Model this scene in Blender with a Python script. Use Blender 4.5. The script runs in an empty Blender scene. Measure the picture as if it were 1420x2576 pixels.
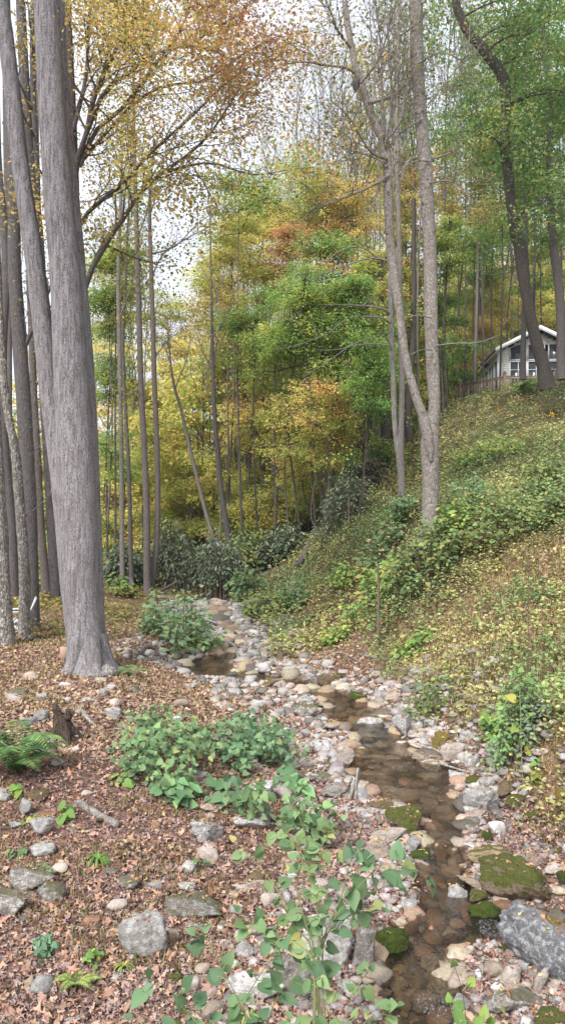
import bpy, math, random
import numpy as np
SC = bpy.context.scene
# ---------------------------------------------------------------- camera, world, sun, exposure
F = 1983.0                      # focal length in units of a 1420 x 2576 view
CZ = 3.1                        # eye height over the flat left bank
cam = bpy.data.cameras.new("camera"); cam_o = bpy.data.objects.new("camera", cam)
SC.collection.objects.link(cam_o); SC.camera = cam_o
cam_o.location = (0, 0, CZ); cam_o.rotation_euler = (math.radians(90), 0, 0)
cam.sensor_fit = 'VERTICAL'; cam.sensor_height = 24.0; cam.lens = 24.0 * F / 2576.0
cam.clip_start = 0.05; cam.clip_end = 3000
SUN_EL, SUN_AZ = math.radians(48), math.radians(-150)     # soft light from behind the left shoulder
w = bpy.data.worlds.new("World"); SC.world = w; w.use_nodes = True
nt = w.node_tree; nt.nodes.clear()
wo = nt.nodes.new('ShaderNodeOutputWorld'); bg = nt.nodes.new('ShaderNodeBackground')
sky = nt.nodes.new('ShaderNodeTexSky'); sky.sky_type = 'NISHITA'; sky.sun_disc = False
sky.sun_elevation = SUN_EL; sky.sun_rotation = SUN_AZ; sky.air_density = 1.0; sky.dust_density = 1.5
tc = nt.nodes.new('ShaderNodeTexCoord'); nz = nt.nodes.new('ShaderNodeTexNoise')
nz.inputs['Scale'].default_value = 2.2; nz.inputs['Detail'].default_value = 5
cr = nt.nodes.new('ShaderNodeValToRGB'); cr.color_ramp.elements[0].position = .3; cr.color_ramp.elements[1].position = .62
cr.color_ramp.elements[0].color = (.72, .72, .72, 1); cr.color_ramp.elements[1].color = (.97, .97, .97, 1)
mx = nt.nodes.new('ShaderNodeMix'); mx.data_type = 'RGBA'
nt.links.new(tc.outputs['Generated'], nz.inputs['Vector']); nt.links.new(nz.outputs['Fac'], cr.inputs['Fac'])
nt.links.new(cr.outputs['Color'], mx.inputs[0]); nt.links.new(sky.outputs['Color'], mx.inputs[6])
mx.inputs[7].default_value = (5.5, 5.8, 6.5, 1)         # bright cloud deck over most of the blue
nt.links.new(mx.outputs[2], bg.inputs['Color']); bg.inputs['Strength'].default_value = 0.10
nt.links.new(bg.outputs[0], wo.inputs[0])
sl = bpy.data.lights.new("sun", 'SUN'); so = bpy.data.objects.new("sun", sl); SC.collection.objects.link(so)
sl.energy = 2.6; sl.angle = math.radians(22); sl.color = (1, .97, .93)
so.rotation_euler = (math.radians(90) - SUN_EL, 0, math.radians(-30))
SC.view_settings.view_transform = 'Standard'; SC.view_settings.look = 'None'
SC.view_settings.gamma = 1; SC.view_settings.exposure = 1.16
SC.cycles.max_bounces = 8; SC.cycles.transparent_max_bounces = 8
SC.cycles.diffuse_bounces = 4; SC.cycles.glossy_bounces = 2; SC.cycles.transmission_bounces = 2
SC.cycles.caustics_reflective = False; SC.cycles.caustics_refractive = False
try: SC.cycles.use_denoising = True
except Exception: pass

# ---------------------------------------------------------------- small helpers
RNG = np.random.default_rng(7)
COL = SC.collection
def P(u, v, Y): return np.array([(u - 710.0) / F * Y, Y, CZ - (v - 1288.0) / F * Y])
def link(o, parent=None):
    COL.objects.link(o)
    if parent is not None: o.parent = parent
    return o
def tag(o, label=None, cat=None, group=None, kind=None):
    if label: o['label'] = label
    if cat: o['category'] = cat
    if group: o['group'] = group
    if kind: o['kind'] = kind
    return o
def empty(name, loc=(0, 0, 0), rz=0.0):
    o = bpy.data.objects.new(name, None); o.location = loc; o.rotation_euler = (0, 0, rz); o.empty_display_size = .2
    return link(o)
def mkmesh(name, V, T, mat, cols=None, Q=None, smooth=False, parent=None, linkit=True):
    """one mesh object: V (n,3), T (m,3) triangles, Q (k,4) quads, cols (n,3)"""
    V = np.asarray(V, dtype=np.float32).reshape(-1, 3)
    T = np.zeros((0, 3), int) if T is None or len(T) == 0 else np.asarray(T, dtype=np.int32).reshape(-1, 3)
    Q = np.zeros((0, 4), int) if Q is None or len(Q) == 0 else np.asarray(Q, dtype=np.int32).reshape(-1, 4)
    me = bpy.data.meshes.new(name)
    me.vertices.add(len(V)); me.vertices.foreach_set('co', V.ravel())
    li = np.concatenate([T.ravel(), Q.ravel()]).astype(np.int32)
    me.loops.add(len(li)); me.loops.foreach_set('vertex_index', li)
    ls = np.concatenate([np.arange(len(T)) * 3, len(T) * 3 + np.arange(len(Q)) * 4]).astype(np.int32)
    me.polygons.add(len(ls)); me.polygons.foreach_set('loop_start', ls)
    me.update(calc_edges=True)
    if smooth: me.polygons.foreach_set('use_smooth', np.ones(len(ls), dtype=bool))
    if cols is not None:
        ca = me.color_attributes.new(name='Col', type='FLOAT_COLOR', domain='POINT')
        c4 = np.ones((len(V), 4), dtype=np.float32); c4[:, :3] = cols
        ca.data.foreach_set('color', c4.ravel())
    me.materials.append(mat); me.validate()
    o = bpy.data.objects.new(name, me)
    return link(o, parent) if linkit else o
class MB:
    """collects pieces of one mesh"""
    def __init__(s): s.V = []; s.T = []; s.Q = []; s.C = []; s.n = 0
    def add(s, V, T=None, Q=None, C=None):
        V = np.asarray(V, float).reshape(-1, 3)
        if T is not None and len(T): s.T.append(np.asarray(T, int).reshape(-1, 3) + s.n)
        if Q is not None and len(Q): s.Q.append(np.asarray(Q, int).reshape(-1, 4) + s.n)
        if C is not None: s.C.append(np.broadcast_to(np.asarray(C, float), (len(V), 3)))
        s.V.append(V); s.n += len(V)
    def box(s, x0, x1, y0, y1, z0, z1, rz=0, c=(0, 0)):
        V = np.array([[x, y, z] for z in (z0, z1) for y in (y0, y1) for x in (x0, x1)], float)
        if rz:
            a, b = math.cos(rz), math.sin(rz); X = V[:, 0] - c[0]; Y = V[:, 1] - c[1]
            V[:, 0] = c[0] + a * X - b * Y; V[:, 1] = c[1] + b * X + a * Y
        s.add(V, Q=[[0, 2, 3, 1], [4, 5, 7, 6], [0, 1, 5, 4], [2, 6, 7, 3], [0, 4, 6, 2], [1, 3, 7, 5]])
    def prism(s, pts, y0, y1):        # polygon in xz, extruded along y
        n = len(pts); V = [[p[0], y0, p[1]] for p in pts] + [[p[0], y1, p[1]] for p in pts]
        T = [[0, i, i + 1] for i in range(1, n - 1)] + [[n, n + i + 1, n + i] for i in range(1, n - 1)]
        s.add(V, T=T, Q=[[i, i + n, (i + 1) % n + n, (i + 1) % n] for i in range(n)])
    def beam(s, a, b, wd, ht):        # square bar from a to b
        a = np.array(a, float); b = np.array(b, float); d = (b - a) / (np.linalg.norm(b - a) + 1e-9)
        up = np.array([0, 0, 1.]) if abs(d[2]) < .9 else np.array([0, 1., 0])
        sd = np.cross(d, up); sd /= np.linalg.norm(sd); up = np.cross(sd, d)
        V = [p + sd * x * wd / 2 + up * y * ht / 2 for p in (a, b) for x, y in ((-1, -1), (1, -1), (1, 1), (-1, 1))]
        s.add(V, Q=[[0, 1, 2, 3], [7, 6, 5, 4], [0, 4, 5, 1], [1, 5, 6, 2], [2, 6, 7, 3], [3, 7, 4, 0]])
    def tube(s, pts, rad, sides=6, wob=0.0, rng=RNG, C=None, cap=False):
        p = np.asarray(pts, float); n = len(p); r = np.broadcast_to(np.asarray(rad, float), (n,))
        t = np.gradient(p, axis=0); t /= np.linalg.norm(t, axis=1)[:, None] + 1e-9
        m = t.mean(0); ref = np.array([0, 1., 0]) if abs(m[1]) < .8 * np.linalg.norm(m) + 1e-6 else np.array([1., 0, 0])
        a = np.cross(t, ref); a /= np.linalg.norm(a, axis=1)[:, None] + 1e-9; b = np.cross(t, a)
        th = np.linspace(0, 2 * math.pi, sides, endpoint=False)
        rr = r[:, None] * (1 + (wob * rng.normal(size=(n, sides)) if wob else 0))
        V = p[:, None] + rr[..., None] * (a[:, None] * np.cos(th)[None, :, None] + b[:, None] * np.sin(th)[None, :, None])
        i = np.arange(n - 1)[:, None] * sides; j = np.arange(sides)[None]; k = (j + 1) % sides
        Q = np.stack([i + j, i + k, i + k + sides, i + j + sides], -1).reshape(-1, 4)
        V = V.reshape(-1, 3); T = None
        if cap:
            V = np.vstack([V, p[0], p[-1]]); e = (n - 1) * sides
            T = [[n * sides, (q + 1) % sides, q] for q in range(sides)] + [[n * sides + 1, e + q, e + (q + 1) % sides] for q in range(sides)]
        s.add(V, T=T, Q=Q, C=C)
    def build(s, name, mat, parent=None, smooth=False, linkit=True):
        V = np.vstack(s.V); T = np.vstack(s.T) if s.T else None; Q = np.vstack(s.Q) if s.Q else None
        return mkmesh(name, V, T, mat, np.vstack(s.C) if s.C else None, Q, smooth, parent, linkit)
def spline(pts, n):
    """Catmull-Rom through rows of pts (any number of columns)"""
    p = np.asarray(pts, float); p = np.vstack([2 * p[0] - p[1], p, 2 * p[-1] - p[-2]]); m = len(p) - 3
    t = np.linspace(0, m - 1e-6, n); i = t.astype(int); f = (t - i)[:, None]
    a, b, c, d = p[i], p[i + 1], p[i + 2], p[i + 3]
    return .5 * (2 * b + (c - a) * f + (2 * a - 5 * b + 4 * c - d) * f ** 2 + (3 * b - a - 3 * c + d) * f ** 3)
def vnoise(x, y, seed=0):
    x = np.asarray(x, float); y = np.asarray(y, float); xi = np.floor(x).astype(np.int64); yi = np.floor(y).astype(np.int64)
    fx = x - xi; fy = y - yi; fx = fx * fx * (3 - 2 * fx); fy = fy * fy * (3 - 2 * fy)
    def h(a, b):
        k = (a * 374761393 + b * 668265263 + seed * 974634777) & 0xffffffff
        k = ((k ^ (k >> 13)) * 1274126177) & 0xffffffff
        return ((k ^ (k >> 16)) & 0xffff) / 65535.0
    return (h(xi, yi) * (1 - fx) + h(xi + 1, yi) * fx) * (1 - fy) + (h(xi, yi + 1) * (1 - fx) + h(xi + 1, yi + 1) * fx) * fy
def fbm(x, y, s, seed=0, o=3):
    return sum((vnoise(x / s * 2 ** k, y / s * 2 ** k, seed + k) - .5) * .5 ** k for k in range(o))
# leaf shapes: (side, along, up), triangles
L_DIA = (np.array([[0, 0, 0], [.34, .5, .1], [0, 1, 0], [-.34, .5, .1]]), [[0, 1, 2], [0, 2, 3]])
L_OVA = (np.array([[0, 0, 0], [0, .5, -.05], [0, 1.08, -.12], [.27, -.05, .05], [.44, .27, .12], [.25, .72, .05], [-.27, -.05, .05], [-.44, .27, .12], [-.25, .72, .05]]),
         [[0, 3, 4], [0, 4, 1], [1, 4, 5], [1, 5, 2], [0, 7, 6], [0, 1, 7], [1, 8, 7], [1, 2, 8]])
_o = [(.16, -.10), (.34, -.06), (.45, .10), (.47, .28), (.40, .50), (.27, .72), (.12, .93)]; _m = [(0, 0), (0, .22), (0, .45), (0, .68), (0, 1.08)]
L_HRT = (np.array([[x, y, -.10 * y * y] for x, y in _m] + [[x, y, .13 * x * 2 - .10 * y * y] for x, y in _o] + [[-x, y, .13 * x * 2 - .10 * y * y] for x, y in _o]),
         [[0, 5, 6], [0, 6, 7], [0, 7, 1], [1, 7, 8], [1, 8, 2], [2, 8, 9], [2, 9, 3], [3, 9, 10], [3, 10, 11], [3, 11, 4]] + [[0, 13, 12], [0, 14, 13], [0, 1, 14], [1, 15, 14], [1, 2, 15], [2, 16, 15], [2, 3, 16], [3, 17, 16], [3, 18, 17], [3, 4, 18]])
L_NAR = (np.array([[0, 0, 0], [.21, .5, .05], [0, 1, -.08], [-.21, .5, .05]]), [[0, 1, 2], [0, 2, 3]])
_r = [.35, .55, .42, .95, .5, 1.05, .5, .95, .42, .55, .35]; _a = [-150, -120, -85, -55, -28, 0, 28, 55, 85, 120, 150]
L_LOB = (np.array([[0, 0, .04]] + [[.5 * r * math.sin(math.radians(a)), .45 + .52 * r * math.cos(math.radians(a)) - .45, .14 * math.cos(2.2 * i)] for i, (r, a) in enumerate(zip(_r, _a))]),
         [[0, i + 1, i] for i in range(1, 11)])
def leaves(P0, D, N, size, shape, col, jit=.0, rng=RNG):
    """vectorised leaves -> V, T, C"""
    P0 = np.asarray(P0, float); n = len(P0)
    D = D / (np.linalg.norm(D, axis=1)[:, None] + 1e-9)
    S = np.cross(D, N); S /= np.linalg.norm(S, axis=1)[:, None] + 1e-9; N = np.cross(S, D)
    tv, tt = shape; tv = tv[None]
    tw = rng.normal(size=(n, 1)) * jit
    curl = tv[..., 2] + tw * tv[..., 0] * 1.2 + tw * (tv[..., 1] ** 2) * .8
    s = np.broadcast_to(np.asarray(size, float), (n,))[:, None, None]
    V = P0[:, None] + s * (tv[..., 0:1] * S[:, None] + tv[..., 1:2] * D[:, None] + curl[..., None] * N[:, None])
    k = tv.shape[1]; T = np.asarray(tt)[None] + (np.arange(n) * k)[:, None, None]
    return V.reshape(-1, 3), T.reshape(-1, 3), np.repeat(np.asarray(col), k, axis=0)
def pick(pal, n, rng=RNG, var=.16):
    """palette [(weight,(r,g,b))] -> n colours with lightness variation"""
    wt = np.array([p[0] for p in pal], float); c = np.array([p[1] for p in pal], float)
    i = rng.choice(len(pal), n, p=wt / wt.sum())
    return np.clip(c[i] * (1 + var * rng.normal(size=(n, 1))) * (1 + var * .18 * rng.normal(size=(n, 3))), .004, .9)
def runit(n, rng=RNG, zs=1.0):
    v = rng.normal(size=(n, 3)); v[:, 2] *= zs
    return v / np.linalg.norm(v, axis=1)[:, None]
def join(parts): # list of (V,T,C) -> one
    V = []; T = []; C = []; n = 0
    for v, t, c in parts: V.append(v); T.append(t + n); C.append(c); n += len(v)
    return np.vstack(V), np.vstack(T), np.vstack(C)

# ---------------------------------------------------------------- materials
def newmat(name):
    m = bpy.data.materials.new(name); m.use_nodes = True; t = m.node_tree
    return m, t, t.nodes['Principled BSDF'], t.nodes['Material Output']
def N_(t, typ, **kw):
    n = t.nodes.new(typ)
    for k, v in kw.items():
        if k in n.inputs: n.inputs[k].default_value = v
        else: setattr(n, k, v)
    return n
def coords(t, scale=(1, 1, 1), world=False):
    m = N_(t, 'ShaderNodeMapping'); m.inputs['Scale'].default_value = scale
    if world: g = N_(t, 'ShaderNodeNewGeometry'); t.links.new(g.outputs['Position'], m.inputs[0])
    else: c = N_(t, 'ShaderNodeTexCoord'); t.links.new(c.outputs['Object'], m.inputs[0])
    return m.outputs[0]
def noise(t, vec, scale, detail=4, rough=.55):
    n = N_(t, 'ShaderNodeTexNoise'); n.inputs['Scale'].default_value = scale; n.inputs['Detail'].default_value = detail; n.inputs['Roughness'].default_value = rough
    t.links.new(vec, n.inputs['Vector']); return n.outputs['Fac']
def voro(t, vec, scale, feature='F1', out='Distance'):
    n = N_(t, 'ShaderNodeTexVoronoi'); n.feature = feature; n.inputs['Scale'].default_value = scale
    t.links.new(vec, n.inputs['Vector']); return n.outputs[out]
def ramp(t, fac, stops, interp='LINEAR'):
    r = N_(t, 'ShaderNodeValToRGB'); r.color_ramp.interpolation = interp; e = r.color_ramp.elements
    while len(e) < len(stops): e.new(.5)
    for k, (p, c) in enumerate(stops): e[k].position = p; e[k].color = (*c, 1) if len(c) == 3 else c
    t.links.new(fac, r.inputs[0]); return r.outputs[0]
def mixc(t, fac, a, b, mode='MIX'):
    m = N_(t, 'ShaderNodeMix', data_type='RGBA', blend_type=mode)
    for s, x in ((0, fac), (6, a), (7, b)):
        if isinstance(x, (int, float)): m.inputs[s].default_value = x
        elif isinstance(x, tuple): m.inputs[s].default_value = (*x, 1)
        else: t.links.new(x, m.inputs[s])
    return m.outputs[2]
def math_(t, op, a, b=0.0):
    m = N_(t, 'ShaderNodeMath', operation=op)
    for s, x in ((0, a), (1, b)):
        if isinstance(x, (int, float)): m.inputs[s].default_value = x
        else: t.links.new(x, m.inputs[s])
    return m.outputs[0]
def bump(t, bs, h, strength=.5, dist=.02):
    b = N_(t, 'ShaderNodeBump'); b.inputs['Strength'].default_value = strength; b.inputs['Distance'].default_value = dist
    t.links.new(h, b.inputs['Height']); t.links.new(b.outputs[0], bs.inputs['Normal'])
def leafmat(name, trans=.35, rough=.55, spec=.3):
    m, t, bs, out = newmat(name)
    a = N_(t, 'ShaderNodeAttribute', attribute_name='Col')
    t.links.new(a.outputs['Color'], bs.inputs['Base Color']); bs.inputs['Roughness'].default_value = rough
    bs.inputs['Specular IOR Level'].default_value = spec
    tr = N_(t, 'ShaderNodeBsdfTranslucent'); ms = N_(t, 'ShaderNodeMixShader'); ms.inputs[0].default_value = trans
    t.links.new(a.outputs['Color'], tr.inputs['Color'])
    t.links.new(bs.outputs[0], ms.inputs[1]); t.links.new(tr.outputs[0], ms.inputs[2]); t.links.new(ms.outputs[0], out.inputs[0])
    return m
M_LEAF = leafmat('tree_leaf', .5); M_HERB = leafmat('herb_leaf', .3); M_DRY = leafmat('dry_leaf', .08, .75, .2); M_RHODO = leafmat('glossy_evergreen_leaf', .06, .35, .5)
def barkmat(name, light, dark, scale=1.0, lichen=None, moss=.0, stretch=.22, bs_=1.0, patch=.5):
    m, t, bs, out = newmat(name)
    v = coords(t, (1, 1, stretch)); v1 = coords(t, (1, 1, 1))
    n1 = noise(t, v, 26 * scale, 5, .65); vo = voro(t, v, 22 * scale, 'DISTANCE_TO_EDGE')
    fur = math_(t, 'MULTIPLY', ramp(t, vo, [(0, (0, 0, 0)), (.22, (1, 1, 1))]), 1.0)
    big = noise(t, v1, 1.7, 4)
    c = mixc(t, ramp(t, n1, [(.33, (0, 0, 0)), (.62, (1, 1, 1))]), dark, light)
    c = mixc(t, math_(t, 'MULTIPLY', math_(t, 'SUBTRACT', 1.0, fur), .45), c, tuple(x * .7 for x in dark))
    c = mixc(t, math_(t, 'MULTIPLY', ramp(t, big, [(.35, (0, 0, 0)), (.7, (1, 1, 1))]), patch), c, tuple(x * .62 for x in light))
    if lichen:
        l = ramp(t, noise(t, v1, 16, 6, .75), [(.52, (0, 0, 0)), (.6, (1, 1, 1))]); c = mixc(t, math_(t, 'MULTIPLY', l, .8), c, lichen)
        l2 = ramp(t, noise(t, coords(t, (1, 1, 1.3)), 8, 5, .7), [(.56, (0, 0, 0)), (.63, (1, 1, 1))]); c = mixc(t, math_(t, 'MULTIPLY', l2, .7), c, tuple(x * .5 for x in dark))
    if moss:
        l = ramp(t, noise(t, v1, 3.2, 5, .7), [(.5, (0, 0, 0)), (.68, (1, 1, 1))]); c = mixc(t, math_(t, 'MULTIPLY', l, moss), c, (.07, .085, .028))
    t.links.new(c, bs.inputs['Base Color']); bs.inputs['Roughness'].default_value = .9; bs.inputs['Specular IOR Level'].default_value = .15
    bump(t, bs, math_(t, 'ADD', math_(t, 'MULTIPLY', n1, .6), math_(t, 'MULTIPLY', fur, .5)), .8 * bs_, .035 / scale)
    return m
def popmat():
    m, t, bs, out = newmat('pale_poplar_bark')
    n1 = noise(t, coords(t, (1, 1, .45)), 62, 6, .8); n2 = noise(t, coords(t, (1, 1, .10)), 22, 5, .65); big = noise(t, coords(t, (1, 1, .5)), 2.2, 5); sp = voro(t, coords(t, (1, 1, .6)), 4.5)
    fl = ramp(t, math_(t, 'ADD', math_(t, 'MULTIPLY', n1, .65), math_(t, 'MULTIPLY', n2, .35)), [(.43, (0, 0, 0)), (.53, (1, 1, 1))])
    c = mixc(t, fl, (.13, .118, .115), (.37, .35, .355)); c = mixc(t, math_(t, 'MULTIPLY', ramp(t, n2, [(.5, (0, 0, 0)), (.72, (1, 1, 1))]), .38), c, (.19, .175, .17))
    c = mixc(t, ramp(t, big, [(.5, (0, 0, 0)), (.72, (.6, .6, .6))]), c, (.20, .175, .15)); c = mixc(t, ramp(t, sp, [(.05, (.8, .8, .8)), (.09, (0, 0, 0))]), c, (.10, .085, .075))
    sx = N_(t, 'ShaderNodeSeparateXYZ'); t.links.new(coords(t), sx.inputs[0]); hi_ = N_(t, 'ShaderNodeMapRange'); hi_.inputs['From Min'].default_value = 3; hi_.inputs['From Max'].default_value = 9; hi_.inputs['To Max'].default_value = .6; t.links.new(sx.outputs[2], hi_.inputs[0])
    c = mixc(t, hi_.outputs[0], c, mixc(t, fl, (.07, .065, .065), (.24, .225, .23)))      # bark colour blends to darker tones with height
    t.links.new(c, bs.inputs['Base Color']); bs.inputs['Roughness'].default_value = .92; bs.inputs['Specular IOR Level'].default_value = .12
    bump(t, bs, math_(t, 'ADD', math_(t, 'MULTIPLY', fl, .5), math_(t, 'MULTIPLY', n2, 1.2)), .7, .03); return m
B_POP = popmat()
B_GREY = barkmat('grey_bark', (.36, .33, .30), (.19, .165, .145), 1.3, moss=.12, patch=.35)
B_SCALY = barkmat('scaly_bark', (.38, .34, .31), (.14, .11, .085), 2.2, lichen=(.44, .42, .39), moss=.25, stretch=.3, patch=.3)
B_DARK = barkmat('dark_bark', (.19, .175, .17), (.085, .076, .073), 1.4, patch=.35)
B_BLACK = barkmat('dark_furrowed_bark', (.135, .115, .10), (.05, .042, .037), 1.2, patch=.4)
B_MID = barkmat('brown_grey_bark', (.215, .185, .168), (.105, .088, .08), 1.4)
B_LICH = barkmat('lichen_mottled_bark', (.36, .34, .31), (.13, .10, .08), .9, lichen=(.62, .61, .58), moss=.3)
B_TWIG = barkmat('twig_bark', (.20, .165, .15), (.12, .1, .09), 1.0)
B_PALE = barkmat('pale_smooth_bark', (.46, .44, .40), (.26, .24, .21), .7, moss=.25)
def rockmat(name, base, dark, lichen=0., moss=0., mosscol=(.075, .10, .018), wet=.0, mossz=.35, scale=1.0, var=.25):
    m, t, bs, out = newmat(name)
    v = coords(t, (scale,) * 3); oi = N_(t, 'ShaderNodeObjectInfo')
    va = N_(t, 'ShaderNodeVectorMath', operation='ADD'); t.links.new(v, va.inputs[0]); mu = N_(t, 'ShaderNodeVectorMath', operation='SCALE')
    t.links.new(oi.outputs['Location'], mu.inputs[0]); mu.inputs['Scale'].default_value = 3.7; t.links.new(mu.outputs[0], va.inputs[1]); v = va.outputs[0]
    n1 = noise(t, v, 8, 8, .7); n2 = noise(t, v, 55, 4, .75); n3 = noise(t, v, 17, 8, .8)
    c = mixc(t, ramp(t, n1, [(.34, (0, 0, 0)), (.66, (1, 1, 1))]), dark, base)
    c = mixc(t, .5, c, ramp(t, n2, [(.3, (.3, .3, .3)), (.7, (.75, .75, .75))]), 'OVERLAY')
    if lichen:
        l = ramp(t, n3, [(.5, (0, 0, 0)), (.56, (1, 1, 1))]); c = mixc(t, math_(t, 'MULTIPLY', l, lichen), c, (.60, .60, .57))
    r = math_(t, 'ADD', 1 - var, math_(t, 'MULTIPLY', oi.outputs['Random'], 2 * var))
    c = mixc(t, 1.0, c, r, 'MULTIPLY')
    g = N_(t, 'ShaderNodeNewGeometry'); sx = N_(t, 'ShaderNodeSeparateXYZ'); t.links.new(g.outputs['Normal'], sx.inputs[0])
    if moss:
        mz = math_(t, 'ADD', sx.outputs[2], math_(t, 'MULTIPLY', math_(t, 'SUBTRACT', n1, .5), 2.2))
        mf = ramp(t, mz, [(mossz, (0, 0, 0)), (mossz + .25, (1, 1, 1))])
        mc = mixc(t, ramp(t, n2, [(.35, (0, 0, 0)), (.65, (1, 1, 1))]), tuple(x * .45 for x in mosscol), mosscol)
        c = mixc(t, math_(t, 'MULTIPLY', mf, moss), c, mc)
    t.links.new(c, bs.inputs['Base Color']); bs.inputs['Roughness'].default_value = .85 - wet * .6
    bs.inputs['Specular IOR Level'].default_value = .25 + wet * .4
    bump(t, bs, math_(t, 'ADD', math_(t, 'MULTIPLY', n1, .9), math_(t, 'MULTIPLY', n2, .35)), 1.0, .05)
    return m
RK = {
 'grey': rockmat('lichen_grey_stone', (.40, .375, .36), (.22, .20, .19), lichen=.55, moss=.12),
 'white': rockmat('pale_lichen_stone', (.47, .45, .43), (.27, .25, .23), lichen=.75),
 'pale': rockmat('pale_sandstone', (.52, .44, .38), (.34, .28, .235), lichen=.2),
 'tan': rockmat('tan_sandstone', (.45, .36, .285), (.26, .20, .155), lichen=.1),
 'dark': rockmat('dark_wet_stone', (.16, .14, .13), (.07, .06, .055), lichen=.2, wet=.5),
 'slate': rockmat('slate_with_lichen', (.19, .19, .2), (.10, .10, .105), lichen=.5, wet=.15),
 'brown': rockmat('brown_stone', (.24, .17, .11), (.12, .085, .055), moss=.4),
 'moss': rockmat('moss_covered_stone', (.27, .21, .15), (.13, .10, .07), moss=.95, mossz=-.1, mosscol=(.10, .115, .02)),
 'green': rockmat('deep_moss_stone', (.10, .09, .06), (.05, .05, .03), moss=1., mossz=-.9, mosscol=(.065, .095, .012)),
 'ymoss': rockmat('yellow_moss_stone', (.36, .3, .2), (.2, .16, .1), moss=.95, mossz=0., mosscol=(.22, .17, .03)),
 'halfmoss': rockmat('stone_with_mossy_top', (.42, .31, .2), (.22, .15, .09), moss=.9, mossz=.5, mosscol=(.12, .12, .025), lichen=.15),
 'orange': rockmat('rust_stained_stone', (.36, .20, .11), (.18, .10, .06), wet=.7),
 'mossgrey': rockmat('grey_stone_with_moss', (.34, .31, .28), (.16, .14, .12), lichen=.6, moss=.75, mossz=.35, mosscol=(.11, .10, .03)),
}
# ---------------------------------------------------------------- terrain
ZS = np.array([[0, -1.05], [6.5, -.92], [8, -.84], [11.5, -.72], [15.5, -.58], [18.7, -.48], [24, -.28], [30, .0], [40, .6], [60, 3.0]])
def zs(Y): return np.interp(Y, ZS[:, 0], ZS[:, 1])
def vY(v, iters=30):
    Y = 8.0
    for _ in range(iters): Y = (CZ - zs(Y)) * F / (v - 1288.0)
    return Y
EDGE = [(2760, 930, 1230), (2576, 945, 1215), (2500, 915, 1185), (2440, 915, 1165), (2385, 925, 1180), (2368, 930, 1330), (2345, 935, 1450),
        (2300, 985, 1450), (2282, 1010, 1260), (2262, 1035, 1215), (2220, 1035, 1190), (2170, 1035, 1185), (2120, 1030, 1180), (2075, 1045, 1195), (2040, 1010, 1185), (2005, 930, 1165), (1975, 890, 1175),
        (1950, 860, 1180), (1925, 840, 1160), (1890, 862, 1050), (1860, 868, 1030), (1830, 838, 1012), (1800, 795, 992), (1770, 800, 960),
        (1745, 765, 875), (1722, 690, 800), (1705, 495, 745), (1688, 448, 650), (1665, 448, 600), (1645, 530, 600), (1620, 555, 610), (1590, 560, 600),
        (1565, 545, 575), (1540, 530, 560), (1520, 515, 545)]
EDGE = [(a, b + .03 * (c - b), c - .03 * (c - b)) for a, b, c in EDGE]
_L = [P(e[1], e[0], vY(e[0]))[:2] for e in EDGE]; _R = [P(e[2], e[0], vY(e[0]))[:2] for e in EDGE]
POLY = np.array(_L + _R[::-1])
def pdist(x, y):
    """signed distance to the water outline, negative inside"""
    x = np.asarray(x, float).ravel(); y = np.asarray(y, float).ravel(); out = np.empty(len(x))
    A = POLY; B = np.roll(POLY, -1, axis=0)
    for s in range(0, len(x), 40000):
        px = x[s:s + 40000, None]; py = y[s:s + 40000, None]
        ex = B[:, 0] - A[:, 0]; ey = B[:, 1] - A[:, 1]
        t = np.clip(((px - A[:, 0]) * ex + (py - A[:, 1]) * ey) / (ex ** 2 + ey ** 2 + 1e-12), 0, 1)
        d = np.sqrt((px - A[:, 0] - t * ex) ** 2 + (py - A[:, 1] - t * ey) ** 2).min(1)
        c = (A[:, 1] > py) != (B[:, 1] > py)
        xi = A[:, 0] + (py - A[:, 1]) * ex / np.where(np.abs(ey) < 1e-9, 1e-9, ey)
        ins = ((c & (px < xi)).sum(1) % 2) == 1
        out[s:s + 40000] = np.where(ins, -d, d)
    return out
def pz(u, v, z): Y = (CZ - z) * F / (v - 1288.0); return ((u - 710) / F * Y, Y, z)
def py_(u, v, Y): return tuple(P(u, v, Y))
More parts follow.
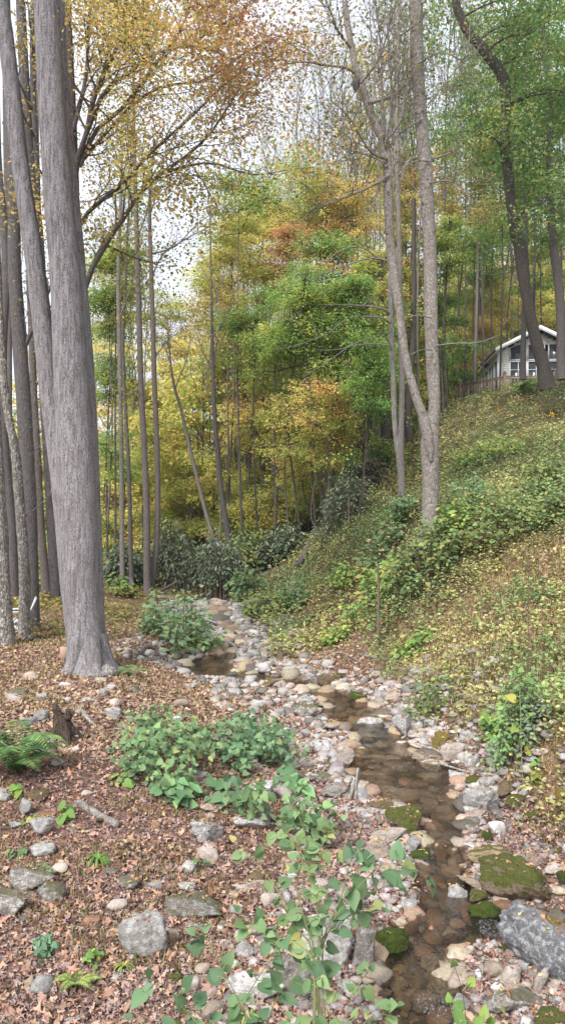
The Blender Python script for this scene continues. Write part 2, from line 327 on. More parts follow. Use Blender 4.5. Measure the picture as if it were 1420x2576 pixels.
CP = [(-4, 15.3, 0), (-8, 15, .1), (-3.5, 18, -.02), (-6, 20, 0), (-10, 20, .1), (-2.9, 24, .05), (-6, 28, .1), (-12, 30, .3), (-3, 33, .2), (-8, 38, .3),
      (-15, 45, .5), (-5, 45, .7), (-20, 60, 1), (-40, 40, 1), (-40, 80, 1), (-25, 110, 4), (-20, 15, .2), (-20, 3, 0), (-10, 8, 0), (-6, 5, -.4), (-3, 2, -.65), (0, 2, -.9), (3, 2, -.9), (0, -4, -.8), (-5, 10, -.1), (-7, 12, .05),
      pz(100, 2500, -.68), pz(100, 2200, -.5), pz(100, 2000, -.28), pz(100, 1850, -.05), pz(480, 2500, -.72), pz(450, 2200, -.55), pz(450, 2000, -.38), pz(600, 1850, -.42),
      pz(400, 1750, -.14), pz(330, 1700, -.08), pz(700, 2100, -.62), pz(800, 2500, -.82), pz(700, 2300, -.74), pz(430, 1660, -.22), pz(400, 1600, -.05),
      pz(1250, 2450, -.84), pz(1400, 2420, -.74), pz(1350, 2150, -.7), pz(1300, 2000, -.62), pz(1230, 1900, -.45), pz(1100, 1800, -.42), pz(1410, 2000, -.5), (3.55, 10.1, .02), (3.2, 10.9, .0),
      py_(1420, 1750, 11.7), py_(1250, 1750, 12.8), py_(1150, 1740, 13.8), py_(1420, 1500, 15.5), py_(1200, 1600, 15.5), py_(1000, 1680, 17), py_(1420, 1300, 18), py_(1250, 1450, 17.5),
      py_(1065, 1380, 20), py_(900, 1560, 21), py_(800, 1600, 21.5), py_(700, 1570, 23.5), py_(900, 1430, 23.5), py_(740, 1500, 26.5), py_(1300, 1250, 22), py_(1420, 1150, 25), py_(1150, 1250, 25),
      py_(1010, 1285, 24), py_(1200, 1120, 33), py_(1350, 1080, 33), py_(1420, 990, 36), py_(1120, 1030, 44), py_(1250, 992, 42), py_(1420, 965, 42), py_(880, 1300, 30), py_(740, 1440, 30),
      py_(600, 1512, 29), py_(1000, 1150, 38), (12, 45, 9.1), (16, 45, 9.3), (13, 56, 9.4), (18, 56, 10.2), (9.3, 48, 7.9), (20, 40, 10.3), (20, 30, 9), (14, 22, 7), (9, 14, 3.5), (8, 10, 2.2), (6, 7, .9),
      (12, 5, 2.2), (4, 5, -.4), (.5, 38, 1.0), (2.4, 39, 2.4), (-1.5, 36, .2), (4.8, 44, 4.6), (-2, 50, 2.3), (-3, 60, 3.2), (3, 60, 6.0), (9, 60, 8.5), (5, 80, 12), (-5, 90, 8), (20, 80, 20),
      (30, 60, 20), (0, 120, 20), (30, 120, 38), (60, 60, 28), (60, 120, 45), (-10, 140, 13), (-60, 140, 8), (40, 20, 16), (60, 0, 20), (-60, 20, 3), (0, -40, -1), (-60, -40, 2), (60, -40, 16)]
CP = np.array(CP, float); CP[:, :2] /= 10.0
def _tps(r2): return np.where(r2 > 1e-12, .5 * r2 * np.log(np.maximum(r2, 1e-12)), 0)
_n = len(CP); _d2 = ((CP[:, None, :2] - CP[None, :, :2]) ** 2).sum(-1)
_A = np.zeros((_n + 3, _n + 3)); _A[:_n, :_n] = _tps(_d2) + 2e-4 * np.eye(_n); _A[:_n, _n] = 1; _A[:_n, _n + 1:] = CP[:, :2]; _A[_n, :_n] = 1; _A[_n + 1:, :_n] = CP[:, :2].T
_W = np.linalg.solve(_A, np.concatenate([CP[:, 2], [0, 0, 0]]))
def sstep(t): t = np.clip(t, 0, 1); return t * t * (3 - 2 * t)
def hgt(x, y, detail=True):
    sh = np.shape(x); x = np.asarray(x, float).ravel(); y = np.asarray(y, float).ravel(); z = np.empty(len(x))
    xc = np.clip(x, -62, 62) / 10; yc = np.clip(y, -30, 145) / 10
    for s in range(0, len(x), 40000):
        a = xc[s:s + 40000, None]; b = yc[s:s + 40000, None]
        z[s:s + 40000] = _tps((a - CP[:, 0]) ** 2 + (b - CP[:, 1]) ** 2) @ _W[:_n] + _W[_n] + _W[_n + 1] * a[:, 0] + _W[_n + 2] * b[:, 0]
    far = np.maximum(np.abs(x) - 62, 0) + np.maximum(y - 145, 0)
    z = np.where(x > 0, z + .18 * np.minimum(far, 120), z + .05 * far)
    if detail:
        z += fbm(x, y, 1.1, 3, 4) * .11 + fbm(x, y, 5, 9, 3) * .25 * sstep((y - 18) / 12)
    near = (y > 3) & (y < 36) & (np.abs(x) < 9)
    d = np.full(len(x), 9.0); d[near] = pdist(x[near], y[near])
    zw = zs(y); wall = np.where(y < 22, .8, .9)
    bank = zw + .015 + .16 * np.maximum(d, 0) + fbm(x, y, .5, 5, 2) * .05
    z = np.where(d > 0, bank + (z - bank) * sstep(d / wall), z)
    z = np.where(d <= 0, zw + .015 - .17 * sstep(-d / .3) + fbm(x, y, .4, 8, 2) * .06, z)
    return z.reshape(sh)
# adaptive sheet: fine near the stream, coarse at the horizon
ys = np.concatenate([np.linspace(-30, 0, 12), np.linspace(.4, 3.6, 12), 3.7 * (36 / 3.7) ** np.linspace(0, 1, 330), 36.4 * (160 / 36.4) ** np.linspace(0, 1, 70)[1:], [185, 215, 250, 300]])
ts = np.concatenate([-np.geomspace(60, .62, 34), np.linspace(-.6, .6, 300), np.geomspace(.62, 60, 34)])
def gx(t, Y): return t * np.maximum(Y, 3.0)
TT, YY = np.meshgrid(ts, ys); XX = np.clip(gx(TT, YY), -300, 300)
ZZ = hgt(XX, YY); nr, nc = XX.shape
idx = np.arange(nr * nc).reshape(nr, nc)
GQ = np.stack([idx[:-1, :-1], idx[:-1, 1:], idx[1:, 1:], idx[1:, :-1]], -1).reshape(-1, 4)
fx, fy = XX.ravel(), YY.ravel()
GD = np.full(len(fx), 9.0); _m = (fy > 3) & (fy < 36) & (np.abs(fx) < 9); GD[_m] = pdist(fx[_m], fy[_m])
def lerp(a, b, t): t = np.asarray(t)[..., None]; return a + (b - a) * t
def gcol(x, y, d):
    """the ground's own colour: leaf litter, gravel by the stream, herbs on the hill, dry straw on its foot"""
    x = np.asarray(x); litter = np.array([.21, .135, .105]); gravel = np.array([.22, .17, .14]); bed = np.array([.10, .07, .045])
    hill = np.array([.11, .10, .05]); straw = np.array([.25, .18, .10]); wood = np.array([.13, .115, .07]); lawn = np.array([.25, .17, .12])
    c = np.broadcast_to(litter, x.shape + (3,)).copy()
    c = lerp(c, lawn, sstep((y - 11) / 2) * (x < -1)); c = lerp(c, straw * .8, sstep((y - 17) / 3) * (x < -.5)); c = lerp(c, wood, sstep((y - 27) / 6))
    h = sstep((x - (3.1 - .16 * (y - 10)) ) / .9) * (y > 9); c = lerp(c, hill, h)
    c = lerp(c, straw, h * sstep((vnoise(x / 1.3, y / 1.3, 4) - .45) * 5) * sstep((20 - y) / 4))
    c = lerp(c, gravel, sstep((.9 - d) / .5) * (y > 0)); c = lerp(c, bed, sstep((.02 - d) / .12))
    return c * (1 + .5 * fbm(x, y, .6, 21, 3))[..., None]
def groundmat():
    m, t, bs, out = newmat('leaf_strewn_soil')
    a = N_(t, 'ShaderNodeAttribute', attribute_name='Col'); v = coords(t, (1, 1, 1), True)
    n = noise(t, v, 9, 6, .7)
    vo = N_(t, 'ShaderNodeTexVoronoi'); vo.inputs['Scale'].default_value = 26; t.links.new(v, vo.inputs['Vector'])
    s = N_(t, 'ShaderNodeSeparateColor'); t.links.new(vo.outputs['Color'], s.inputs[0])
    c = mixc(t, 1.0, a.outputs['Color'], ramp(t, s.outputs[0], [(0, (.45, .42, .4)), (.5, (.95, .9, .88)), (.85, (1.3, 1.2, 1.15)), (1, (1.9, 1.5, 1.3))]), 'MULTIPLY')
    c = mixc(t, 1.0, c, ramp(t, n, [(.3, (.5, .5, .5)), (.7, (1.25, 1.25, 1.25))]), 'MULTIPLY')
    t.links.new(c, bs.inputs['Base Color']); bs.inputs['Roughness'].default_value = .92; bs.inputs['Specular IOR Level'].default_value = .15
    bump(t, bs, math_(t, 'ADD', n, math_(t, 'MULTIPLY', vo.outputs['Distance'], -.8)), .8, .05)
    return m
g = mkmesh('ground', np.stack([fx, fy, ZZ.ravel()], 1), None, groundmat(), gcol(fx, fy, GD), GQ, smooth=True)
tag(g, kind='structure')
def G(u, v, ymin=3.2, ymax=160.):
    """ground point seen at a pixel"""
    Y = ymin * (ymax / ymin) ** np.linspace(0, 1, 700)
    x = (u - 710) / F * Y; z = CZ - (v - 1288) / F * Y
    below = z < hgt(x, Y); i = int(np.argmax(below)) if below.any() else 699
    y = Y[i]; return np.array([x[i], y, hgt(np.array([x[i]]), np.array([y]))[0]])
def gz(x, y): return float(hgt(np.array([x]), np.array([y]))[0])

# water: one clear sheet following the stream's fall
def watermat():
    m, t, bs, out = newmat('clear_stream_water')
    v = coords(t, (1, .55, 1), True); n = noise(t, v, 14, 4, .6); n2 = noise(t, coords(t, (1.3, .7, 1), True), 42, 3, .6)
    b = N_(t, 'ShaderNodeBump'); b.inputs['Strength'].default_value = 1.0; b.inputs['Distance'].default_value = .05
    t.links.new(math_(t, 'ADD', n, math_(t, 'MULTIPLY', n2, .6)), b.inputs['Height'])
    gl = N_(t, 'ShaderNodeBsdfGlossy'); gl.inputs['Roughness'].default_value = .06; gl.inputs['Color'].default_value = (1, 1, 1, 1)
    tr = N_(t, 'ShaderNodeBsdfTransparent'); tr.inputs['Color'].default_value = (.72, .62, .48, 1)
    fr = N_(t, 'ShaderNodeFresnel'); fr.inputs['IOR'].default_value = 1.36
    t.links.new(b.outputs[0], gl.inputs['Normal']); t.links.new(b.outputs[0], fr.inputs['Normal'])
    ms = N_(t, 'ShaderNodeMixShader'); t.links.new(math_(t, 'MULTIPLY', fr.outputs[0], 1.05), ms.inputs[0]); t.links.new(tr.outputs[0], ms.inputs[1]); t.links.new(gl.outputs[0], ms.inputs[2])
    t.links.new(ms.outputs[0], out.inputs[0]); return m
wx = np.linspace(-3.2, 4.2, 150); wy = 3.9 * (31 / 3.9) ** np.linspace(0, 1, 330)
WX, WY = np.meshgrid(wx, wy); wd = pdist(WX, WY).reshape(WX.shape); WZ = zs(WY) + fbm(WX, WY, .35, 31, 2) * .018 * (1 + 0 * WX)
wi = np.arange(WX.size).reshape(WX.shape); ok = (wd[:-1, :-1] < .14) | (wd[1:, 1:] < .14)
WQ = np.stack([wi[:-1, :-1], wi[:-1, 1:], wi[1:, 1:], wi[1:, :-1]], -1)[ok]
used, inv = np.unique(WQ.ravel(), return_inverse=True)
wat = mkmesh('water', np.stack([WX.ravel(), WY.ravel(), WZ.ravel()], 1)[used], None, watermat(), None, inv.reshape(-1, 4), smooth=True)
tag(wat, kind='structure')

def foam(u, v, w, h, seed):
    q = P(u, v, vY(v)); Y = q[1]; rx = w * Y / F / 2; ry = h * Y / F / 2 / math.sin(math.atan((v - 1288) / F)); r = np.random.default_rng(seed); mb = MB(); V = []; n = 18
    gxx, gyy = np.meshgrid(np.linspace(-1, 1, n), np.linspace(-1, 1, n)); X = q[0] + gxx * rx; Yy = Y + gyy * ry; Z = zs(Yy) + .006 + .022 * np.clip(1 - gxx ** 2 - gyy ** 2, 0, 1) + .012 * r.random(X.shape)
    id_ = np.arange(n * n).reshape(n, n); k = (gxx[:-1, :-1] ** 2 + gyy[:-1, :-1] ** 2 + .5 * (vnoise(gxx[:-1, :-1] * 4, gyy[:-1, :-1] * 4, seed) - .5)) < .75
    Q = np.stack([id_[:-1, :-1], id_[:-1, 1:], id_[1:, 1:], id_[1:, :-1]], -1)[k]; o = mkmesh('white_water', np.stack([X, Yy, Z], -1).reshape(-1, 3), None, FOAM, None, Q, smooth=True); tag(o, kind='structure')
def foammat():
    m, t, bs, out = newmat('white_water'); v = coords(t, (1, .6, 1), True); n = noise(t, v, 60, 6, .8); tr = N_(t, 'ShaderNodeBsdfTransparent'); ms = N_(t, 'ShaderNodeMixShader')
    bs.inputs['Base Color'].default_value = (.75, .78, .82, 1); bs.inputs['Roughness'].default_value = .3; t.links.new(ramp(t, n, [(.52, (0, 0, 0)), (.78, (.75, .75, .75))]), ms.inputs[0]); t.links.new(tr.outputs[0], ms.inputs[1]); t.links.new(bs.outputs[0], ms.inputs[2]); t.links.new(ms.outputs[0], out.inputs[0]); return m
FOAM = foammat()
for k, a in enumerate([(1235, 2345, 80, 50), (1060, 2160, 70, 34), (1000, 1895, 90, 18), (1085, 2530, 90, 60), (1150, 2120, 40, 16)]): foam(*a, 70 + k)
# ---------------------------------------------------------------- trees
def U(rng, a, b): return rng.uniform(a, b)
def limb(mb, p, d, L, r, lvl, tips, rng, up=.15, curve=.16, kids=(5, 4, 3), twig_r=.006, spread=.75, minlvl=0, flat=1.0):
    """a branch with its own side branches; twigs end in tips [(point, direction, length)]"""
    n = max(4, int(5 + L * 1.2)) if lvl > 0 else 4
    pts = [np.array(p, float)]; d = np.array(d, float); d /= np.linalg.norm(d)
    for i in range(n - 1):
        d = d + rng.normal(size=3) * curve * np.array([1, 1, flat]) + np.array([0, 0, up / n * 2.5]); d /= np.linalg.norm(d)
        pts.append(pts[-1] + d * L / (n - 1))
    pts = np.array(pts); rr = np.linspace(r, max(r * .28, twig_r * .6), n)
    mb.tube(pts, rr, 6 if r > .04 else (4 if r > .012 else 3))
    if lvl <= minlvl: tips.append((pts[1], pts[-1])); return
    k = kids[min(lvl, len(kids)) - 1]
    for j in range(k):
        f = (j + .6 + rng.uniform(-.3, .3)) / k * .8 + .2; x = f * (n - 1); i = min(int(x), n - 2)
        q = pts[i] + (pts[i + 1] - pts[i]) * (x - i); t = pts[i + 1] - pts[i]; t /= np.linalg.norm(t)
        s = rng.normal(size=3) * np.array([1, 1, flat]); s -= t * s.dot(t); s /= np.linalg.norm(s) + 1e-9
        dd = t * (1 - spread * .45) + s * spread; 
        limb(mb, q, dd, L * rng.uniform(.4, .62) * (1.1 - .45 * f), r * .5 * (1.1 - .4 * f), lvl - 1, tips, rng, up, curve, kids, twig_r, spread, minlvl, flat)
    tips.append((pts[-2], pts[-1]))
def crown(tips, n, size, pal, rng, sig=.16, flat=1.0, shape=L_DIA, var=.18, clump=.5, szv=.25, skip=0.0, droop=.2, colfn=None):
    a = np.array([t[0] for t in tips]); b = np.array([t[1] for t in tips]); m = len(a)
    i = rng.integers(0, m, n)
    if skip: keep = rng.random(m) > skip; i = i[keep[i]]; n = len(i)
    f = rng.random((n, 1)) ** .7 * 1.15; p = a[i] + (b[i] - a[i]) * f + rng.normal(size=(n, 3)) * sig * np.array([1, 1, flat])
    D = runit(n, rng, .6); D[:, 2] -= droop; N = rng.normal(size=(n, 3)) * .55 + np.array([0, 0, 1.0])
    tipsh = 1 + clump * (rng.random(m) - .5)
    c = colfn(p, n) if colfn else pick(pal, n, rng, var)
    tc = colfn(b, m) if colfn else pick(pal, m, rng, var); c = c * .3 + tc[i] * .7      # leaves of one twig share their colour
    c = c * tipsh[i][:, None]
    return leaves(p, D, N, size * (1 + szv * rng.normal(size=n)).clip(.5, 1.6), shape, c, .15, rng)
def sub_(mb, V): pass
# palettes: real leaf colours
GRN = [(5, (.075, .135, .025)), (3, (.11, .17, .03)), (1, (.16, .19, .04))]
YGR = [(4, (.30, .32, .08)), (3, (.42, .37, .09)), (2, (.2, .26, .07)), (1, (.48, .33, .09))]
YEL = [(5, (.42, .29, .045)), (3, (.34, .28, .05)), (2, (.46, .23, .05)), (1, (.2, .2, .04))]
ORG = [(4, (.46, .215, .055)), (3, (.42, .27, .06)), (2, (.38, .13, .05)), (1, (.22, .2, .04))]
RED = [(4, (.42, .17, .12)), (3, (.48, .24, .14)), (2, (.50, .33, .12))]
MAPLE = [(6, (.68, .52, .15)), (3.5, (.66, .40, .14)), (5, (.48, .46, .13)), (.7, (.46, .2, .12)), (2, (.3, .36, .1))]
def trunkpx(mb, rows, n=26, sides=16, wob=.012, rng=RNG):
    """trunk through rows (u, v, width_px, Y)"""
    pts = np.array([np.append(P(u, v, Y), w * .5 * Y / F) for u, v, w, Y in rows])
    s = spline(pts, n); mb.tube(s[:, :3], s[:, 3], sides, wob, rng); return s
def rows(Y, *r, dY=0.0):
    n = len(r); return [(a[0], a[1], a[2], Y + dY * k / (n - 1)) for k, a in enumerate(r)]
TREES = []          # (object, pixel u, label stem)
def tree_obj(name, base, label, cat='tree', group=None):
    e = empty(name, base); tag(e, label, cat, group); return e
def attach(mb, name, mat, root, smooth=True):
    loc = np.array(root.location); mb.V = [v - loc for v in mb.V]; return mb.build(name, mat, root, smooth)
def attach_leaves(lv, name, root, mat=None):
    V, T, C = lv; return mkmesh(name, V - np.array(root.location), T, mat or M_LEAF, C, parent=root)
def snag(mb, pts_px, w0, w1, Y0, Y1, tips=None, rng=RNG, lvl=0, n=10, kids=(3, 3), up=.1, spread=.6, L=1.2):
    """a bough through pixel points with side twigs"""
    k = len(pts_px); Ys = np.linspace(Y0, Y1, k)
    p = np.array([P(u, v, y) for (u, v), y in zip(pts_px, Ys)]); s = spline(p, n)
    r = np.linspace(w0 * Y0 / F / 2, w1 * Y1 / F / 2, n); mb.tube(s, r, 7 if w0 > 6 else 5, .03)
    if lvl and tips is not None:
        for j in range(2, n):
            for q in range(2 if j > n * .4 else 1):
                t = s[j] - s[j - 1]; t /= np.linalg.norm(t); d = t * .7 + rng.normal(size=3) * spread
                limb(mb, s[j], d, L * U(rng, .6, 1.2) * (1.15 - .5 * j / n), r[j] * .5, lvl, tips, rng, up, .15, kids, .005)
        tips.append((s[-2], s[-1]))
    return s

# --- the great pale three-stemmed tree on the left
rng = np.random.default_rng(11)
base = P(226, 1690, 15.3)
t1 = tree_obj('poplar_tree', base, 'giant pale grey tree with three fused trunks standing on the left bank', 'tree')
mb = MB()
s = trunkpx(mb, rows(15.3, (232, 1712, 150, 0), (230, 1690, 118), (223, 1655, 98), (214, 1600, 92), (204, 1500, 92), (196, 1300, 98), (187, 1100, 92), (176, 900, 84), (165, 700, 76), (147, 500, 72), (127, 200, 66), (115, 0, 60), (104, -200, 54), (95, -420, 46), dY=.6), 60, 28, .012)
for a, w in ((.5, 30), (1.4, 26), (2.6, 34), (3.7, 30), (5.2, 30)):      # root flare
    q = base + np.array([math.cos(a) * .62, math.sin(a) * .55, -.12]); mb.tube(spline([q, base + np.array([math.cos(a) * .36, math.sin(a) * .3, .12]), base + np.array([math.cos(a) * .16 - .04, math.sin(a) * .16, .7])], 8), np.linspace(.1, .2, 8), 9, .04)
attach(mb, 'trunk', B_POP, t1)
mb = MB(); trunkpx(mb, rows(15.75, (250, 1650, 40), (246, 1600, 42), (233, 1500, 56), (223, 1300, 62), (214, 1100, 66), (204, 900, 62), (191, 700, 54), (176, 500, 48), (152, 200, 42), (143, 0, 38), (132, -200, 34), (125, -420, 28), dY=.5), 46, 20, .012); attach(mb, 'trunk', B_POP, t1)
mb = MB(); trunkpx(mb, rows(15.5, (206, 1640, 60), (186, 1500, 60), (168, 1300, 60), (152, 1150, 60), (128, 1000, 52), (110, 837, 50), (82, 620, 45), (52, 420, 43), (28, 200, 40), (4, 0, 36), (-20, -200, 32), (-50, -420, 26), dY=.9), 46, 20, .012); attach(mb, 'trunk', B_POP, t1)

# --- the leaning maple just behind it: boughs sweep to the right over the clearing
t2 = tree_obj('maple_tree', P(196, 1500, 19), 'maple behind the giant pale tree, its boughs reaching right with orange and yellow leaves', 'tree')
mb = MB(); tips = []; tips2 = []
trunkpx(mb, rows(18.2, (222, 1590, 34), (215, 1300, 30), (205, 1000, 30), (196, 800, 30), (188, 600, 30), (184, 450, 30), (180, 300, 26), (172, 100, 22), (165, -150, 16)), 24, 10, .02)
snag(mb, [(205, 770), (225, 690), (275, 600), (310, 550), (350, 490), (400, 440), (465, 395), (520, 345), (560, 290), (600, 225)], 15, 4, 18, 16.5, tips, rng, 1, 16, (5,), L=1.7)
snag(mb, [(190, 590), (225, 530), (300, 470), (350, 415), (400, 365), (480, 295), (560, 215), (640, 160)], 13, 3, 18, 16, tips, rng, 1, 16, (4,), L=1.6)
snag(mb, [(400, 440), (465, 418), (535, 410), (590, 428), (650, 440), (720, 428), (790, 420)], 7, 2, 17.2, 15.5, tips2, rng, 1, 12, (3,), L=1.0)
snag(mb, [(186, 480), (195, 400), (215, 345), (235, 250), (270, 170), (300, 100), (325, -40)], 16, 8, 18, 17, tips, rng, 2, 12, (3, 4), L=1.9)
snag(mb, [(205, 370), (260, 235), (330, 180), (380, 140), (470, 115), (550, 130)], 13, 3, 17.8, 15.5, tips, rng, 2, 12, (3, 4), L=1.9)
snag(mb, [(200, 420), (240, 330), (300, 280), (370, 190), (430, 110), (470, 40), (500, -60)], 12, 4, 17.9, 17, tips, rng, 2, 12, (3, 4), L=1.9)
snag(mb, [(210, 400), (270, 330), (350, 250), (420, 215), (520, 200), (620, 130), (700, 90)], 10, 3, 17.9, 18.5, tips, rng, 2, 12, (3, 4), L=1.9)
snag(mb, [(184, 330), (215, 200), (225, 60), (240, -80)], 12, 5, 18, 18.5, tips, rng, 2, 10, (3, 4), L=1.7)
snag(mb, [(230, 240), (330, 60), (420, -40), (520, -120)], 9, 4, 18, 19, tips, rng, 2, 10, (3, 4), L=1.8)
snag(mb, [(470, 115), (560, 60), (620, 20), (650, -60)], 6, 3, 17, 18, tips, rng, 2, 8, (3, 3), L=1.6)
attach(mb, 'trunk', B_MID, t2)
def px_of(p): return 710 + p[:, 0] / p[:, 1] * F, 1288 - (p[:, 2] - CZ) / p[:, 1] * F
def maplecol(p, n):
    """leaves turn red towards the outer right of the crown, green low on the inside"""
    c = pick(MAPLE, n, rng, .18); rd = pick(RED, n, rng, .18); gr = pick(YGR, n, rng, .18)
    h = p[:, 2] - 8.5; f = sstep((p[:, 0] + 1.9 + vnoise(p[:, 0], p[:, 2], 3) * 2) / 2.0) * sstep((h - 1.5) / 2) * .75; g = sstep((2.2 - h) / 3) * .8
    c = np.where((rng.random(n) < f * .75)[:, None], rd, c); return np.where((rng.random(n) < g)[:, None], gr, c)
hi = [t for t in tips if t[1][2] > 10.3]; lo = [t for t in tips if t[1][2] <= 10.3]
lv = join([crown(hi, 32000, .072, None, rng, .24, .7, L_DIA, colfn=maplecol), crown(lo, 3400, .085, None, rng, .3, .8, L_DIA, colfn=maplecol), crown(tips2, 900, .075, None, rng, .25, .8, L_DIA, colfn=maplecol)])
attach_leaves(lv, 'foliage', t2)

# --- other trees on the left edge: rows of (u, v, width)
def simple_tree(name, label, mat, Y, rws, boughs=(), leafn=0, pal=GRN, lsize=.09, seed=1, dY=0., sides=12, group=None, extra=(), tw=1, L=1.1, sig=.25, cat='tree', wob=.02):
    r = np.random.default_rng(seed); b = P(rws[0][0], rws[0][1], Y); root = tree_obj(name, b, label, cat, group); mb = MB(); tips = []
    s = trunkpx(mb, rows(Y, *rws, dY=dY), max(14, len(rws) * 5), sides, wob, r)
    for e in extra: trunkpx(mb, rows(Y, *e), max(12, len(e) * 5), sides, wob, r)
    for bq in boughs:
        pts, w0, w1 = bq[:3]; dy = bq[3] if len(bq) > 3 else 0.
        snag(mb, pts, w0, w1, Y, Y + dy, tips, r, tw, 10, (3, 3), L=L)
    attach(mb, 'trunk', mat, root)
    if leafn and tips: attach_leaves(crown(tips, leafn, lsize, pal, r, sig), 'foliage', root)
    return root, tips
simple_tree('dark_trunk_tree', 'straight dark grey tree with thick trunk left of the giant pale tree', B_DARK, 21, [(84, 1612, 56), (80, 1585, 44), (78, 1450, 40), (72, 1250, 40), (62, 1040, 38), (48, 837, 36), (38, 690, 34), (34, 500, 30), (24, 250, 28), (14, 0, 24), (4, -250, 18)],
    [([(52, 900), (72, 850), (95, 800), (120, 740), (150, 660)], 14, 6), ([(20, 560), (60, 450), (95, 400)], 5, 1)], 300, YGR, seed=2)
simple_tree('dark_trunk_tree', 'dark forked tree rising between the pale tree stems and the left edge', B_DARK, 19.5, [(140, 1500, 26), (126, 1200, 28), (112, 900, 27), (104, 700, 26), (92, 540, 26), (74, 380, 26), (62, 200, 25), (54, 40, 24), (48, -150, 20)],
    [([(96, 560), (92, 400), (84, 250), (82, 100), (86, -60)], 17, 12), ([(100, 620), (60, 560), (10, 545)], 4, 1)], 500, MAPLE, seed=3)
simple_tree('lichen_tree', 'thin twisting tree with white lichen blotches in front of the dark trunk', B_LICH, 19.2, [(66, 1612, 44), (62, 1590, 30), (62, 1440, 27), (48, 1240, 25), (38, 1130, 22), (20, 1040, 20), (6, 900, 19), (-4, 700, 17), (-10, 500, 16)],
    [([(62, 1300), (100, 1270), (133, 1230)], 4, 1.5), ([(40, 1150), (65, 1155), (80, 1130)], 3, 1), ([(36, 1120), (66, 1080), (90, 1070)], 3, 1)], 60, GRN, seed=4, wob=.06)
simple_tree('lichen_tree', 'stout mottled trunk with white lichen cut off by the left edge', B_LICH, 18.2, [(12, 1650, 74), (12, 1615, 54), (6, 1500, 46), (-2, 1350, 44), (-12, 1150, 40), (-22, 900, 36), (-34, 500, 30), (-40, 100, 24)], [], 0, seed=5, wob=.05)
simple_tree('dark_trunk_tree', 'dark mossy trunk at the left edge behind the white chair', B_DARK, 24, [(34, 1500, 30), (30, 1350, 26), (22, 1250, 26), (12, 1150, 26), (6, 1020, 24), (8, 850, 22), (16, 700, 22), (10, 560, 20), (-4, 400, 18), (-10, 100, 14)], [([(10, 700), (30, 560), (34, 430)], 8, 4)], 300, YGR, seed=6)
simple_tree('brown_trunk_tree', 'brown trunk with small knots right of the thick dark trunk', B_MID, 26, [(117, 1500, 26), (113, 1440, 22), (103, 1320, 20), (94, 1150, 20), (86, 1000, 18), (78, 800, 16), (70, 600, 14), (60, 300, 12), (56, 0, 8)], [([(86, 980), (120, 920), (140, 870)], 4, 1)], 500, YGR, seed=7)
simple_tree('brown_trunk_tree', 'slim brown trunk partly hidden by the left edge of the giant pale tree', B_MID, 25, [(146, 1500, 30), (140, 1430, 24), (130, 1300, 21), (118, 1130, 21), (108, 980, 19), (98, 800, 17), (96, 600, 15), (92, 300, 12), (90, 0, 10)], [], 0, seed=8)
simple_tree('brown_trunk_tree', 'narrow brown trunk close to the left edge with sky behind', B_MID, 30, [(16, 1480, 16), (22, 1200, 15), (24, 900, 14), (22, 700, 12), (14, 400, 10), (10, 100, 8)], [([(22, 800), (50, 700), (60, 600)], 4, 1)], 900, YGR, seed=9)

# --- slender trees in the middle
simple_tree('slender_tree', 'tallest slender brown tree left of its curved-base twin beyond the pale tree', B_MID, 27.5, [(372, 1495, 22), (370, 1450, 18), (369, 1300, 17), (364, 1150, 16), (355, 980, 15), (351, 837, 14), (346, 650, 13), (340, 450, 11), (336, 280, 8), (338, 150, 5)],
    [([(340, 420), (322, 350), (318, 280)], 5, 2), ([(346, 600), (372, 520), (380, 430)], 5, 2), ([(352, 950), (335, 990), (318, 1004)], 3, 1)], 1300, YGR, seed=12, L=1.8, sig=.4)
simple_tree('slender_tree', 'slender brown tree with a mossy curved base beside its straight twin', B_MID, 27.8, [(374, 1490, 22), (384, 1440, 18), (394, 1370, 15), (397, 1250, 14), (394, 1100, 13), (389, 980, 13), (385, 837, 12), (381, 700, 11), (377, 560, 9), (380, 440, 7), (390, 350, 4)],
    [([(389, 900), (415, 865), (440, 840)], 4, 1), ([(381, 700), (410, 640), (470, 600), (530, 570)], 5, 1), ([(378, 640), (440, 620), (500, 560), (580, 510)], 5, 1), ([(378, 540), (400, 480), (450, 420)], 4, 1)], 900, YGR, seed=13, L=1.6, sig=.4)
simple_tree('slender_tree', 'thin grey-brown tree halfway between the giant pale tree and the twin slender trees', B_GREY, 29, [(308, 1495, 13), (307, 1300, 12), (305, 1100, 11), (301, 900, 11), (298, 700, 10), (304, 500, 8), (308, 330, 5)], [([(300, 800), (330, 720), (345, 640)], 4, 1), ([(304, 560), (280, 480), (275, 400)], 4, 1)], 1800, GRN, seed=14, L=1.8, sig=.45)
simple_tree('slender_tree', 'thin dark tree just left of the straight slender trunk, purple cloth at its foot', B_MID, 30, [(332, 1485, 13), (328, 1350, 11), (324, 1180, 10), (314, 1000, 9), (310, 850, 8), (318, 650, 7), (326, 480, 4)], [([(314, 900), (330, 850), (322, 780)], 3, 1)], 900, YGR, seed=15, L=1.6, sig=.4)
simple_tree('slender_tree', 'grey sapling leaning left over the evergreen thicket', B_GREY, 36, [(552, 1420, 10), (535, 1350, 10), (515, 1280, 10), (500, 1220, 9), (478, 1130, 9), (455, 1030, 8), (438, 970, 7), (428, 900, 5), (420, 800, 3)], [([(438, 970), (425, 900), (400, 850)], 4, 1), ([(440, 980), (470, 900), (480, 840)], 4, 1)], 1200, YEL, seed=16, L=1.8, sig=.5)
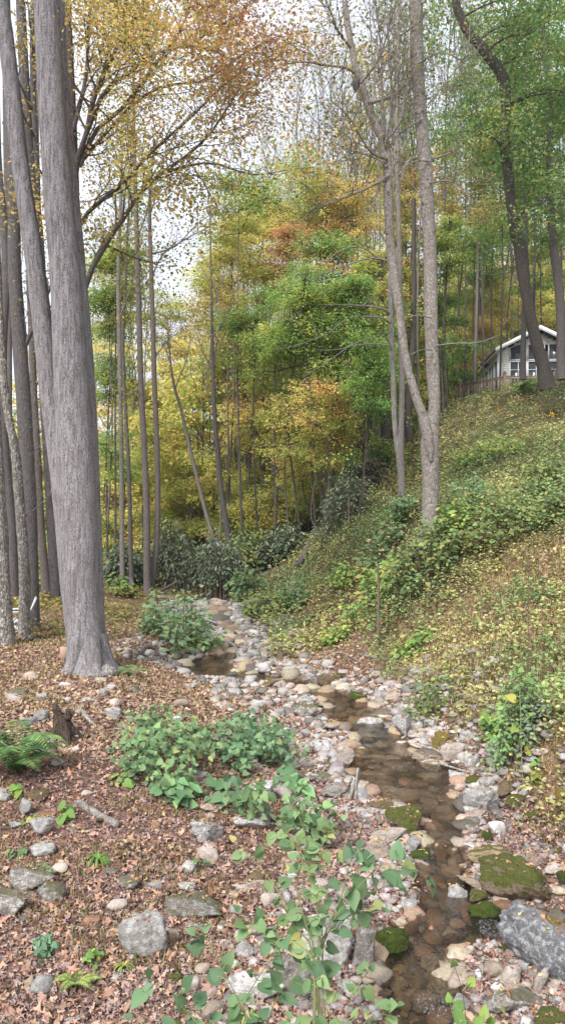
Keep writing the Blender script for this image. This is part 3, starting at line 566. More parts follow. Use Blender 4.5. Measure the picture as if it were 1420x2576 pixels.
simple_tree('slender_tree', 'dark upright tree with speckled bark rising from the evergreen thicket', B_DARK, 34, [(578, 1372, 16), (568, 1310, 14), (556, 1230, 13), (546, 1130, 12), (540, 1050, 11), (536, 960, 10), (533, 820, 8), (530, 650, 5), (528, 520, 3)], [([(536, 940), (510, 880), (490, 830)], 4, 1), ([(534, 850), (570, 800), (590, 720)], 4, 1)], 1600, YEL, seed=17, L=2.2, sig=.5)
simple_tree('slender_tree', 'dark trunk leaning left under the green maple, its foot by yellow leaves', B_DARK, 40, [(727, 1316, 14), (715, 1270, 13), (700, 1210, 13), (682, 1160, 12), (655, 1110, 10), (630, 1070, 9), (600, 1030, 7), (580, 980, 5)], [], 0, YEL, seed=18)
simple_tree('slender_tree', 'stout grey-brown trunk with two thin stems beside it, mid-slope', B_MID, 44, [(626, 1262, 13), (624, 1200, 13), (622, 1130, 12), (618, 1000, 10), (614, 850, 8), (612, 650, 6)], [([(620, 1020), (650, 920), (660, 850)], 4, 1), ([(618, 900), (580, 800), (570, 720)], 4, 1)], 2200, YGR, seed=19, L=2.6, sig=.6)

# --- forked sycamore on the right bank
rng = np.random.default_rng(21)
t3 = tree_obj('sycamore_tree', P(1068, 1385, 20), 'large forked tree with scaly pale bark rising from the right bank', 'tree')
mb = MB(); trunkpx(mb, rows(20, (1052, 1410, 44), (1062, 1385, 42), (1074, 1340, 41), (1080, 1300, 42), (1082, 1200, 42), (1080, 1130, 47), (1082, 1085, 40), (1090, 1040, 30), (1091, 1000, 30), (1088, 953, 33), (1084, 850, 33), (1082, 753, 34), (1079, 600, 33), (1070, 450, 34), (1058, 300, 32), (1048, 150, 33), (1045, 0, 34), (1040, -200, 30), (1036, -420, 24), dY=.8), 70, 18, .02, rng)
tp3 = []
for b in ([(1060, 10), (1090, -20), (1130, 0)], [(1050, 160), (1110, 130), (1170, 150), (1180, 60)], [(1078, 405), (1050, 405), (1020, 420), (1006, 460)], [(1085, 400), (1130, 385), (1150, 370)], [(1080, 460), (1130, 455), (1185, 490)], [(1060, 300), (1000, 340), (975, 380)], [(1050, 60), (1070, -20), (1140, -90)], [(1045, 60), (1000, 90), (960, 60)], [(1062, 280), (1110, 220), (1160, 160), (1200, 130)]):
    snag(mb, b, 5, 2, 20.4, 20.4 + rng.uniform(-1, 1), tp3, rng, 1, 8, (4, 3), L=1.1)
for b in ([(1085, 880), (1060, 880), (1030, 893)], [(1085, 800), (1050, 793), (1020, 800)], [(1092, 870), (1140, 864), (1200, 862), (1250, 845)]):
    snag(mb, b, 4, 2, 20.2, 19.5, tp3, rng, 0, 8)
attach(mb, 'trunk', B_SCALY, t3)
mb = MB(); trunkpx(mb, rows(19.95, (1082, 1160, 8), (1079, 1125, 22), (1072, 1085, 27), (1060, 1040, 24), (1046, 1003, 22), (1036, 965, 21), (1025, 930, 20), (1012, 853, 21), (1005, 790, 21), (994, 720, 23), (984, 650, 24), (978, 560, 23), (976, 500, 24), (972, 400, 23), (962, 350, 22), (945, 320, 20), (925, 265, 20), (908, 215, 20), (896, 180, 17), (884, 125, 16), (870, 40, 15), (860, -60, 13), (845, -200, 10), dY=1.0), 80, 14, .03, rng)
for b in ([(896, 190), (870, 170), (820, 165), (765, 155), (710, 165), (660, 200), (610, 235)], [(882, 120), (850, 80), (835, 40), (815, -10)], [(905, 210), (950, 150), (980, 60), (1000, -30)], [(925, 260), (990, 240), (1040, 190)], [(972, 400), (930, 380), (880, 300), (830, 250)], [(972, 420), (950, 400), (890, 380), (840, 360)], [(968, 370), (985, 250), (975, 120), (985, 0)], [(965, 350), (960, 220), (955, 100), (940, -20)], [(978, 440), (930, 470), (860, 500), (800, 520)], [(966, 360), (1010, 290), (1030, 150), (1040, 60)]):
    snag(mb, b, 8, 2, 20.4, 20.4 + rng.uniform(-1.5, 1), tp3, rng, 1, 12, (4, 3), L=1.5, spread=.7)
attach(mb, 'trunk', B_SCALY, t3)
mb = MB(); bp = P(897, 208, 20.25); mb.tube(spline([bp + [-.03, 0, -.25], bp + [-.02, -.02, 0], bp + [-.02, 0, .22]], 8), [.02, .06, .09, .11, .10, .09, .06, .02], 9, .12, cap=True); attach(mb, 'burl', B_DARK, t3)
OLV = [(4, (.16, .19, .06)), (3, (.22, .22, .07)), (2, (.25, .18, .08)), (1, (.34, .28, .06))]
attach_leaves(crown(tp3, 2600, .085, OLV, rng, .3), 'foliage', t3)
# --- twin pale beech stems left of it
t4 = tree_obj('beech_tree', P(1011, 1290, 24), 'slender twin-stemmed pale tree left of the large forked tree', 'tree')
mb = MB(); tp4 = []
trunkpx(mb, rows(24, (1013, 1300, 30), (1011, 1280, 19), (1008, 1200, 18), (1005, 1140, 20), (1008, 1060, 15), (1010, 950, 14), (1005, 830, 14), (1004, 720, 13), (1003, 600, 13), (999, 480, 12), (998, 380, 11), (996, 280, 10), (1000, 120, 8), (1006, -40, 6)), 50, 12, .03, rng)
for b in ([(999, 420), (1020, 350), (1035, 290)], [(998, 380), (980, 300), (982, 180), (975, 60)], [(998, 330), (1018, 230), (1020, 100)], [(1000, 450), (1030, 400), (1060, 405)]): snag(mb, b, 6, 2, 24, 24.5, tp4, rng, 1, 9, (4, 3), L=1.5)
attach(mb, 'trunk', B_GREY, t4)
mb = MB(); trunkpx(mb, rows(24, (1003, 1150, 15), (996, 1110, 13), (991, 1053, 13), (988, 960, 13), (984, 853, 13), (981, 753, 13), (982, 690, 12), (984, 600, 11), (985, 450, 8), (980, 300, 6)), 34, 10, .03, rng)
for b, w in (([(978, 790), (965, 778), (925, 770), (860, 767), (800, 767)], 7), ([(980, 812), (960, 800), (920, 796), (875, 797)], 7), ([(982, 665), (967, 655), (925, 650), (860, 672), (775, 705)], 6), ([(984, 880), (972, 868), (910, 866), (845, 880), (790, 880)], 5), ([(982, 870), (965, 845), (930, 850), (880, 868)], 4), ([(880, 868), (830, 905), (760, 950)], 3), ([(960, 655), (900, 620), (840, 640), (810, 680)], 4), ([(875, 797), (820, 840), (740, 870), (690, 880)], 3), ([(800, 767), (790, 740)], 2)):
    snag(mb, b, w, 1.5, 23.8, 22.5, tp4, rng, 0, 10)
attach(mb, 'trunk', B_PALE, t4)
attach_leaves(crown(tp4, 500, .1, OLV, rng, .4), 'foliage', t4)
# --- the S-curved dark tree on the right
t5 = tree_obj('curved_oak_tree', P(1362, 935, 34), 'tall dark tree with an S-curved trunk in front of the cabin', 'tree')
mb = MB(); tp5 = []
trunkpx(mb, rows(33, (1374, 975, 44), (1366, 925, 34), (1353, 880, 30), (1340, 830, 29), (1331, 790, 28), (1322, 740, 27), (1315, 690, 30), (1307, 620, 32), (1298, 585, 34), (1289, 545, 28), (1282, 490, 26), (1276, 425, 26), (1270, 375, 30), (1269, 340, 24), (1271, 270, 25), (1268, 215, 28), (1256, 180, 27), (1232, 148, 26), (1205, 112, 25), (1178, 82, 24), (1158, 45, 22), (1145, 5, 20), (1138, -80, 17), (1130, -250, 12), dY=-3), 80, 14, .03, rng)
for k in range(15):
    v = rng.uniform(-120, 600); u0 = np.interp(v, [-120, 0, 100, 180, 350, 600], [1140, 1145, 1190, 1258, 1269, 1302]); sd = 1 if rng.random() < .62 else -1
    e = rng.uniform(60, 170) * sd; snag(mb, [(u0, v), (u0 + e * .4, v - 35), (u0 + e * .8, v - 45), (u0 + e, v - 35)], 6, 2, 31, 31 + rng.uniform(-3, 3), tp5, rng, 1, 9, (4, 3), L=2.0)
attach(mb, 'trunk', B_BLACK, t5)
BGR = [(5, (.12, .25, .065)), (3, (.18, .32, .08)), (2, (.32, .38, .09)), (1, (.48, .40, .11))]
attach_leaves(crown(tp5, 12000, .13, BGR, rng, .4, .5), 'foliage', t5)
simple_tree('slender_tree', 'slim dark trunk standing before the cabin window, left of the S-curved tree', B_DARK, 37, [(1314, 955, 17), (1314, 900, 14), (1315, 850, 13), (1318, 750, 12), (1322, 600, 11), (1316, 450, 9), (1318, 300, 7)], [([(1316, 700), (1290, 650), (1240, 640)], 4, 1), ([(1320, 600), (1360, 560), (1390, 560)], 4, 1), ([(1320, 500), (1350, 440), (1370, 430)], 4, 1)], 2600, BGR, .15, seed=31, L=2.4, sig=.6)
simple_tree('grey_trunk_tree', 'mossy grey trunk at the right edge covering the cabin corner', B_MID, 33, [(1412, 955, 30), (1410, 900, 24), (1409, 800, 23), (1402, 700, 22), (1393, 640, 22), (1385, 550, 20), (1380, 400, 17), (1381, 250, 15), (1367, 120, 13), (1357, 15, 11), (1350, -150, 9)],
    [([(1385, 550), (1350, 500), (1330, 430)], 5, 1), ([(1380, 350), (1420, 300), (1440, 260)], 5, 1), ([(1380, 260), (1330, 200), (1300, 190)], 5, 1, 2), ([(1365, 100), (1310, 60), (1260, 70)], 5, 1), ([(1360, 60), (1410, 20), (1440, 10)], 5, 1), ([(1380, 400), (1330, 360), (1300, 350)], 5, 1, -2)], 13000, BGR, .14, seed=32, L=2.2, sig=.55)
# ---------------------------------------------------------------- woodland trees with leafy crowns, each built on its own
GRN = [(5, (.17, .32, .075)), (3, (.26, .41, .09)), (1, (.44, .46, .11))]
YGR = [(5, (.44, .52, .13)), (3, (.62, .60, .15)), (2, (.28, .42, .11)), (.6, (.66, .54, .13))]
YEL = [(5, (.82, .71, .22)), (3, (.70, .67, .21)), (1.3, (.82, .58, .19)), (1.5, (.5, .54, .15))]
ORG = [(3, (.76, .46, .17)), (3, (.76, .60, .18)), (1, (.66, .33, .16)), (2, (.5, .5, .14))]
REDP = [(4, (.58, .24, .17)), (3, (.60, .32, .2)), (2, (.54, .42, .16))]
OLI = [(4, (.40, .38, .14)), (3, (.35, .38, .13)), (2, (.52, .41, .15)), (1, (.28, .34, .1))]
PAL = {'g': GRN, 'yg': YGR, 'y': YEL, 'o': ORG, 'r': REDP, 'ol': OLI}
def crown_tree(u, v, Y, hw, hh, pal, label, seed, n=4500, ls=.12, K=46, lean=0, mat=None, base_u=None, stems=1, pal2=None, tr=None):
    r = np.random.default_rng(seed); c = P(u, v, Y); rx = hw * Y / F; rz = hh * Y / F
    bu = base_u if base_u is not None else u + r.uniform(-15, 15); bx = (bu - 710) / F * Y; by = Y + r.uniform(-.5, .5)
    b = np.array([bx, by, gz(bx, by) - .1]); H = c[2] + rz - b[2]
    root = tree_obj('leafy_tree', b, label, 'tree'); mb = MB(); w0 = tr or (.025 + .0024 * H)
    axes = []
    for k in range(stems):
        off = r.normal(size=3) * [.35, .35, 0] * (k > 0); top = c + [r.normal() * rx * .35 * (stems > 1), r.normal() * .5, rz * (.8 if k == 0 else .3)]
        mid = (b + top) / 2 + [(top[0] - b[0]) * -.12 + r.normal() * .3, r.normal() * .2, 0]
        s = spline([b + off * .3, b * .7 + mid * .3 + off, mid + off, top * .55 + mid * .45, top], 18); mb.tube(s, np.linspace(w0 * (1 if k == 0 else .7), .015, 18), 7, .03); axes.append(s)
    parts = []; nl = max(9, K // 5); per = 6; m = n // (nl * per)
    for j in range(nl):
        f = (j + r.random()) / nl; zt = c[2] - rz * 1.15 + 2.15 * rz * f; s = axes[r.integers(len(axes))]; i = int(np.clip(np.argmin(np.abs(s[:, 2] - zt + .5)), 4, 16)); p0 = s[i]
        a = r.random() * 6.28; L = rx * r.uniform(.65, 1.4) * (1 - .55 * abs(f - .4) ** 1.3 * 1.6); dr = np.array([math.cos(a), math.sin(a) * min(1, 3.5 / rx), 0]); up = r.uniform(.0, .35) * L
        e = p0 + dr * L + [c[0] - p0[0], 0, 0] * np.array([.5, 0, 0]) + [0, 0, up]; lb = spline([p0, (p0 + e) / 2 + [0, 0, .1 * L + r.normal() * .1], e], 9); mb.tube(lb, np.linspace(.03 + .006 * L, .006, 9), 4)
        for g in range(per):
            tgt = lb[int(np.clip((.3 + .7 * (g + r.random()) / per) * 8, 2, 8))] + r.normal(size=3) * [.3 * L * .5, .3, .14]; mb.tube(np.array([lb[max(1, min(7, g + 1))], tgt]), [.01, .005], 3)
            R = r.uniform(.5, 1.25) * (.32 + .18 * rx); mm = int(m * r.uniform(.3, 1.7)); b_ = r.random(mm) * 6.283; rad = np.sqrt(r.random(mm)) * R; tilt = r.normal(size=2) * .22; dx = np.cos(b_) * rad * 1.35; dy = np.sin(b_) * rad
            pp = tgt + np.stack([dx, dy, dx * tilt[0] + dy * tilt[1] + r.normal(size=mm) * .13 - .15 * rad ** 2], 1)
            if mm > 3:
                for q2 in range(3): mb.tube(np.array([tgt, pp[r.integers(mm)]]), [.006, .003], 3)
            pl = PAL[pal2] if (pal2 and r.random() < .35) else PAL[pal]
            D = np.stack([np.cos(b_), np.sin(b_), -.35 + r.normal(size=mm) * .3], 1); N = r.normal(size=(mm, 3)) * .5 + [0, -.35, 1]
            parts.append(leaves(pp, D, N, ls * r.uniform(.6, 1.35, mm), L_DIA, (pick(pl, mm, r, .16) * .35 + pick(pl, 1, r, .1) * .65) * r.uniform(.82, 1.2), .15, r))
    attach(mb, 'trunk', mat or B_MID, root); attach_leaves(join(parts), 'foliage', root); return root
CT = [
 (840, 640, 33, 95, 95, 'g', 'upper green-leaved tree with orange fringe, above the dense green maple in the centre', 'o', 5200),
 (905, 770, 31, 100, 95, 'g', 'dense green layered maple directly left of the twin pale stems', 'yg', 6000),
 (770, 790, 33, 105, 85, 'g', 'green maple with dark forking limbs in the middle of the wood', 'yg', 5600),
 (655, 790, 36, 100, 80, 'g', 'green and yellow tree at the left end of the central green foliage', 'yg', 4600),
 (915, 925, 29.5, 85, 75, 'g', 'low dark green maple with leaning stems behind the twin pale trunks', 'g', 4200),
 (600, 470, 36, 100, 62, 'yg', 'yellow-green tree whose crown pokes into the white sky gap', 'g', 4200),
 (770, 450, 42, 120, 70, 'yg', 'olive-yellow tree top between the sky gap and the forked tree', 'yg', 4600),
 (590, 620, 40, 85, 110, 'y', 'golden tree on the edge of the sky gap below the yellow-green one', 'yg', 5200),
 (665, 700, 42, 85, 70, 'y', 'golden-orange tree seen above the central green foliage', 'yg', 3600),
 (800, 720, 31.5, 120, 60, 'g', 'broad bright green tiers at the top of the central maple mass', 'yg', 5200),
 (690, 850, 34, 95, 55, 'yg', 'light green tiers left of the central maple mass', 'g', 4200),
 (725, 590, 40, 55, 65, 'r', 'pinkish red tree among green and gold neighbours', 'o', 2600),
 (905, 500, 40, 90, 90, 'o', 'orange tree just left of the forked tree trunks', 'y', 4800),
 (1020, 590, 40, 85, 120, 'o', 'orange and green tree seen behind the forked tree', 'yg', 4200),
 (725, 1050, 33, 120, 75, 'yg', 'low orange-yellow tree over the dark evergreen thicket', 'o', 3600),
 (820, 1010, 31, 95, 75, 'o', 'orange-gold maple spray right below the green maples', 'yg', 2800),
 (850, 1090, 31, 70, 60, 'yg', 'small yellow-green tree by the leaning dark stems', 'o', 2600),
 (610, 950, 45, 95, 90, 'yg', 'yellow-green tree above the speckled dark trunk', 'y', 4200),
 (500, 900, 50, 90, 90, 'y', 'golden tree right of the two slender brown trunks', 'o', 4600),
 (520, 1040, 54, 90, 80, 'y', 'yellow tree behind the grey leaning sapling', 'yg', 4200),
 (430, 800, 60, 70, 70, 'yg', 'pale green-gold tree low in the white sky gap', 'y', 3000),
 (420, 950, 56, 70, 110, 'y', 'yellow tree framed by the two slender brown trunks', 'o', 4600),
 (430, 1130, 58, 90, 90, 'y', 'bright yellow tree behind the twin slender trees', 'yg', 4600),
 (330, 1050, 46, 70, 110, 'yg', 'yellow-green tree glowing behind the thin grey-brown tree', 'y', 4600),
 (285, 900, 36, 60, 80, 'g', 'green-leaved tree right of the giant pale trunk, at half its height', 'yg', 3200),
 (290, 650, 32, 75, 65, 'g', 'dark green tree beside the upper part of the giant pale trunk', 'yg', 4200),
 (275, 760, 34, 60, 55, 'yg', 'yellowish green tree under the dark green one by the giant trunk', 'g', 2600),
 (280, 1120, 34, 50, 60, 'g', 'small green tree close to the right side of the giant pale trunk', 'yg', 2200),
 (300, 1240, 50, 60, 70, 'y', 'small yellow tree low behind the giant pale trunk', 'o', 2600),
 (560, 1180, 50, 70, 55, 'y', 'yellow tree above the evergreen thicket, left of the speckled trunk', 'yg', 2600),
 (660, 1130, 46, 80, 60, 'yg', 'pale yellow-green tree on the shaded slope', 'y', 3000),
 (1000, 1000, 40, 60, 60, 'yg', 'yellow-green tree seen between the twin stems and the fork', 'g', 2600),
 (1120, 800, 42, 60, 90, 'yg', 'green tree right of the forked tree, above the deck', 'g', 4200),
 (1140, 890, 47, 60, 55, 'g', 'green bushy tree behind the far corner of the deck', 'g', 2800),
 (1190, 850, 52, 75, 55, 'o', 'orange-leaved tree behind the low end of the cabin roof', 'y', 3600),
 (1110, 400, 50, 60, 80, 'o', 'orange tree top right of the tall scaly trunk', 'y', 2200),
 (1130, 600, 40, 80, 80, 'g', 'green tree between the scaly trunk and the S-curved trunk', 'yg', 4600),
 (1230, 660, 54, 90, 80, 'g', 'dull green tree left of the bend of the S-curved trunk', 'ol', 4600),
 (1220, 430, 44, 80, 110, 'ol', 'sparse olive tree left of the S-curved trunk', 'o', 3000),
 (1370, 620, 58, 80, 90, 'g', 'bright green tree right of the S-curved trunk', 'yg', 5200),
 (1370, 330, 54, 80, 130, 'g', 'tall green tree crown at the right edge, upper', 'g', 6000),
 (1330, 90, 50, 120, 110, 'g', 'dark green crown overhead right of the S-curved trunk', 'g', 6500),
 (1220, 760, 56, 70, 60, 'y', 'golden tree above the cabin roof, left of its peak', 'o', 3600),
 (1370, 780, 56, 70, 55, 'y', 'golden tree behind the cabin peak', 'yg', 3600),
 (170, 1250, 40, 60, 90, 'yg', 'yellow-green tree between the trunks on the left', 'y', 3000),
 (40, 1250, 42, 70, 110, 'yg', 'yellow-green tree at the far left behind the lichen trunks', 'g', 3600),
 (90, 950, 44, 50, 90, 'ol', 'sparse olive tree against white sky at the far left', 'y', 1400),
 (560, 760, 44, 110, 80, 'y', 'golden tree left of the central green foliage, behind the bough tips', 'o', 4800),
 (470, 985, 47, 80, 60, 'y', 'yellow tree crossing behind the right slender twin', 'yg', 3600),
 (385, 1080, 41, 60, 60, 'y', 'yellow leaf tiers seen between the twin slender trunks', 'yg', 3000),
 (700, 900, 40, 110, 75, 'yg', 'yellow-green tree under the left part of the central green foliage', 'y', 5200),
 (560, 870, 42, 100, 70, 'yg', 'yellow-green tree low under the golden ones', 'y', 4600),
 (780, 560, 45, 110, 60, 'y', 'yellow-green tree beside the pinkish red one', 'o', 4600),
 (860, 530, 43, 70, 60, 'y', 'yellow-green tree top left of the orange one', 'o', 3200),
 (680, 520, 46, 90, 55, 'yg', 'olive-green crown above the pinkish red tree', 'ol', 3600),
 (960, 690, 36, 70, 80, 'yg', 'yellow-green tree directly behind the twin pale stems', 'o', 4200),
 (960, 860, 37, 70, 70, 'g', 'green tree filling the gap behind the twin pale stems', 'yg', 4200),
 (1000, 470, 46, 70, 70, 'o', 'orange-yellow crown between the forked tree trunks', 'y', 3200),
 (640, 1050, 40, 95, 50, 'y', 'golden tiers over the leaning dark trunk', 'o', 4000),
 (790, 1130, 36, 90, 45, 'o', 'orange leaf tiers around the broken snags', 'y', 3600),
 (480, 1180, 42, 90, 50, 'y', 'bright yellow tiers right of the mossy slender tree', 'yg', 4000),
 (345, 1190, 39, 60, 50, 'y', 'yellow tiers behind the thin trunks by the giant tree', 'yg', 3000),
 (620, 900, 46, 90, 60, 'o', 'orange-tinged tree low in the middle distance', 'r', 3600),
 (540, 960, 48, 80, 50, 'r', 'salmon-coloured tree far behind the speckled dark trunk', 'o', 2600),
 (870, 1010, 40, 80, 80, 'g', 'shaded green tree behind the black stems', 'yg', 3600),
 (760, 950, 38, 90, 60, 'g', 'green tree between the golden tiers and the black stems', 'yg', 3600),
 (1060, 900, 44, 70, 90, 'g', 'green tree right behind the fork of the pale tree', 'yg', 3800),
 (400, 1330, 40, 55, 45, 'yg', 'green-gold tiers low right of the straight slender trunk', 'y', 2400),
 (470, 1340, 41, 60, 40, 'y', 'yellow tiers low above the thicket, left of the leaning sapling foot', 'yg', 2400),
 (560, 1310, 40, 60, 35, 'yg', 'pale green tiers just above the thicket by the speckled trunk', 'y', 2200),
 (640, 1280, 39, 65, 40, 'y', 'golden tiers just above the thicket right of the speckled trunk', 'yg', 2400),
 (700, 1260, 40, 60, 40, 'yg', 'yellow-green tiers at the foot of the dark leaning trunk', 'o', 2200),
 (790, 1210, 38, 60, 40, 'yg', 'small green tiers between the leaning trunk and the snags', 'y', 2200),
 (900, 1230, 34, 50, 35, 'yg', 'small green tiers above the brownish half-bare shrub', 'g', 1800),
 (1170, 240, 46, 80, 90, 'ol', 'olive crown between the tall scaly trunk and the bend of the S-curved trunk', 'g', 3200),
 (1120, 520, 48, 60, 80, 'o', 'orange-gold crown right of the tall scaly trunk at half its height', 'yg', 3400),
 (1250, 330, 44, 60, 90, 'g', 'green crown hugging the bend of the S-curved trunk', 'ol', 3600),
 (1400, 170, 42, 60, 120, 'g', 'dark green crown at the top right edge', 'g', 4200),
 (1330, 480, 46, 80, 70, 'g', 'green crown right of the middle of the S-curved trunk', 'yg', 4200),
 (1200, 560, 50, 80, 70, 'yg', 'yellow-green crown left of the middle of the S-curved trunk', 'g', 3800),
 (1190, 700, 58, 80, 70, 'y', 'pale golden crown behind the green ones, left above the cabin', 'yg', 3600),
 (1010, 400, 50, 60, 60, 'o', 'orange crown showing between the forked tree stems, upper', 'y', 2600),
 (940, 420, 50, 60, 50, 'y', 'thin golden crown left of the forked tree stems', 'o', 2200),
 (1030, 740, 42, 60, 80, 'yg', 'yellow-green crown right behind the long trunk of the forked tree', 'o', 3600),
 (620, 560, 43, 80, 60, 'y', 'golden crown top, right below the yellow-green one at the sky gap', 'o', 3400),
 (540, 680, 44, 60, 70, 'y', 'golden crown at the right rim of the white sky gap', 'yg', 3000),
 (640, 1210, 42, 70, 40, 'yg', 'pale green tiers low around the stout mid-slope trunk', 'y', 2400),
 (740, 1230, 42, 60, 35, 'y', 'yellow tiers low above the dark leaning trunk foot', 'yg', 2000),
 (540, 1250, 47, 70, 40, 'yg', 'pale yellow-green tiers low between the two dark trunks', 'y', 2400),
 (430, 1260, 45, 60, 50, 'yg', 'yellow-green tiers low behind the mossy slender trunk', 'y', 2600),
 (340, 1300, 42, 60, 60, 'y', 'yellow tiers low behind the thin trunks', 'yg', 2600),
 (270, 1330, 36, 40, 60, 'yg', 'green tiers low at the right edge of the giant trunk', 'y', 1800),
 (880, 1180, 35, 70, 45, 'g', 'green leaf tiers low beside the shaded grey trunk', 'yg', 2600),
 (960, 1140, 36, 50, 50, 'yg', 'green tiers low behind the twin pale stems', 'g', 2200),
 (120, 1380, 34, 50, 50, 'yg', 'yellow-green tiers low between the left trunks', 'y', 1800),
 (820, 840, 30.5, 100, 50, 'g', 'front tiers of bright green leaves reaching left above the orange ones', 'yg', 3600),
 (480, 1280, 44, 55, 40, 'yg', 'low yellow-green sapling between the twin trees and the leaning sapling', 'y', 1600),
]
for k, (u, v, Y, hw, hh, pal, lab, p2, n) in enumerate(CT):
    crown_tree(u, v, Y, hw, hh, pal, lab, 500 + k, int(n * 1.55), .115 * (Y / 36) ** .6, 40 + int(hw * hh / 300), pal2=p2, stems=2 if k % 3 == 0 else 1, mat=B_BLACK if pal == 'g' else B_MID)
# dark leaning stems right of the centre, behind the green maples
for k, (rw, lab) in enumerate([
   ([(905, 1140, 12), (900, 1070, 12), (888, 1000, 12), (868, 960, 10), (850, 900, 9), (846, 800, 7)], 'black leaning stem under the green maples, leftmost of three'),
   ([(908, 1130, 14), (912, 1040, 12), (916, 950, 11), (915, 850, 9), (905, 740, 7)], 'black upright stem under the green maples'),
   ([(918, 1130, 12), (930, 1060, 12), (945, 960, 11), (958, 890, 9), (966, 800, 6)], 'black stem leaning right under the green maples toward the twin trunks'),
   ([(968, 1200, 22), (970, 1100, 19), (968, 950, 18), (960, 800, 15), (955, 650, 12)], 'dark thick trunk in shade just left of the twin pale stems'),
   ([(1030, 1110, 20), (1026, 1040, 18), (1030, 960, 17), (1038, 850, 15), (1040, 700, 12), (1040, 500, 10)], 'dark trunk seen through the fork of the large pale tree'),
   ([(858, 1240, 12), (850, 1120, 11), (845, 1040, 10), (850, 900, 8)], 'grey trunk in shade behind the orange maple spray')]):
    simple_tree('dark_stem_tree', lab, B_BLACK, 36, rw, [], 0, seed=60 + k, sides=8)
# dead snags on the slope
for lab, rw, Y, mt in (('thin reddish dead trunk with a broken top above the evergreen thicket', [(822, 1300, 9), (822, 1240, 8), (824, 1180, 8), (823, 1140, 7), (820, 1128, 3)], 32, B_MID),
                   ('short broken snag with two stubs beside the reddish dead trunk', [(812, 1200, 8), (808, 1170, 8), (804, 1152, 10), (800, 1146, 4)], 32.5, B_MID)):
    simple_tree('dead_snag', lab, mt, Y, rw, [], 0, seed=77, sides=7, cat='dead tree')

# ---------------------------------------------------------------- tall slim woodland trees: a few built, the rest copies
def slim_proto(seed, H=24.0, leafn=500, pal=YGR, lvl=2, lo=.45, nlimb=16, r0=.085):
    r = np.random.default_rng(seed); root = empty('slim_tree', (0, 0, 0)); mb = MB(); tips = []
    s = spline([[0, 0, -.4], [r.normal() * .15, r.normal() * .2, H * .3], [r.normal() * .4, r.normal() * .3, H * .6], [r.normal() * .6, r.normal() * .4, H * .85], [r.normal() * .8, 0, H]], 24)
    mb.tube(s, np.linspace(r0, .02, 24) ** 1.0, 7, .03)
    for j in range(nlimb):
        f = lo + (1 - lo) * (j + r.random()) / nlimb; i = min(int(f * 23), 22); a = r.random() * 6.28; L = (1.25 - f) * H * .26
        limb(mb, s[i], [math.cos(a), math.sin(a), 1.0 + f], L, .045 * (1.3 - f), lvl, tips, r, .25, .13, (4, 3, 3), .006, .65)
    t = mb.build('trunk', B_GREY if seed % 2 else B_MID, root, True)
    if leafn: V, T, C = crown(tips, leafn, .2, pal, r, .35, .7); mkmesh('foliage', V, T, M_LEAF, C, parent=root)
    return root
def copytree(o):
    c = o.copy(); COL.objects.link(c)
    for ch in list(o.children): d = ch.copy(); COL.objects.link(d); d.parent = c
    return c
PR = {'bare': [slim_proto(101, leafn=60, pal=OLI), slim_proto(102, 26, 90, OLI), slim_proto(103, 23, 40, YGR), slim_proto(108, 25, 0)], 'twiggy': [slim_proto(111, 26, 350, OLI, lvl=3, nlimb=20), slim_proto(112, 27, 250, OLI, lvl=3, nlimb=20)], 'yel': [slim_proto(104, 22, 1500, YEL, lo=.3), slim_proto(105, 24, 1300, ORG, lo=.4)],
      'grn': [slim_proto(106, 22, 1500, YGR, lo=.3), slim_proto(107, 24, 1500, GRN, lo=.35)]}
usedp = set()
MARK = [(-200, 'left edge'), (60, 'lichen-blotched trunks'), (200, 'giant pale tree'), (310, 'thin grey-brown tree'), (380, 'twin slender trees'), (480, 'grey leaning sapling'), (556, 'speckled dark trunk'),
        (626, 'stout mid-slope trunk'), (725, 'dark leaning trunk'), (822, 'reddish snag'), (915, 'black stems'), (985, 'twin pale stems'), (1080, 'forked tree'), (1180, 'deck corner'), (1260, 'roof edge of the cabin'), (1316, 'trunk by the cabin window'), (1350, 'S-curved tree'), (1410, 'right edge')]
slims = []
rf = np.random.default_rng(5)
def slim(u, Y, kind, H=None):
    slims.append((u, Y, kind, H))
for u, Y, kd in [(1170, 52, 'bare'), (1178, 54, 'bare'), (1189, 50, 'bare'), (1216, 50, 'grn'), (1287, 52, 'bare'), (1276, 56, 'bare'), (1040, 44, 'bare'), (897, 46, 'bare'), (885, 50, 'bare'), (960, 52, 'bare'), (930, 60, 'bare'), (1000, 64, 'bare'), (860, 66, 'bare'), (820, 60, 'bare'), (780, 70, 'bare'), (1075, 58, 'bare'), (1120, 60, 'bare'), (1150, 66, 'bare'), (975, 72, 'bare'), (740, 64, 'bare'), (720, 58, 'bare'), (690, 70, 'bare'), (910, 74, 'bare'), (1010, 80, 'bare')]: slim(u, Y, kd)
for u, Y in ((735, 50), (765, 44), (800, 48), (835, 42), (862, 50), (890, 40), (925, 46), (950, 39), (985, 48), (1015, 42), (1040, 50), (1110, 44), (1145, 50), (1190, 46), (1235, 50), (700, 54), (660, 56), (330, 60), (250, 50), (600, 62)): slim(u, Y, 'twiggy')
for k in range(95):
    u = rf.uniform(-120, 1540); Y = 38 + 95 * rf.random() ** 1.3
    if 390 < u < 540 and Y < 60: continue
    if u > 1100 and Y < 60: Y += 22
    if u < 120 and Y < 45: Y += 10
    x = (u - 710) / F * Y
    kd = rf.choice(['bare', 'bare', 'yel', 'grn'], p=[.35, .2, .25, .2]) if u < 1000 else rf.choice(['bare', 'grn', 'yel'], p=[.5, .3, .2])
    if u < 130: kd = 'bare'
    slim(u, Y, kd)
slims.sort(key=lambda s: s[1])
cnt = {}
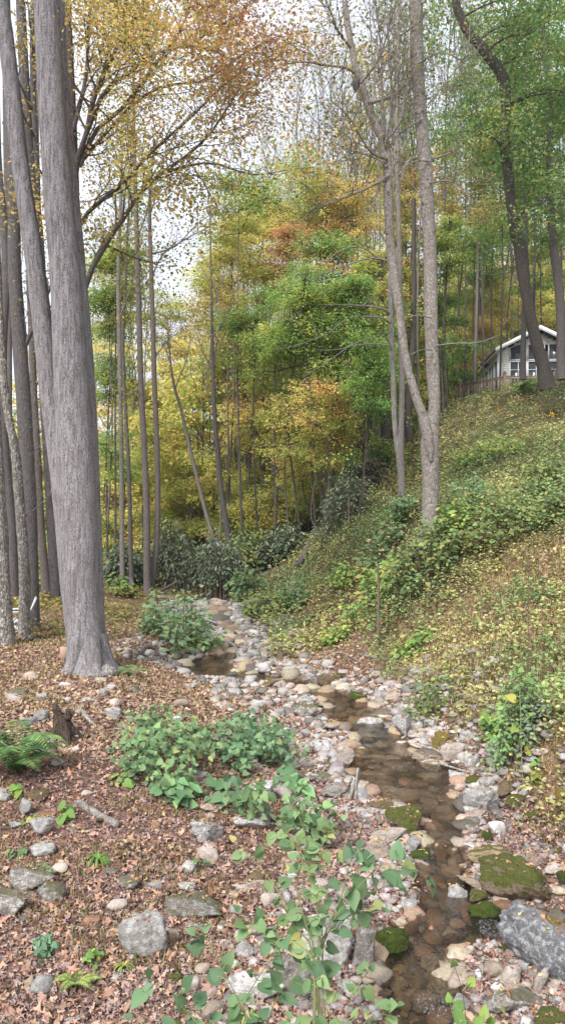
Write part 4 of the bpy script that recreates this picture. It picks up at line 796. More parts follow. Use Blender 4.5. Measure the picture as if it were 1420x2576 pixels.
for u, Y, kd, H in slims:
    i = int(rf.integers(len(PR[kd]))); pr = PR[kd][i]; x = (u - 710) / F * Y
    o = pr if pr.name not in usedp else copytree(pr); usedp.add(pr.name)
    o.location = (x, Y, gz(x, Y)); o.rotation_euler = (0, 0, rf.uniform(0, 6.28)); s = rf.uniform(.75, 1.1)
    k_ = s * rf.uniform(.7, 1.15); o.scale = (k_, k_, s)
    if 380 < u < 560: o.scale = (.8, .8, .62 + .15 * rf.random())
    m = [a for a in MARK if a[0] <= u][-1]; m2 = [a for a in MARK if a[0] > u]; m2 = m2[0] if m2 else (9999, 'right edge')
    q = 'near' if Y < 55 else ('middle-distance' if Y < 80 else 'far')
    key = (kd, q, m[1]); cnt[key] = cnt.get(key, 0) + 1; k = cnt[key]
    wd = {'bare': 'bare', 'twiggy': 'fine-twigged', 'yel': 'golden', 'grn': 'green-leaved'}[kd]; od = ['', 'second ', 'third ', 'fourth ', 'fifth ', 'sixth ', 'seventh ', 'eighth ', 'ninth '][min(k - 1, 8)]
    tag(o, f"{od}{q} slim {wd} tree, {m[1]} to {m2[1]}", 'tree', 'slim trees of the wood')

# ---------------------------------------------------------------- golden and green understory far up the valley: copies of a few built trees
def low_proto(seed, pal, pal2, n=2600, ls=.2):
    r = np.random.default_rng(seed); root = empty('understory_tree', (0, 0, 0)); mb = MB(); H = 8.0; parts = []
    s = spline([[0, 0, -.3], [.2, .1, H * .35], [.1, 0, H * .7], [.3, .1, H]], 16); mb.tube(s, np.linspace(.07, .015, 16), 6)
    for j in range(44):
        z = H * (.22 + .8 * r.random()); a = r.random() * 6.28; d = 3.0 * (1.05 - .75 * (z / H - .25)) * r.random() ** .5; tg = np.array([math.cos(a) * d, math.sin(a) * d, z]); i = int(np.clip((z - .8) / H * 15, 2, 14)); mb.tube(spline([s[i], (s[i] + tg) / 2 + [0, 0, .15], tg], 5), np.linspace(.028, .007, 5), 3)
        m = int(n / 44 * r.uniform(.5, 1.5)); R = r.uniform(.5, 1.05); b = r.random(m) * 6.28; rad = np.sqrt(r.random(m)) * R; pp = tg + np.stack([np.cos(b) * rad, np.sin(b) * rad, r.normal(size=m) * .12 - .1 * rad], 1)
        D = np.stack([np.cos(b), np.sin(b), -.3 + r.normal(size=m) * .3], 1); N = r.normal(size=(m, 3)) * .5 + [0, -.2, 1]; parts.append(leaves(pp, D, N, ls * r.uniform(.7, 1.3, m), L_DIA, pick(pal if r.random() < .7 else pal2, m, r, .15), .15, r))
    mb.build('trunk', B_MID, root, True); V, T, C = join(parts); mkmesh('foliage', V, T, M_LEAF, C, parent=root); return root
LP = {'golden': [low_proto(1, YEL, ORG), low_proto(2, YEL, YGR)], 'yellow-green': [low_proto(3, YGR, YEL), low_proto(4, YGR, GRN)], 'orange': [low_proto(5, ORG, YEL)], 'green': [low_proto(6, GRN, YGR)]}
cnt = {}
ll = []
for k in range(120):
    u = rf.uniform(-60, 1480); Y = 42 + 70 * rf.random() ** 1.2
    if u > 1040 and Y < 62: Y += 20
    ll.append((Y, u))
for Y, u in sorted(ll):
    x = (u - 710) / F * Y; pr_ = [.4, .35, .17, .08] if u < 950 else [.3, .3, .15, .25]
    kd = list(LP)[int(rf.choice(4, p=pr_))]; pr = LP[kd][int(rf.integers(len(LP[kd])))]; o = pr if pr.name not in usedp else copytree(pr); usedp.add(pr.name)
    o.location = (x, Y, gz(x, Y)); s = rf.uniform(.75, 1.35); o.scale = (s, s, s * rf.uniform(.8, 1.25)); o.rotation_euler = (0, 0, rf.uniform(0, 6.28))
    m = [a for a in MARK if a[0] <= u][-1]; m2 = [a for a in MARK if a[0] > u]; m2 = m2[0] if m2 else (9999, 'right edge'); q = 'near' if Y < 60 else ('mid' if Y < 80 else 'far')
    key = (kd, q, m[1]); cnt[key] = cnt.get(key, 0) + 1; od = ['', 'second ', 'third ', 'fourth ', 'fifth ', 'sixth '][min(cnt[key] - 1, 5)]
    tag(o, f"{od}{q} low {kd} tree, from {m[1]} to {m2[1]}", 'tree', 'low autumn trees up the valley')
for L_ in LP.values():
    for o in L_:
        if o.name not in usedp:
            for c in list(o.children): bpy.data.objects.remove(c)
            bpy.data.objects.remove(o)
# ---------------------------------------------------------------- painted and sawn materials
def plain(name, col, rough=.6, nscale=8, var=.12, metal=0, wood=False):
    m, t, bs, out = newmat(name); n = noise(t, coords(t, (1, 1, 1) if not wood else (6, 6, .8)), nscale, 5, .6)
    c = mixc(t, n, tuple(x * (1 - var * 2) for x in col), tuple(min(1, x * (1 + var)) for x in col)); t.links.new(c, bs.inputs['Base Color'])
    bs.inputs['Roughness'].default_value = rough; bs.inputs['Metallic'].default_value = metal; bump(t, bs, n, .15, .01); return m
M_SID = plain('cream_siding', (.88, .85, .76), .6, 3, .03); M_WHT = plain('white_trim_paint', (.86, .87, .9), .5, 3, .03); M_ROOF = plain('dark_shingle', (.13, .12, .11), .9, 20, .3)
M_DECK = plain('weathered_brown_timber', (.40, .26, .18), .85, 9, .25, wood=True); M_PLAT = plain('grey_deck_boards', (.27, .23, .20), .9, 9, .2, wood=True); M_BLK = plain('dark_fixture', (.02, .02, .02), .5)
M_PLA = plain('white_plastic', (.72, .74, .78), .45, 5, .05); M_LOG = plain('sawn_log_wood', (.42, .28, .22), .8, 8, .2); M_PUR = plain('lilac_cloth', (.30, .28, .52), .9, 12, .2); M_KNB = plain('grey_stone_cap', (.35, .31, .28), .8)
def glass():
    m, t, bs, out = newmat('dark_window_glass'); n = noise(t, coords(t, (1, 1, 1)), 2.5, 3)
    t.links.new(mixc(t, n, (.02, .022, .025), (.12, .13, .14)), bs.inputs['Base Color']); bs.inputs['Roughness'].default_value = .12; return m
M_GLS = glass()
# ---------------------------------------------------------------- cabin on the bank (local: x right, y back, z up)
FZ = 9.62; cab = empty('cabin', (12.35, 45.0, FZ), -math.atan(.072)); tag(cab, 'small cream-sided cabin with white gable and large windows on top of the right bank', 'cabin')
W, Ln, EH, SL = 4.35, 11.0, 2.70, .50; PK = EH + SL * W / 2
def part(mb, name, mat, root, smooth=False): return mb.build(name, mat, root, smooth)
mb = MB()                                   # front wall in lapped boards around the openings
openings = [(.62, 1.50, .70, 2.02), (1.62, 2.50, .70, 2.02), (2.78, 3.72, .70, 2.02)]
z = 0.0
while z < PK - .1:
    z1 = z + .125; xa = max(0, (z1 - EH) / SL) if z1 > EH else 0; xb = W - xa; segs = [(xa, xb)]
    inband = (z1 > .70 and z < 2.02) or (z1 > 2.16 and z < 2.75 + .25)
    if inband: segs = [(xa, .62), (1.50, 1.62), (2.50, 2.78), (3.72, xb)] if z < 2.1 else [(xa, .62), (3.72, xb)]
    for a, b in segs:
        if b - a > .03: mb.add([[a, -.012, z], [b, -.012, z], [b, .0, z1], [a, .0, z1], [a, .12, z], [b, .12, z], [b, .12, z1], [a, .12, z1]], Q=[[0, 1, 2, 3], [7, 6, 5, 4], [0, 4, 5, 1], [3, 2, 6, 7], [0, 3, 7, 4], [1, 5, 6, 2]])
    z = z1
mb.box(.05, W - .05, .35, .4, -.5, EH); mb.box(0, .11, .12, Ln, -.6, EH - .05); mb.box(W - .11, W, .12, Ln, -.6, EH - .05); mb.box(0, W, Ln - .1, Ln, -.6, EH)
z = 0.0
while z < EH - .1:                          # left side in lapped boards
    mb.add([[-.014, .0, z], [-.002, .0, z + .125], [-.002, Ln, z + .125], [-.014, Ln, z], [.0, .0, z], [.0, 0, z + .125], [0, Ln, z + .125], [0, Ln, z]], Q=[[0, 1, 2, 3], [0, 3, 7, 4], [0, 4, 5, 1], [3, 2, 6, 7]]); z += .125
part(mb, 'wall', M_SID, cab)
ov, fo = .32, .55
def zr(x): return EH + SL * (x if x < W / 2 else W - x)
for sx in (0, 1):
    mb = MB(); a, b = (-ov, W / 2) if sx == 0 else (W + ov, W / 2)
    za, zb = EH - SL * ov + .10, PK + .10
    V = []
    for y in (-fo, Ln + .3): V += [[a, y, za], [b, y, zb], [b, y, zb + .09], [a, y, za + .09]]
    mb.add(V, Q=[[0, 1, 2, 3], [7, 6, 5, 4], [0, 4, 5, 1], [3, 2, 6, 7], [0, 3, 7, 4], [1, 5, 6, 2]]); part(mb, 'roof', M_ROOF, cab)
    mb = MB(); V = []
    for y in (-fo - .03, -fo + .0): V += [[a, y, za - .16], [b, y, zb - .16], [b, y, zb + .1], [a, y, za + .1]]
    mb.add(V, Q=[[0, 1, 2, 3], [7, 6, 5, 4], [0, 4, 5, 1], [3, 2, 6, 7], [0, 3, 7, 4], [1, 5, 6, 2]])
    part(mb, 'fascia', M_WHT, cab); mb = MB(); mb.box(a - (.03 if sx == 0 else 0), a + (0 if sx == 0 else .03), -fo + .002, Ln + .3, za - .05, za + .085); part(mb, 'gutter', M_ROOF, cab)
mb = MB(); mb.box(-ov, -.02, -fo + .01, Ln, EH - SL * ov - .06, EH - SL * ov - .03); part(mb, 'soffit', M_SID, cab)
def window(x0, x1, z0, z1, cols, rws, y=-.03, fw=.05, top=None):
    f = MB(); t0 = z1 if top is None else top[0]; t1 = z1 if top is None else top[1]
    f.box(x0 - fw, x0, y - .03, .1, z0 - fw, t0); f.box(x1, x1 + fw, y - .03, .1, z0 - fw, t1); f.box(x0, x1, y - .03, .1, z0 - fw, z0)
    f.add([[x0 - fw, y - .03, t0], [x1 + fw, y - .03, t1], [x1 + fw, y - .03, t1 + fw], [x0 - fw, y - .03, t0 + fw], [x0 - fw, .1, t0], [x1 + fw, .1, t1], [x1 + fw, .1, t1 + fw], [x0 - fw, .1, t0 + fw]], Q=[[0, 1, 2, 3], [7, 6, 5, 4], [0, 4, 5, 1], [3, 2, 6, 7], [0, 3, 7, 4], [1, 5, 6, 2]])
    for i in range(1, cols): xx = x0 + (x1 - x0) * i / cols; f.box(xx - .018, xx + .018, y - .01, y + .02, z0, min(t0, t1))
    for i in range(1, rws): zz = z0 + (z1 - z0) * i / rws; f.box(x0, x1, y - .008, y + .018, zz - .018, zz + .018)
    fr = part(f, 'window', M_WHT, cab)
    p = MB(); p.add([[x0, y + .03, z0], [x1, y + .03, z0], [x1, y + .03, t1], [x0, y + .03, t0], [x0, y + .05, z0], [x1, y + .05, z0], [x1, y + .05, t1], [x0, y + .05, t0]], Q=[[0, 1, 2, 3], [7, 6, 5, 4], [0, 3, 7, 4], [1, 5, 6, 2], [3, 2, 6, 7]]); part(p, 'pane', M_GLS, fr)
for x0, x1, z0, z1 in openings: window(x0, x1, z0, z1, 2, 3)
window(.62, 1.50, 2.16, 2.5, 1, 1, top=(zr(.62) - .22, zr(1.50) - .22)); window(1.62, 2.50, 2.16, 2.5, 1, 1, top=(zr(1.62) - .22, zr(2.1) - .16)); window(2.78, 3.72, 2.16, 2.5, 1, 1, top=(zr(2.78) - .22, zr(3.72) - .22))
def side_open(y0, y1, z0, z1, name, n=1):
    f = MB(); x = -.05
    for a, b, c, d in ((y0 - .07, y0, z0, z1 + .07), (y1, y1 + .07, z0, z1 + .07), (y0, y1, z1, z1 + .07)): f.box(x, .0, a, b, c, d)
    for i in range(1, n): yy = y0 + (y1 - y0) * i / n; f.box(x, 0, yy - .04, yy + .04, z0, z1)
    fr = part(f, name, M_WHT, cab); p = MB(); p.box(-.03, -.018, y0, y1, z0, z1); part(p, 'pane', M_GLS, fr)
side_open(.45, 1.15, .5, 2.2, 'window'); side_open(1.45, 2.9, .05, 2.15, 'door', 2); side_open(3.3, 4.3, .8, 2.1, 'window'); side_open(5.4, 6.0, 1.0, 2.0, 'window')
mb = MB(); mb.box(-.12, 0, -.012 - .1, -.012, -.1, EH - .05); part(mb, 'corner_trim', M_WHT, cab)
mb = MB(); mb.tube([[-.05, 3.0, EH - .2], [-.22, 2.9, EH - .3], [-.3, 2.8, EH - .38]], [.07, .1, .12], 9, cap=True); part(mb, 'lamp', M_BLK, cab)
# ---------------------------------------------------------------- deck with railing
dk = empty('wooden_deck', (12.1, 43.0, FZ)); tag(dk, 'weathered brown timber deck with baluster railing in front of the cabin', 'deck')
A, B_, C_, D_ = (0, 0), (-1.75, 2.9), (-2.35, 4.4), (5.6, 0)
mb = MB(); pl = [D_, (5.6, 1.85), (.2, 1.85), (1.0, 9.5), (-1.6, 9.5), C_, B_, A]; n = len(pl)
mb.add([[p[0], p[1], zz] for zz in (-.16, 0) for p in pl], T=[[n + 0, n + 1, n + 2], [n + 0, n + 2, n + 7], [n + 2, n + 6, n + 7], [n + 2, n + 5, n + 6], [n + 2, n + 3, n + 5], [n + 3, n + 4, n + 5]], Q=[[i, (i + 1) % n, (i + 1) % n + n, i + n] for i in range(n)])
part(mb, 'platform', M_PLAT, dk)
for a, b in ((A, B_), (B_, C_), (A, D_), (C_, (-1.6, 9.5))):
    mb = MB(); a3 = np.array([*a, 0.]); b3 = np.array([*b, 0.]); L = np.linalg.norm(b3 - a3)
    mb.beam(a3 + [0, 0, .88], b3 + [0, 0, .88], .10, .05); mb.beam(a3 + [0, 0, .10], b3 + [0, 0, .10], .05, .07); mb.beam(a3 + [0, 0, .78], b3 + [0, 0, .78], .04, .07)
    for i in range(1, int(L / .17)): q = a3 + (b3 - a3) * i / int(L / .17); mb.beam(q + [0, -.02, .05], q + [0, -.02, .84], .045, .045)
    part(mb, 'railing', M_DECK, dk)
for i, q in enumerate((A, B_, C_, (2.8, 0), (-1.6, 9.5), (-2.0, 7.0))):
    mb = MB(); hh = 1.02; mb.box(q[0] - .075, q[0] + .075, q[1] - .075, q[1] + .075, -.3 if i == 3 else -1.3, hh); po = part(mb, 'post', M_DECK, dk)
    mb = MB(); mb.box(q[0] - .1, q[0] + .1, q[1] - .1, q[1] + .1, hh, hh + .035); mb.tube([[q[0], q[1], hh + z_] for z_ in (.035, .06, .10, .14, .165)], [.03, .075, .09, .07, .015], 8); part(mb, 'post_cap', M_KNB, po)
# ---------------------------------------------------------------- white plastic chair between the trunks
cp = G(38, 1592); ch = empty('garden_chair', tuple(cp), math.radians(-78)); tag(ch, 'white plastic garden chair half hidden between the lichen trunks', 'chair')
mb = MB()
for i in range(6): mb.box(-.27, .27, -.28 + i * .095, -.20 + i * .095, .36 - .022 * i, .385 - .022 * i)
part(mb, 'seat', M_PLA, ch); mb = MB()
for i in range(6):
    x = -.235 + i * .094; h = .58 - .03 * abs(i - 2.5); mb.beam([x, .26, .24], [x * 1.1, .26 + .25, .24 + h + .1], .082, .02)
mb.beam([-.28, .37, .55], [.28, .37, .55], .03, .05); part(mb, 'backrest', M_PLA, ch)
for sx in (-1, 1):
    mb = MB(); mb.box(sx * .33 - .05, sx * .33 + .05, -.36, .36, .56, .58); part(mb, 'armrest', M_PLA, ch)
    mb = MB(); mb.beam([sx * .31, -.27, -.1], [sx * .31, -.27, .56], .04, .07); part(mb, 'leg', M_PLA, ch)
    mb = MB(); mb.beam([sx * .29, -.3, .34], [sx * .29, .55, -.08], .04, .08); part(mb, 'leg', M_PLA, ch)
# lilac cloth hung between the two thin trunks
q = P(325, 1470, 29); mb = MB(); nn = 9
V = [[q[0] + (i / (nn - 1) - .5) * .20 * (1 - .35 * j / 6) + .02 * j * .3, q[1] + .03 * math.sin(i * 2.2 + j * .3), q[2] + .17 - j * .055] for j in range(7) for i in range(nn)]
V += [[v[0], v[1] + .03, v[2]] for v in V]; k = nn * 7
mb.add(V, Q=[[j * nn + i, j * nn + i + 1, (j + 1) * nn + i + 1, (j + 1) * nn + i] for j in range(6) for i in range(nn - 1)] + [[k + j * nn + i, k + (j + 1) * nn + i, k + (j + 1) * nn + i + 1, k + j * nn + i + 1] for j in range(6) for i in range(nn - 1)])
mb.tube([[q[0] - .3, q[1], q[2] + .24], [q[0], q[1], q[2] + .17], [q[0] + .12, q[1], q[2] + .25]], .012, 4)
tag(mb.build('hanging_cloth', M_PUR), 'lilac cloth hanging by the thin trunks beyond the giant tree', 'cloth')
# ---------------------------------------------------------------- logs, stumps and dead wood lying about
def logpx(name, pts, w0, w1, label, mat, cat='log', h=.5, seed=1, twigs=0, sides=9, wob=.07, lift=None):
    """a log lying on the ground through pixel points (u, v)"""
    r = np.random.default_rng(seed); pp = []
    for i, (u, v) in enumerate(pts):
        q = G(u, v); q[2] += (lift[i] if lift else 0) + w0 * q[1] / F * .5 * h; pp.append(q)
    pp = np.array(pp); Y = pp[:, 1].mean(); s = spline(pp, 12); mb = MB(); mb.tube(s, np.linspace(w0, w1, 12) * Y / F / 2, sides, wob, r, cap=True)
    for _ in range(twigs):
        i = r.integers(2, 11); mb.tube([s[i], s[i] + r.normal(size=3) * [.12, .12, .04] + [0, 0, .06], s[i] + r.normal(size=3) * [.25, .2, .05] + [0, 0, .1]], [w1 * Y / F / 3, w1 * Y / F / 4, .004], 5)
    loc = pp[0]; mb.V = [v - loc for v in mb.V]; o = mb.build(name, mat, None, True); o.location = loc; tag(o, label, cat); return o
logpx('fallen_branch', [(320, 1664), (345, 1658), (375, 1662), (396, 1650)], 9, 8, 'gnarled grey-brown branch lying right of the giant tree foot, lower of two', B_MID, 'branch', seed=1, twigs=3)
logpx('fallen_branch', [(350, 1655), (368, 1644), (392, 1648), (396, 1656)], 11, 9, 'curled thick branch on top of the gnarled one near the pool', B_MID, 'branch', seed=2, lift=[.02, .1, .1, .02])
logpx('fallen_log', [(378, 1502), (430, 1492), (520, 1468)], 8, 4, 'long straight dead pole leaning from the twin trees to the evergreen thicket', B_MID, 'log', seed=3, lift=[0, .25, .75])
logpx('fallen_log', [(400, 1506), (455, 1512), (540, 1516)], 11, 6, 'reddish rotten log across the head of the stream', M_LOG, 'log', seed=4)
logpx('fallen_log', [(410, 1513), (470, 1520), (560, 1508)], 7, 4, 'thin dead log under the reddish rotten one', B_DARK, 'log', seed=5, twigs=5, lift=[0, .1, .1])
logpx('fallen_branch', [(385, 1500), (420, 1508), (470, 1505), (530, 1500)], 5, 2, 'bent brown branch on the brushwood above the stream head', B_DARK, 'branch', seed=6, twigs=8, lift=[0, .2, .25, .2])
logpx('fallen_log', [(745, 1432), (775, 1385), (800, 1330), (815, 1290)], 13, 17, 'thick mossy leaning log at the left rim of the hill', B_MID, 'log', seed=7, lift=[0, .05, .1, .1])
logpx('fallen_branch', [(198, 1785), (215, 1808), (236, 1826)], 12, 8, 'pale weathered branch lying right of the dark root stump', B_PALE, 'branch', seed=8)
logpx('fallen_log', [(196, 2026), (230, 2048), (262, 2068), (300, 2086)], 20, 22, 'barkless stone-coloured log in the leaves of the near bank', B_SCALY, 'log', seed=9)
logpx('fallen_branch', [(1025, 1928), (1080, 1933), (1180, 1955)], 7, 5, 'grey stick lying across the stream above the clear pool', B_PALE, 'stick', seed=10, lift=[.05, .06, .05])
logpx('fallen_branch', [(905, 1655), (960, 1664), (1010, 1668)], 9, 6, 'grey log lying at the foot of the hill behind the stones', B_GREY, 'log', seed=11)
logpx('fallen_branch', [(800, 1672), (850, 1658), (900, 1668)], 4, 2, 'thin curved stick arching over the stones by the upper pool', B_PALE, 'stick', seed=13, lift=[.02, .12, .02])
logpx('fallen_branch', [(560, 1625), (590, 1640), (600, 1668)], 9, 6, 'pale driftwood branch standing among stones of the upper stream', B_PALE, 'branch', seed=14, lift=[.1, .12, .02])
logpx('fallen_branch', [(560, 1580), (490, 1570), (430, 1556)], 4, 3, 'dark stick jutting from the broad-leaved bush over the water', B_DARK, 'stick', seed=15, lift=[0, .2, .3])
logpx('fallen_branch', [(1195, 1602), (1240, 1590), (1270, 1572)], 5, 3, 'short dead stick in the straw of the right bank', B_DARK, 'stick', seed=16, lift=[.1, .1, .1])
for pts, lab in (([(893, 2020), (896, 1975), (900, 1932)], 'upright grey stick stuck between stones left of the clear pool'), ([(876, 2016), (884, 1990), (890, 1966)], 'short stick leaning on the upright grey one by the pool'), ([(805, 1988), (812, 2005), (820, 2025)], 'small dark stick against the grey stone left of the pool')):
    q = G(pts[0][0], pts[0][1]); Y = q[1]; s = spline([P(u, v, Y) for u, v in pts], 7); mb = MB(); mb.tube(s - q, np.linspace(5, 3.5, 7) * Y / F, 6, .08, cap=True); o = mb.build('dead_stick', B_PALE, None, True); o.location = q; tag(o, lab, 'stick')
q = G(163, 1660); mb = MB(); mb.tube([[0, 0, -.05], [.0, 0, .1], [.005, 0, .25]], [.105, .1, .1], 14, .02, cap=True); o = mb.build('cut_log', M_LOG, None, False); o.location = q; tag(o, 'short sawn log standing against the left foot of the giant tree', 'log')
# dark root stump on the near bank
q = G(160, 1860); Y = q[1]; st = empty('root_stump', q); tag(st, 'dark rotten root stump with two horns on the near left bank', 'stump'); mb = MB(); k = Y / F; r = np.random.default_rng(3)
mb.tube(spline([[0, 0, -.1], [-.02, 0, .12], [-.03, .02, .27], [-.02, .02, .33]], 8), np.array([34, 30, 26, 24, 22, 20, 16, 6]) * k, 14, .12, r)
for a in (0.2, 1.3, 2.7, 3.9, 5.2): mb.tube(spline([[math.cos(a) * .06, math.sin(a) * .06, .16], [math.cos(a) * .18, math.sin(a) * .16, .04], [math.cos(a) * .32, math.sin(a) * .28, -.08]], 6), np.linspace(14, 6, 6) * k, 7, .12, r)
M_ROT = barkmat('rotten_wood', (.12, .085, .065), (.035, .026, .02), 1.3, patch=.3); part(mb, 'base', M_ROT, st, True)
for a in ([[-.06, 0, .26], [-.10, 0, .36], [-.13, .01, .47]], [[.04, 0, .26], [.07, .01, .33], [.06, .01, .40]]): mb = MB(); mb.tube(spline(a, 6), np.linspace(13, 5, 6) * k, 7, .15, r, cap=True); part(mb, 'horn', M_ROT, st, True)
q = G(268, 1702); mb = MB(); r = np.random.default_rng(8); mb.tube([[-.16, 0, .02], [-.1, 0, .06], [.0, -.01, .09], [.12, 0, .07], [.2, .02, .02]], [.05, .11, .13, .12, .06], 10, .15, r, cap=True); o = mb.build('root_burl', B_LICH, None, True); o.location = q; tag(o, 'pinkish hollow root knob at the right foot of the giant tree', 'root')
# ---------------------------------------------------------------- stones
import itertools
def ico(sub):
    t = (1 + 5 ** .5) / 2
    V = [[-1, t, 0], [1, t, 0], [-1, -t, 0], [1, -t, 0], [0, -1, t], [0, 1, t], [0, -1, -t], [0, 1, -t], [t, 0, -1], [t, 0, 1], [-t, 0, -1], [-t, 0, 1]]
    Fc = [[0, 11, 5], [0, 5, 1], [0, 1, 7], [0, 7, 10], [0, 10, 11], [1, 5, 9], [5, 11, 4], [11, 10, 2], [10, 7, 6], [7, 1, 8], [3, 9, 4], [3, 4, 2], [3, 2, 6], [3, 6, 8], [3, 8, 9], [4, 9, 5], [2, 4, 11], [6, 2, 10], [8, 6, 7], [9, 8, 1]]
    V = [list(np.array(v) / np.linalg.norm(v)) for v in V]
    for _ in range(sub):
        mid = {}; nf = []
        def m(a, b):
            k = (min(a, b), max(a, b))
            if k not in mid: v = np.array(V[a]) + np.array(V[b]); V.append(list(v / np.linalg.norm(v))); mid[k] = len(V) - 1
            return mid[k]
        for a, b, c in Fc: x, y, z = m(a, b), m(b, c), m(c, a); nf += [[a, x, z], [b, y, x], [c, z, y], [x, y, z]]
        Fc = nf
    return np.array(V), np.array(Fc)
ICO = {s: ico(s) for s in (1, 2, 3, 4)}
def rock_verts(size, seed, sub=3, angular=.6, rough=.05, tilt=0, twist=None, flat=0):
    r = np.random.default_rng(seed); V, T = ICO[sub]; k = r.integers(9, 15)
    n = runit(k, r); n[0] = [r.normal() * .12, r.normal() * .12, 1]; n[1] = [r.normal() * .15, -1, .25]; n /= np.linalg.norm(n, axis=1)[:, None]
    h = r.uniform(.62, .95, k); h[0] = .8 - .1 * flat; dp = np.maximum(V @ n.T, 1e-3); rad = (h / dp); rad = np.minimum(rad.min(1), 1.25)
    q = 12; soft = ((np.clip(h / dp, .3, 9)) ** -q).sum(1) ** (-1 / q); rr = angular * soft + (1 - angular) * .9
    off = r.uniform(0, 50)
    nz = (vnoise(V[:, 0] * 3 + off, V[:, 1] * 3 + V[:, 2] * 2, seed) - .5) * 2 + (vnoise(V[:, 0] * 7 + off, V[:, 2] * 7 + V[:, 1] * 5, seed + 3) - .5) + (vnoise(V[:, 0] * 15 + V[:, 1] * 8, V[:, 2] * 15, seed + 5) - .5) * .6
    rr = rr * (1 + rough * nz); P_ = V * rr[:, None]
    sz = np.array(size); a = r.uniform(0, 6.28) if twist is None else twist
    ext = P_.max(0) - P_.min(0); P_ = P_ / ext * sz; P_[:, 2] -= 0
    if tilt: c, s = math.cos(tilt), math.sin(tilt); X = P_[:, 0].copy(); Z = P_[:, 2].copy(); P_[:, 0] = c * X + s * Z; P_[:, 2] = -s * X + c * Z
    c, s = math.cos(a), math.sin(a); X = P_[:, 0].copy(); Y = P_[:, 1].copy()
    if twist is not None: P_[:, 0] = c * X - s * Y; P_[:, 1] = s * X + c * Y
    return P_, T
ROCKS = []          # (u, v, short name) landmarks for the auto labels
def rock(u, v, w, h, kind, label, seed=None, tilt=0, twist=None, depth=.8, sink=.25, name='stone', cat='stone', sub=3, angular=.8, group=None, rough=.11, up=0.0, size=None):
    seed = seed if seed is not None else int(u * 7 + v * 13) % 9973; q = G(u, v + h * .32); Y = q[1]
    ww = w * Y / F * 1.05; hh = h * Y / F; dd = ww * depth
    down = (v - 1288) / F; ang = math.atan(max(down, .05)); H = max((hh - dd * math.sin(ang) * .75) / math.cos(ang), .38 * ww * min(1, h / w + .25)) * 1.12
    if size: ww, dd, H = size
    if ww > .3: sub = 4
    V, T = rock_verts((ww, dd, H * (1 + sink)), seed, sub, angular, tilt=tilt, twist=twist, rough=rough)
    o = mkmesh(name, V, T, RK[kind], smooth=True); o.location = (q[0], q[1] + .0, q[2] + H * .5 - H * sink * .5 + up)
    tag(o, label, cat, group); ROCKS.append((u, v, w, o, label)); return o
Z6 = lambda x, y: (711 + x / 2.003, 1632 + y / 2.003)
Z5 = lambda x, y: (x / 1.996, 1632 + y / 1.996)
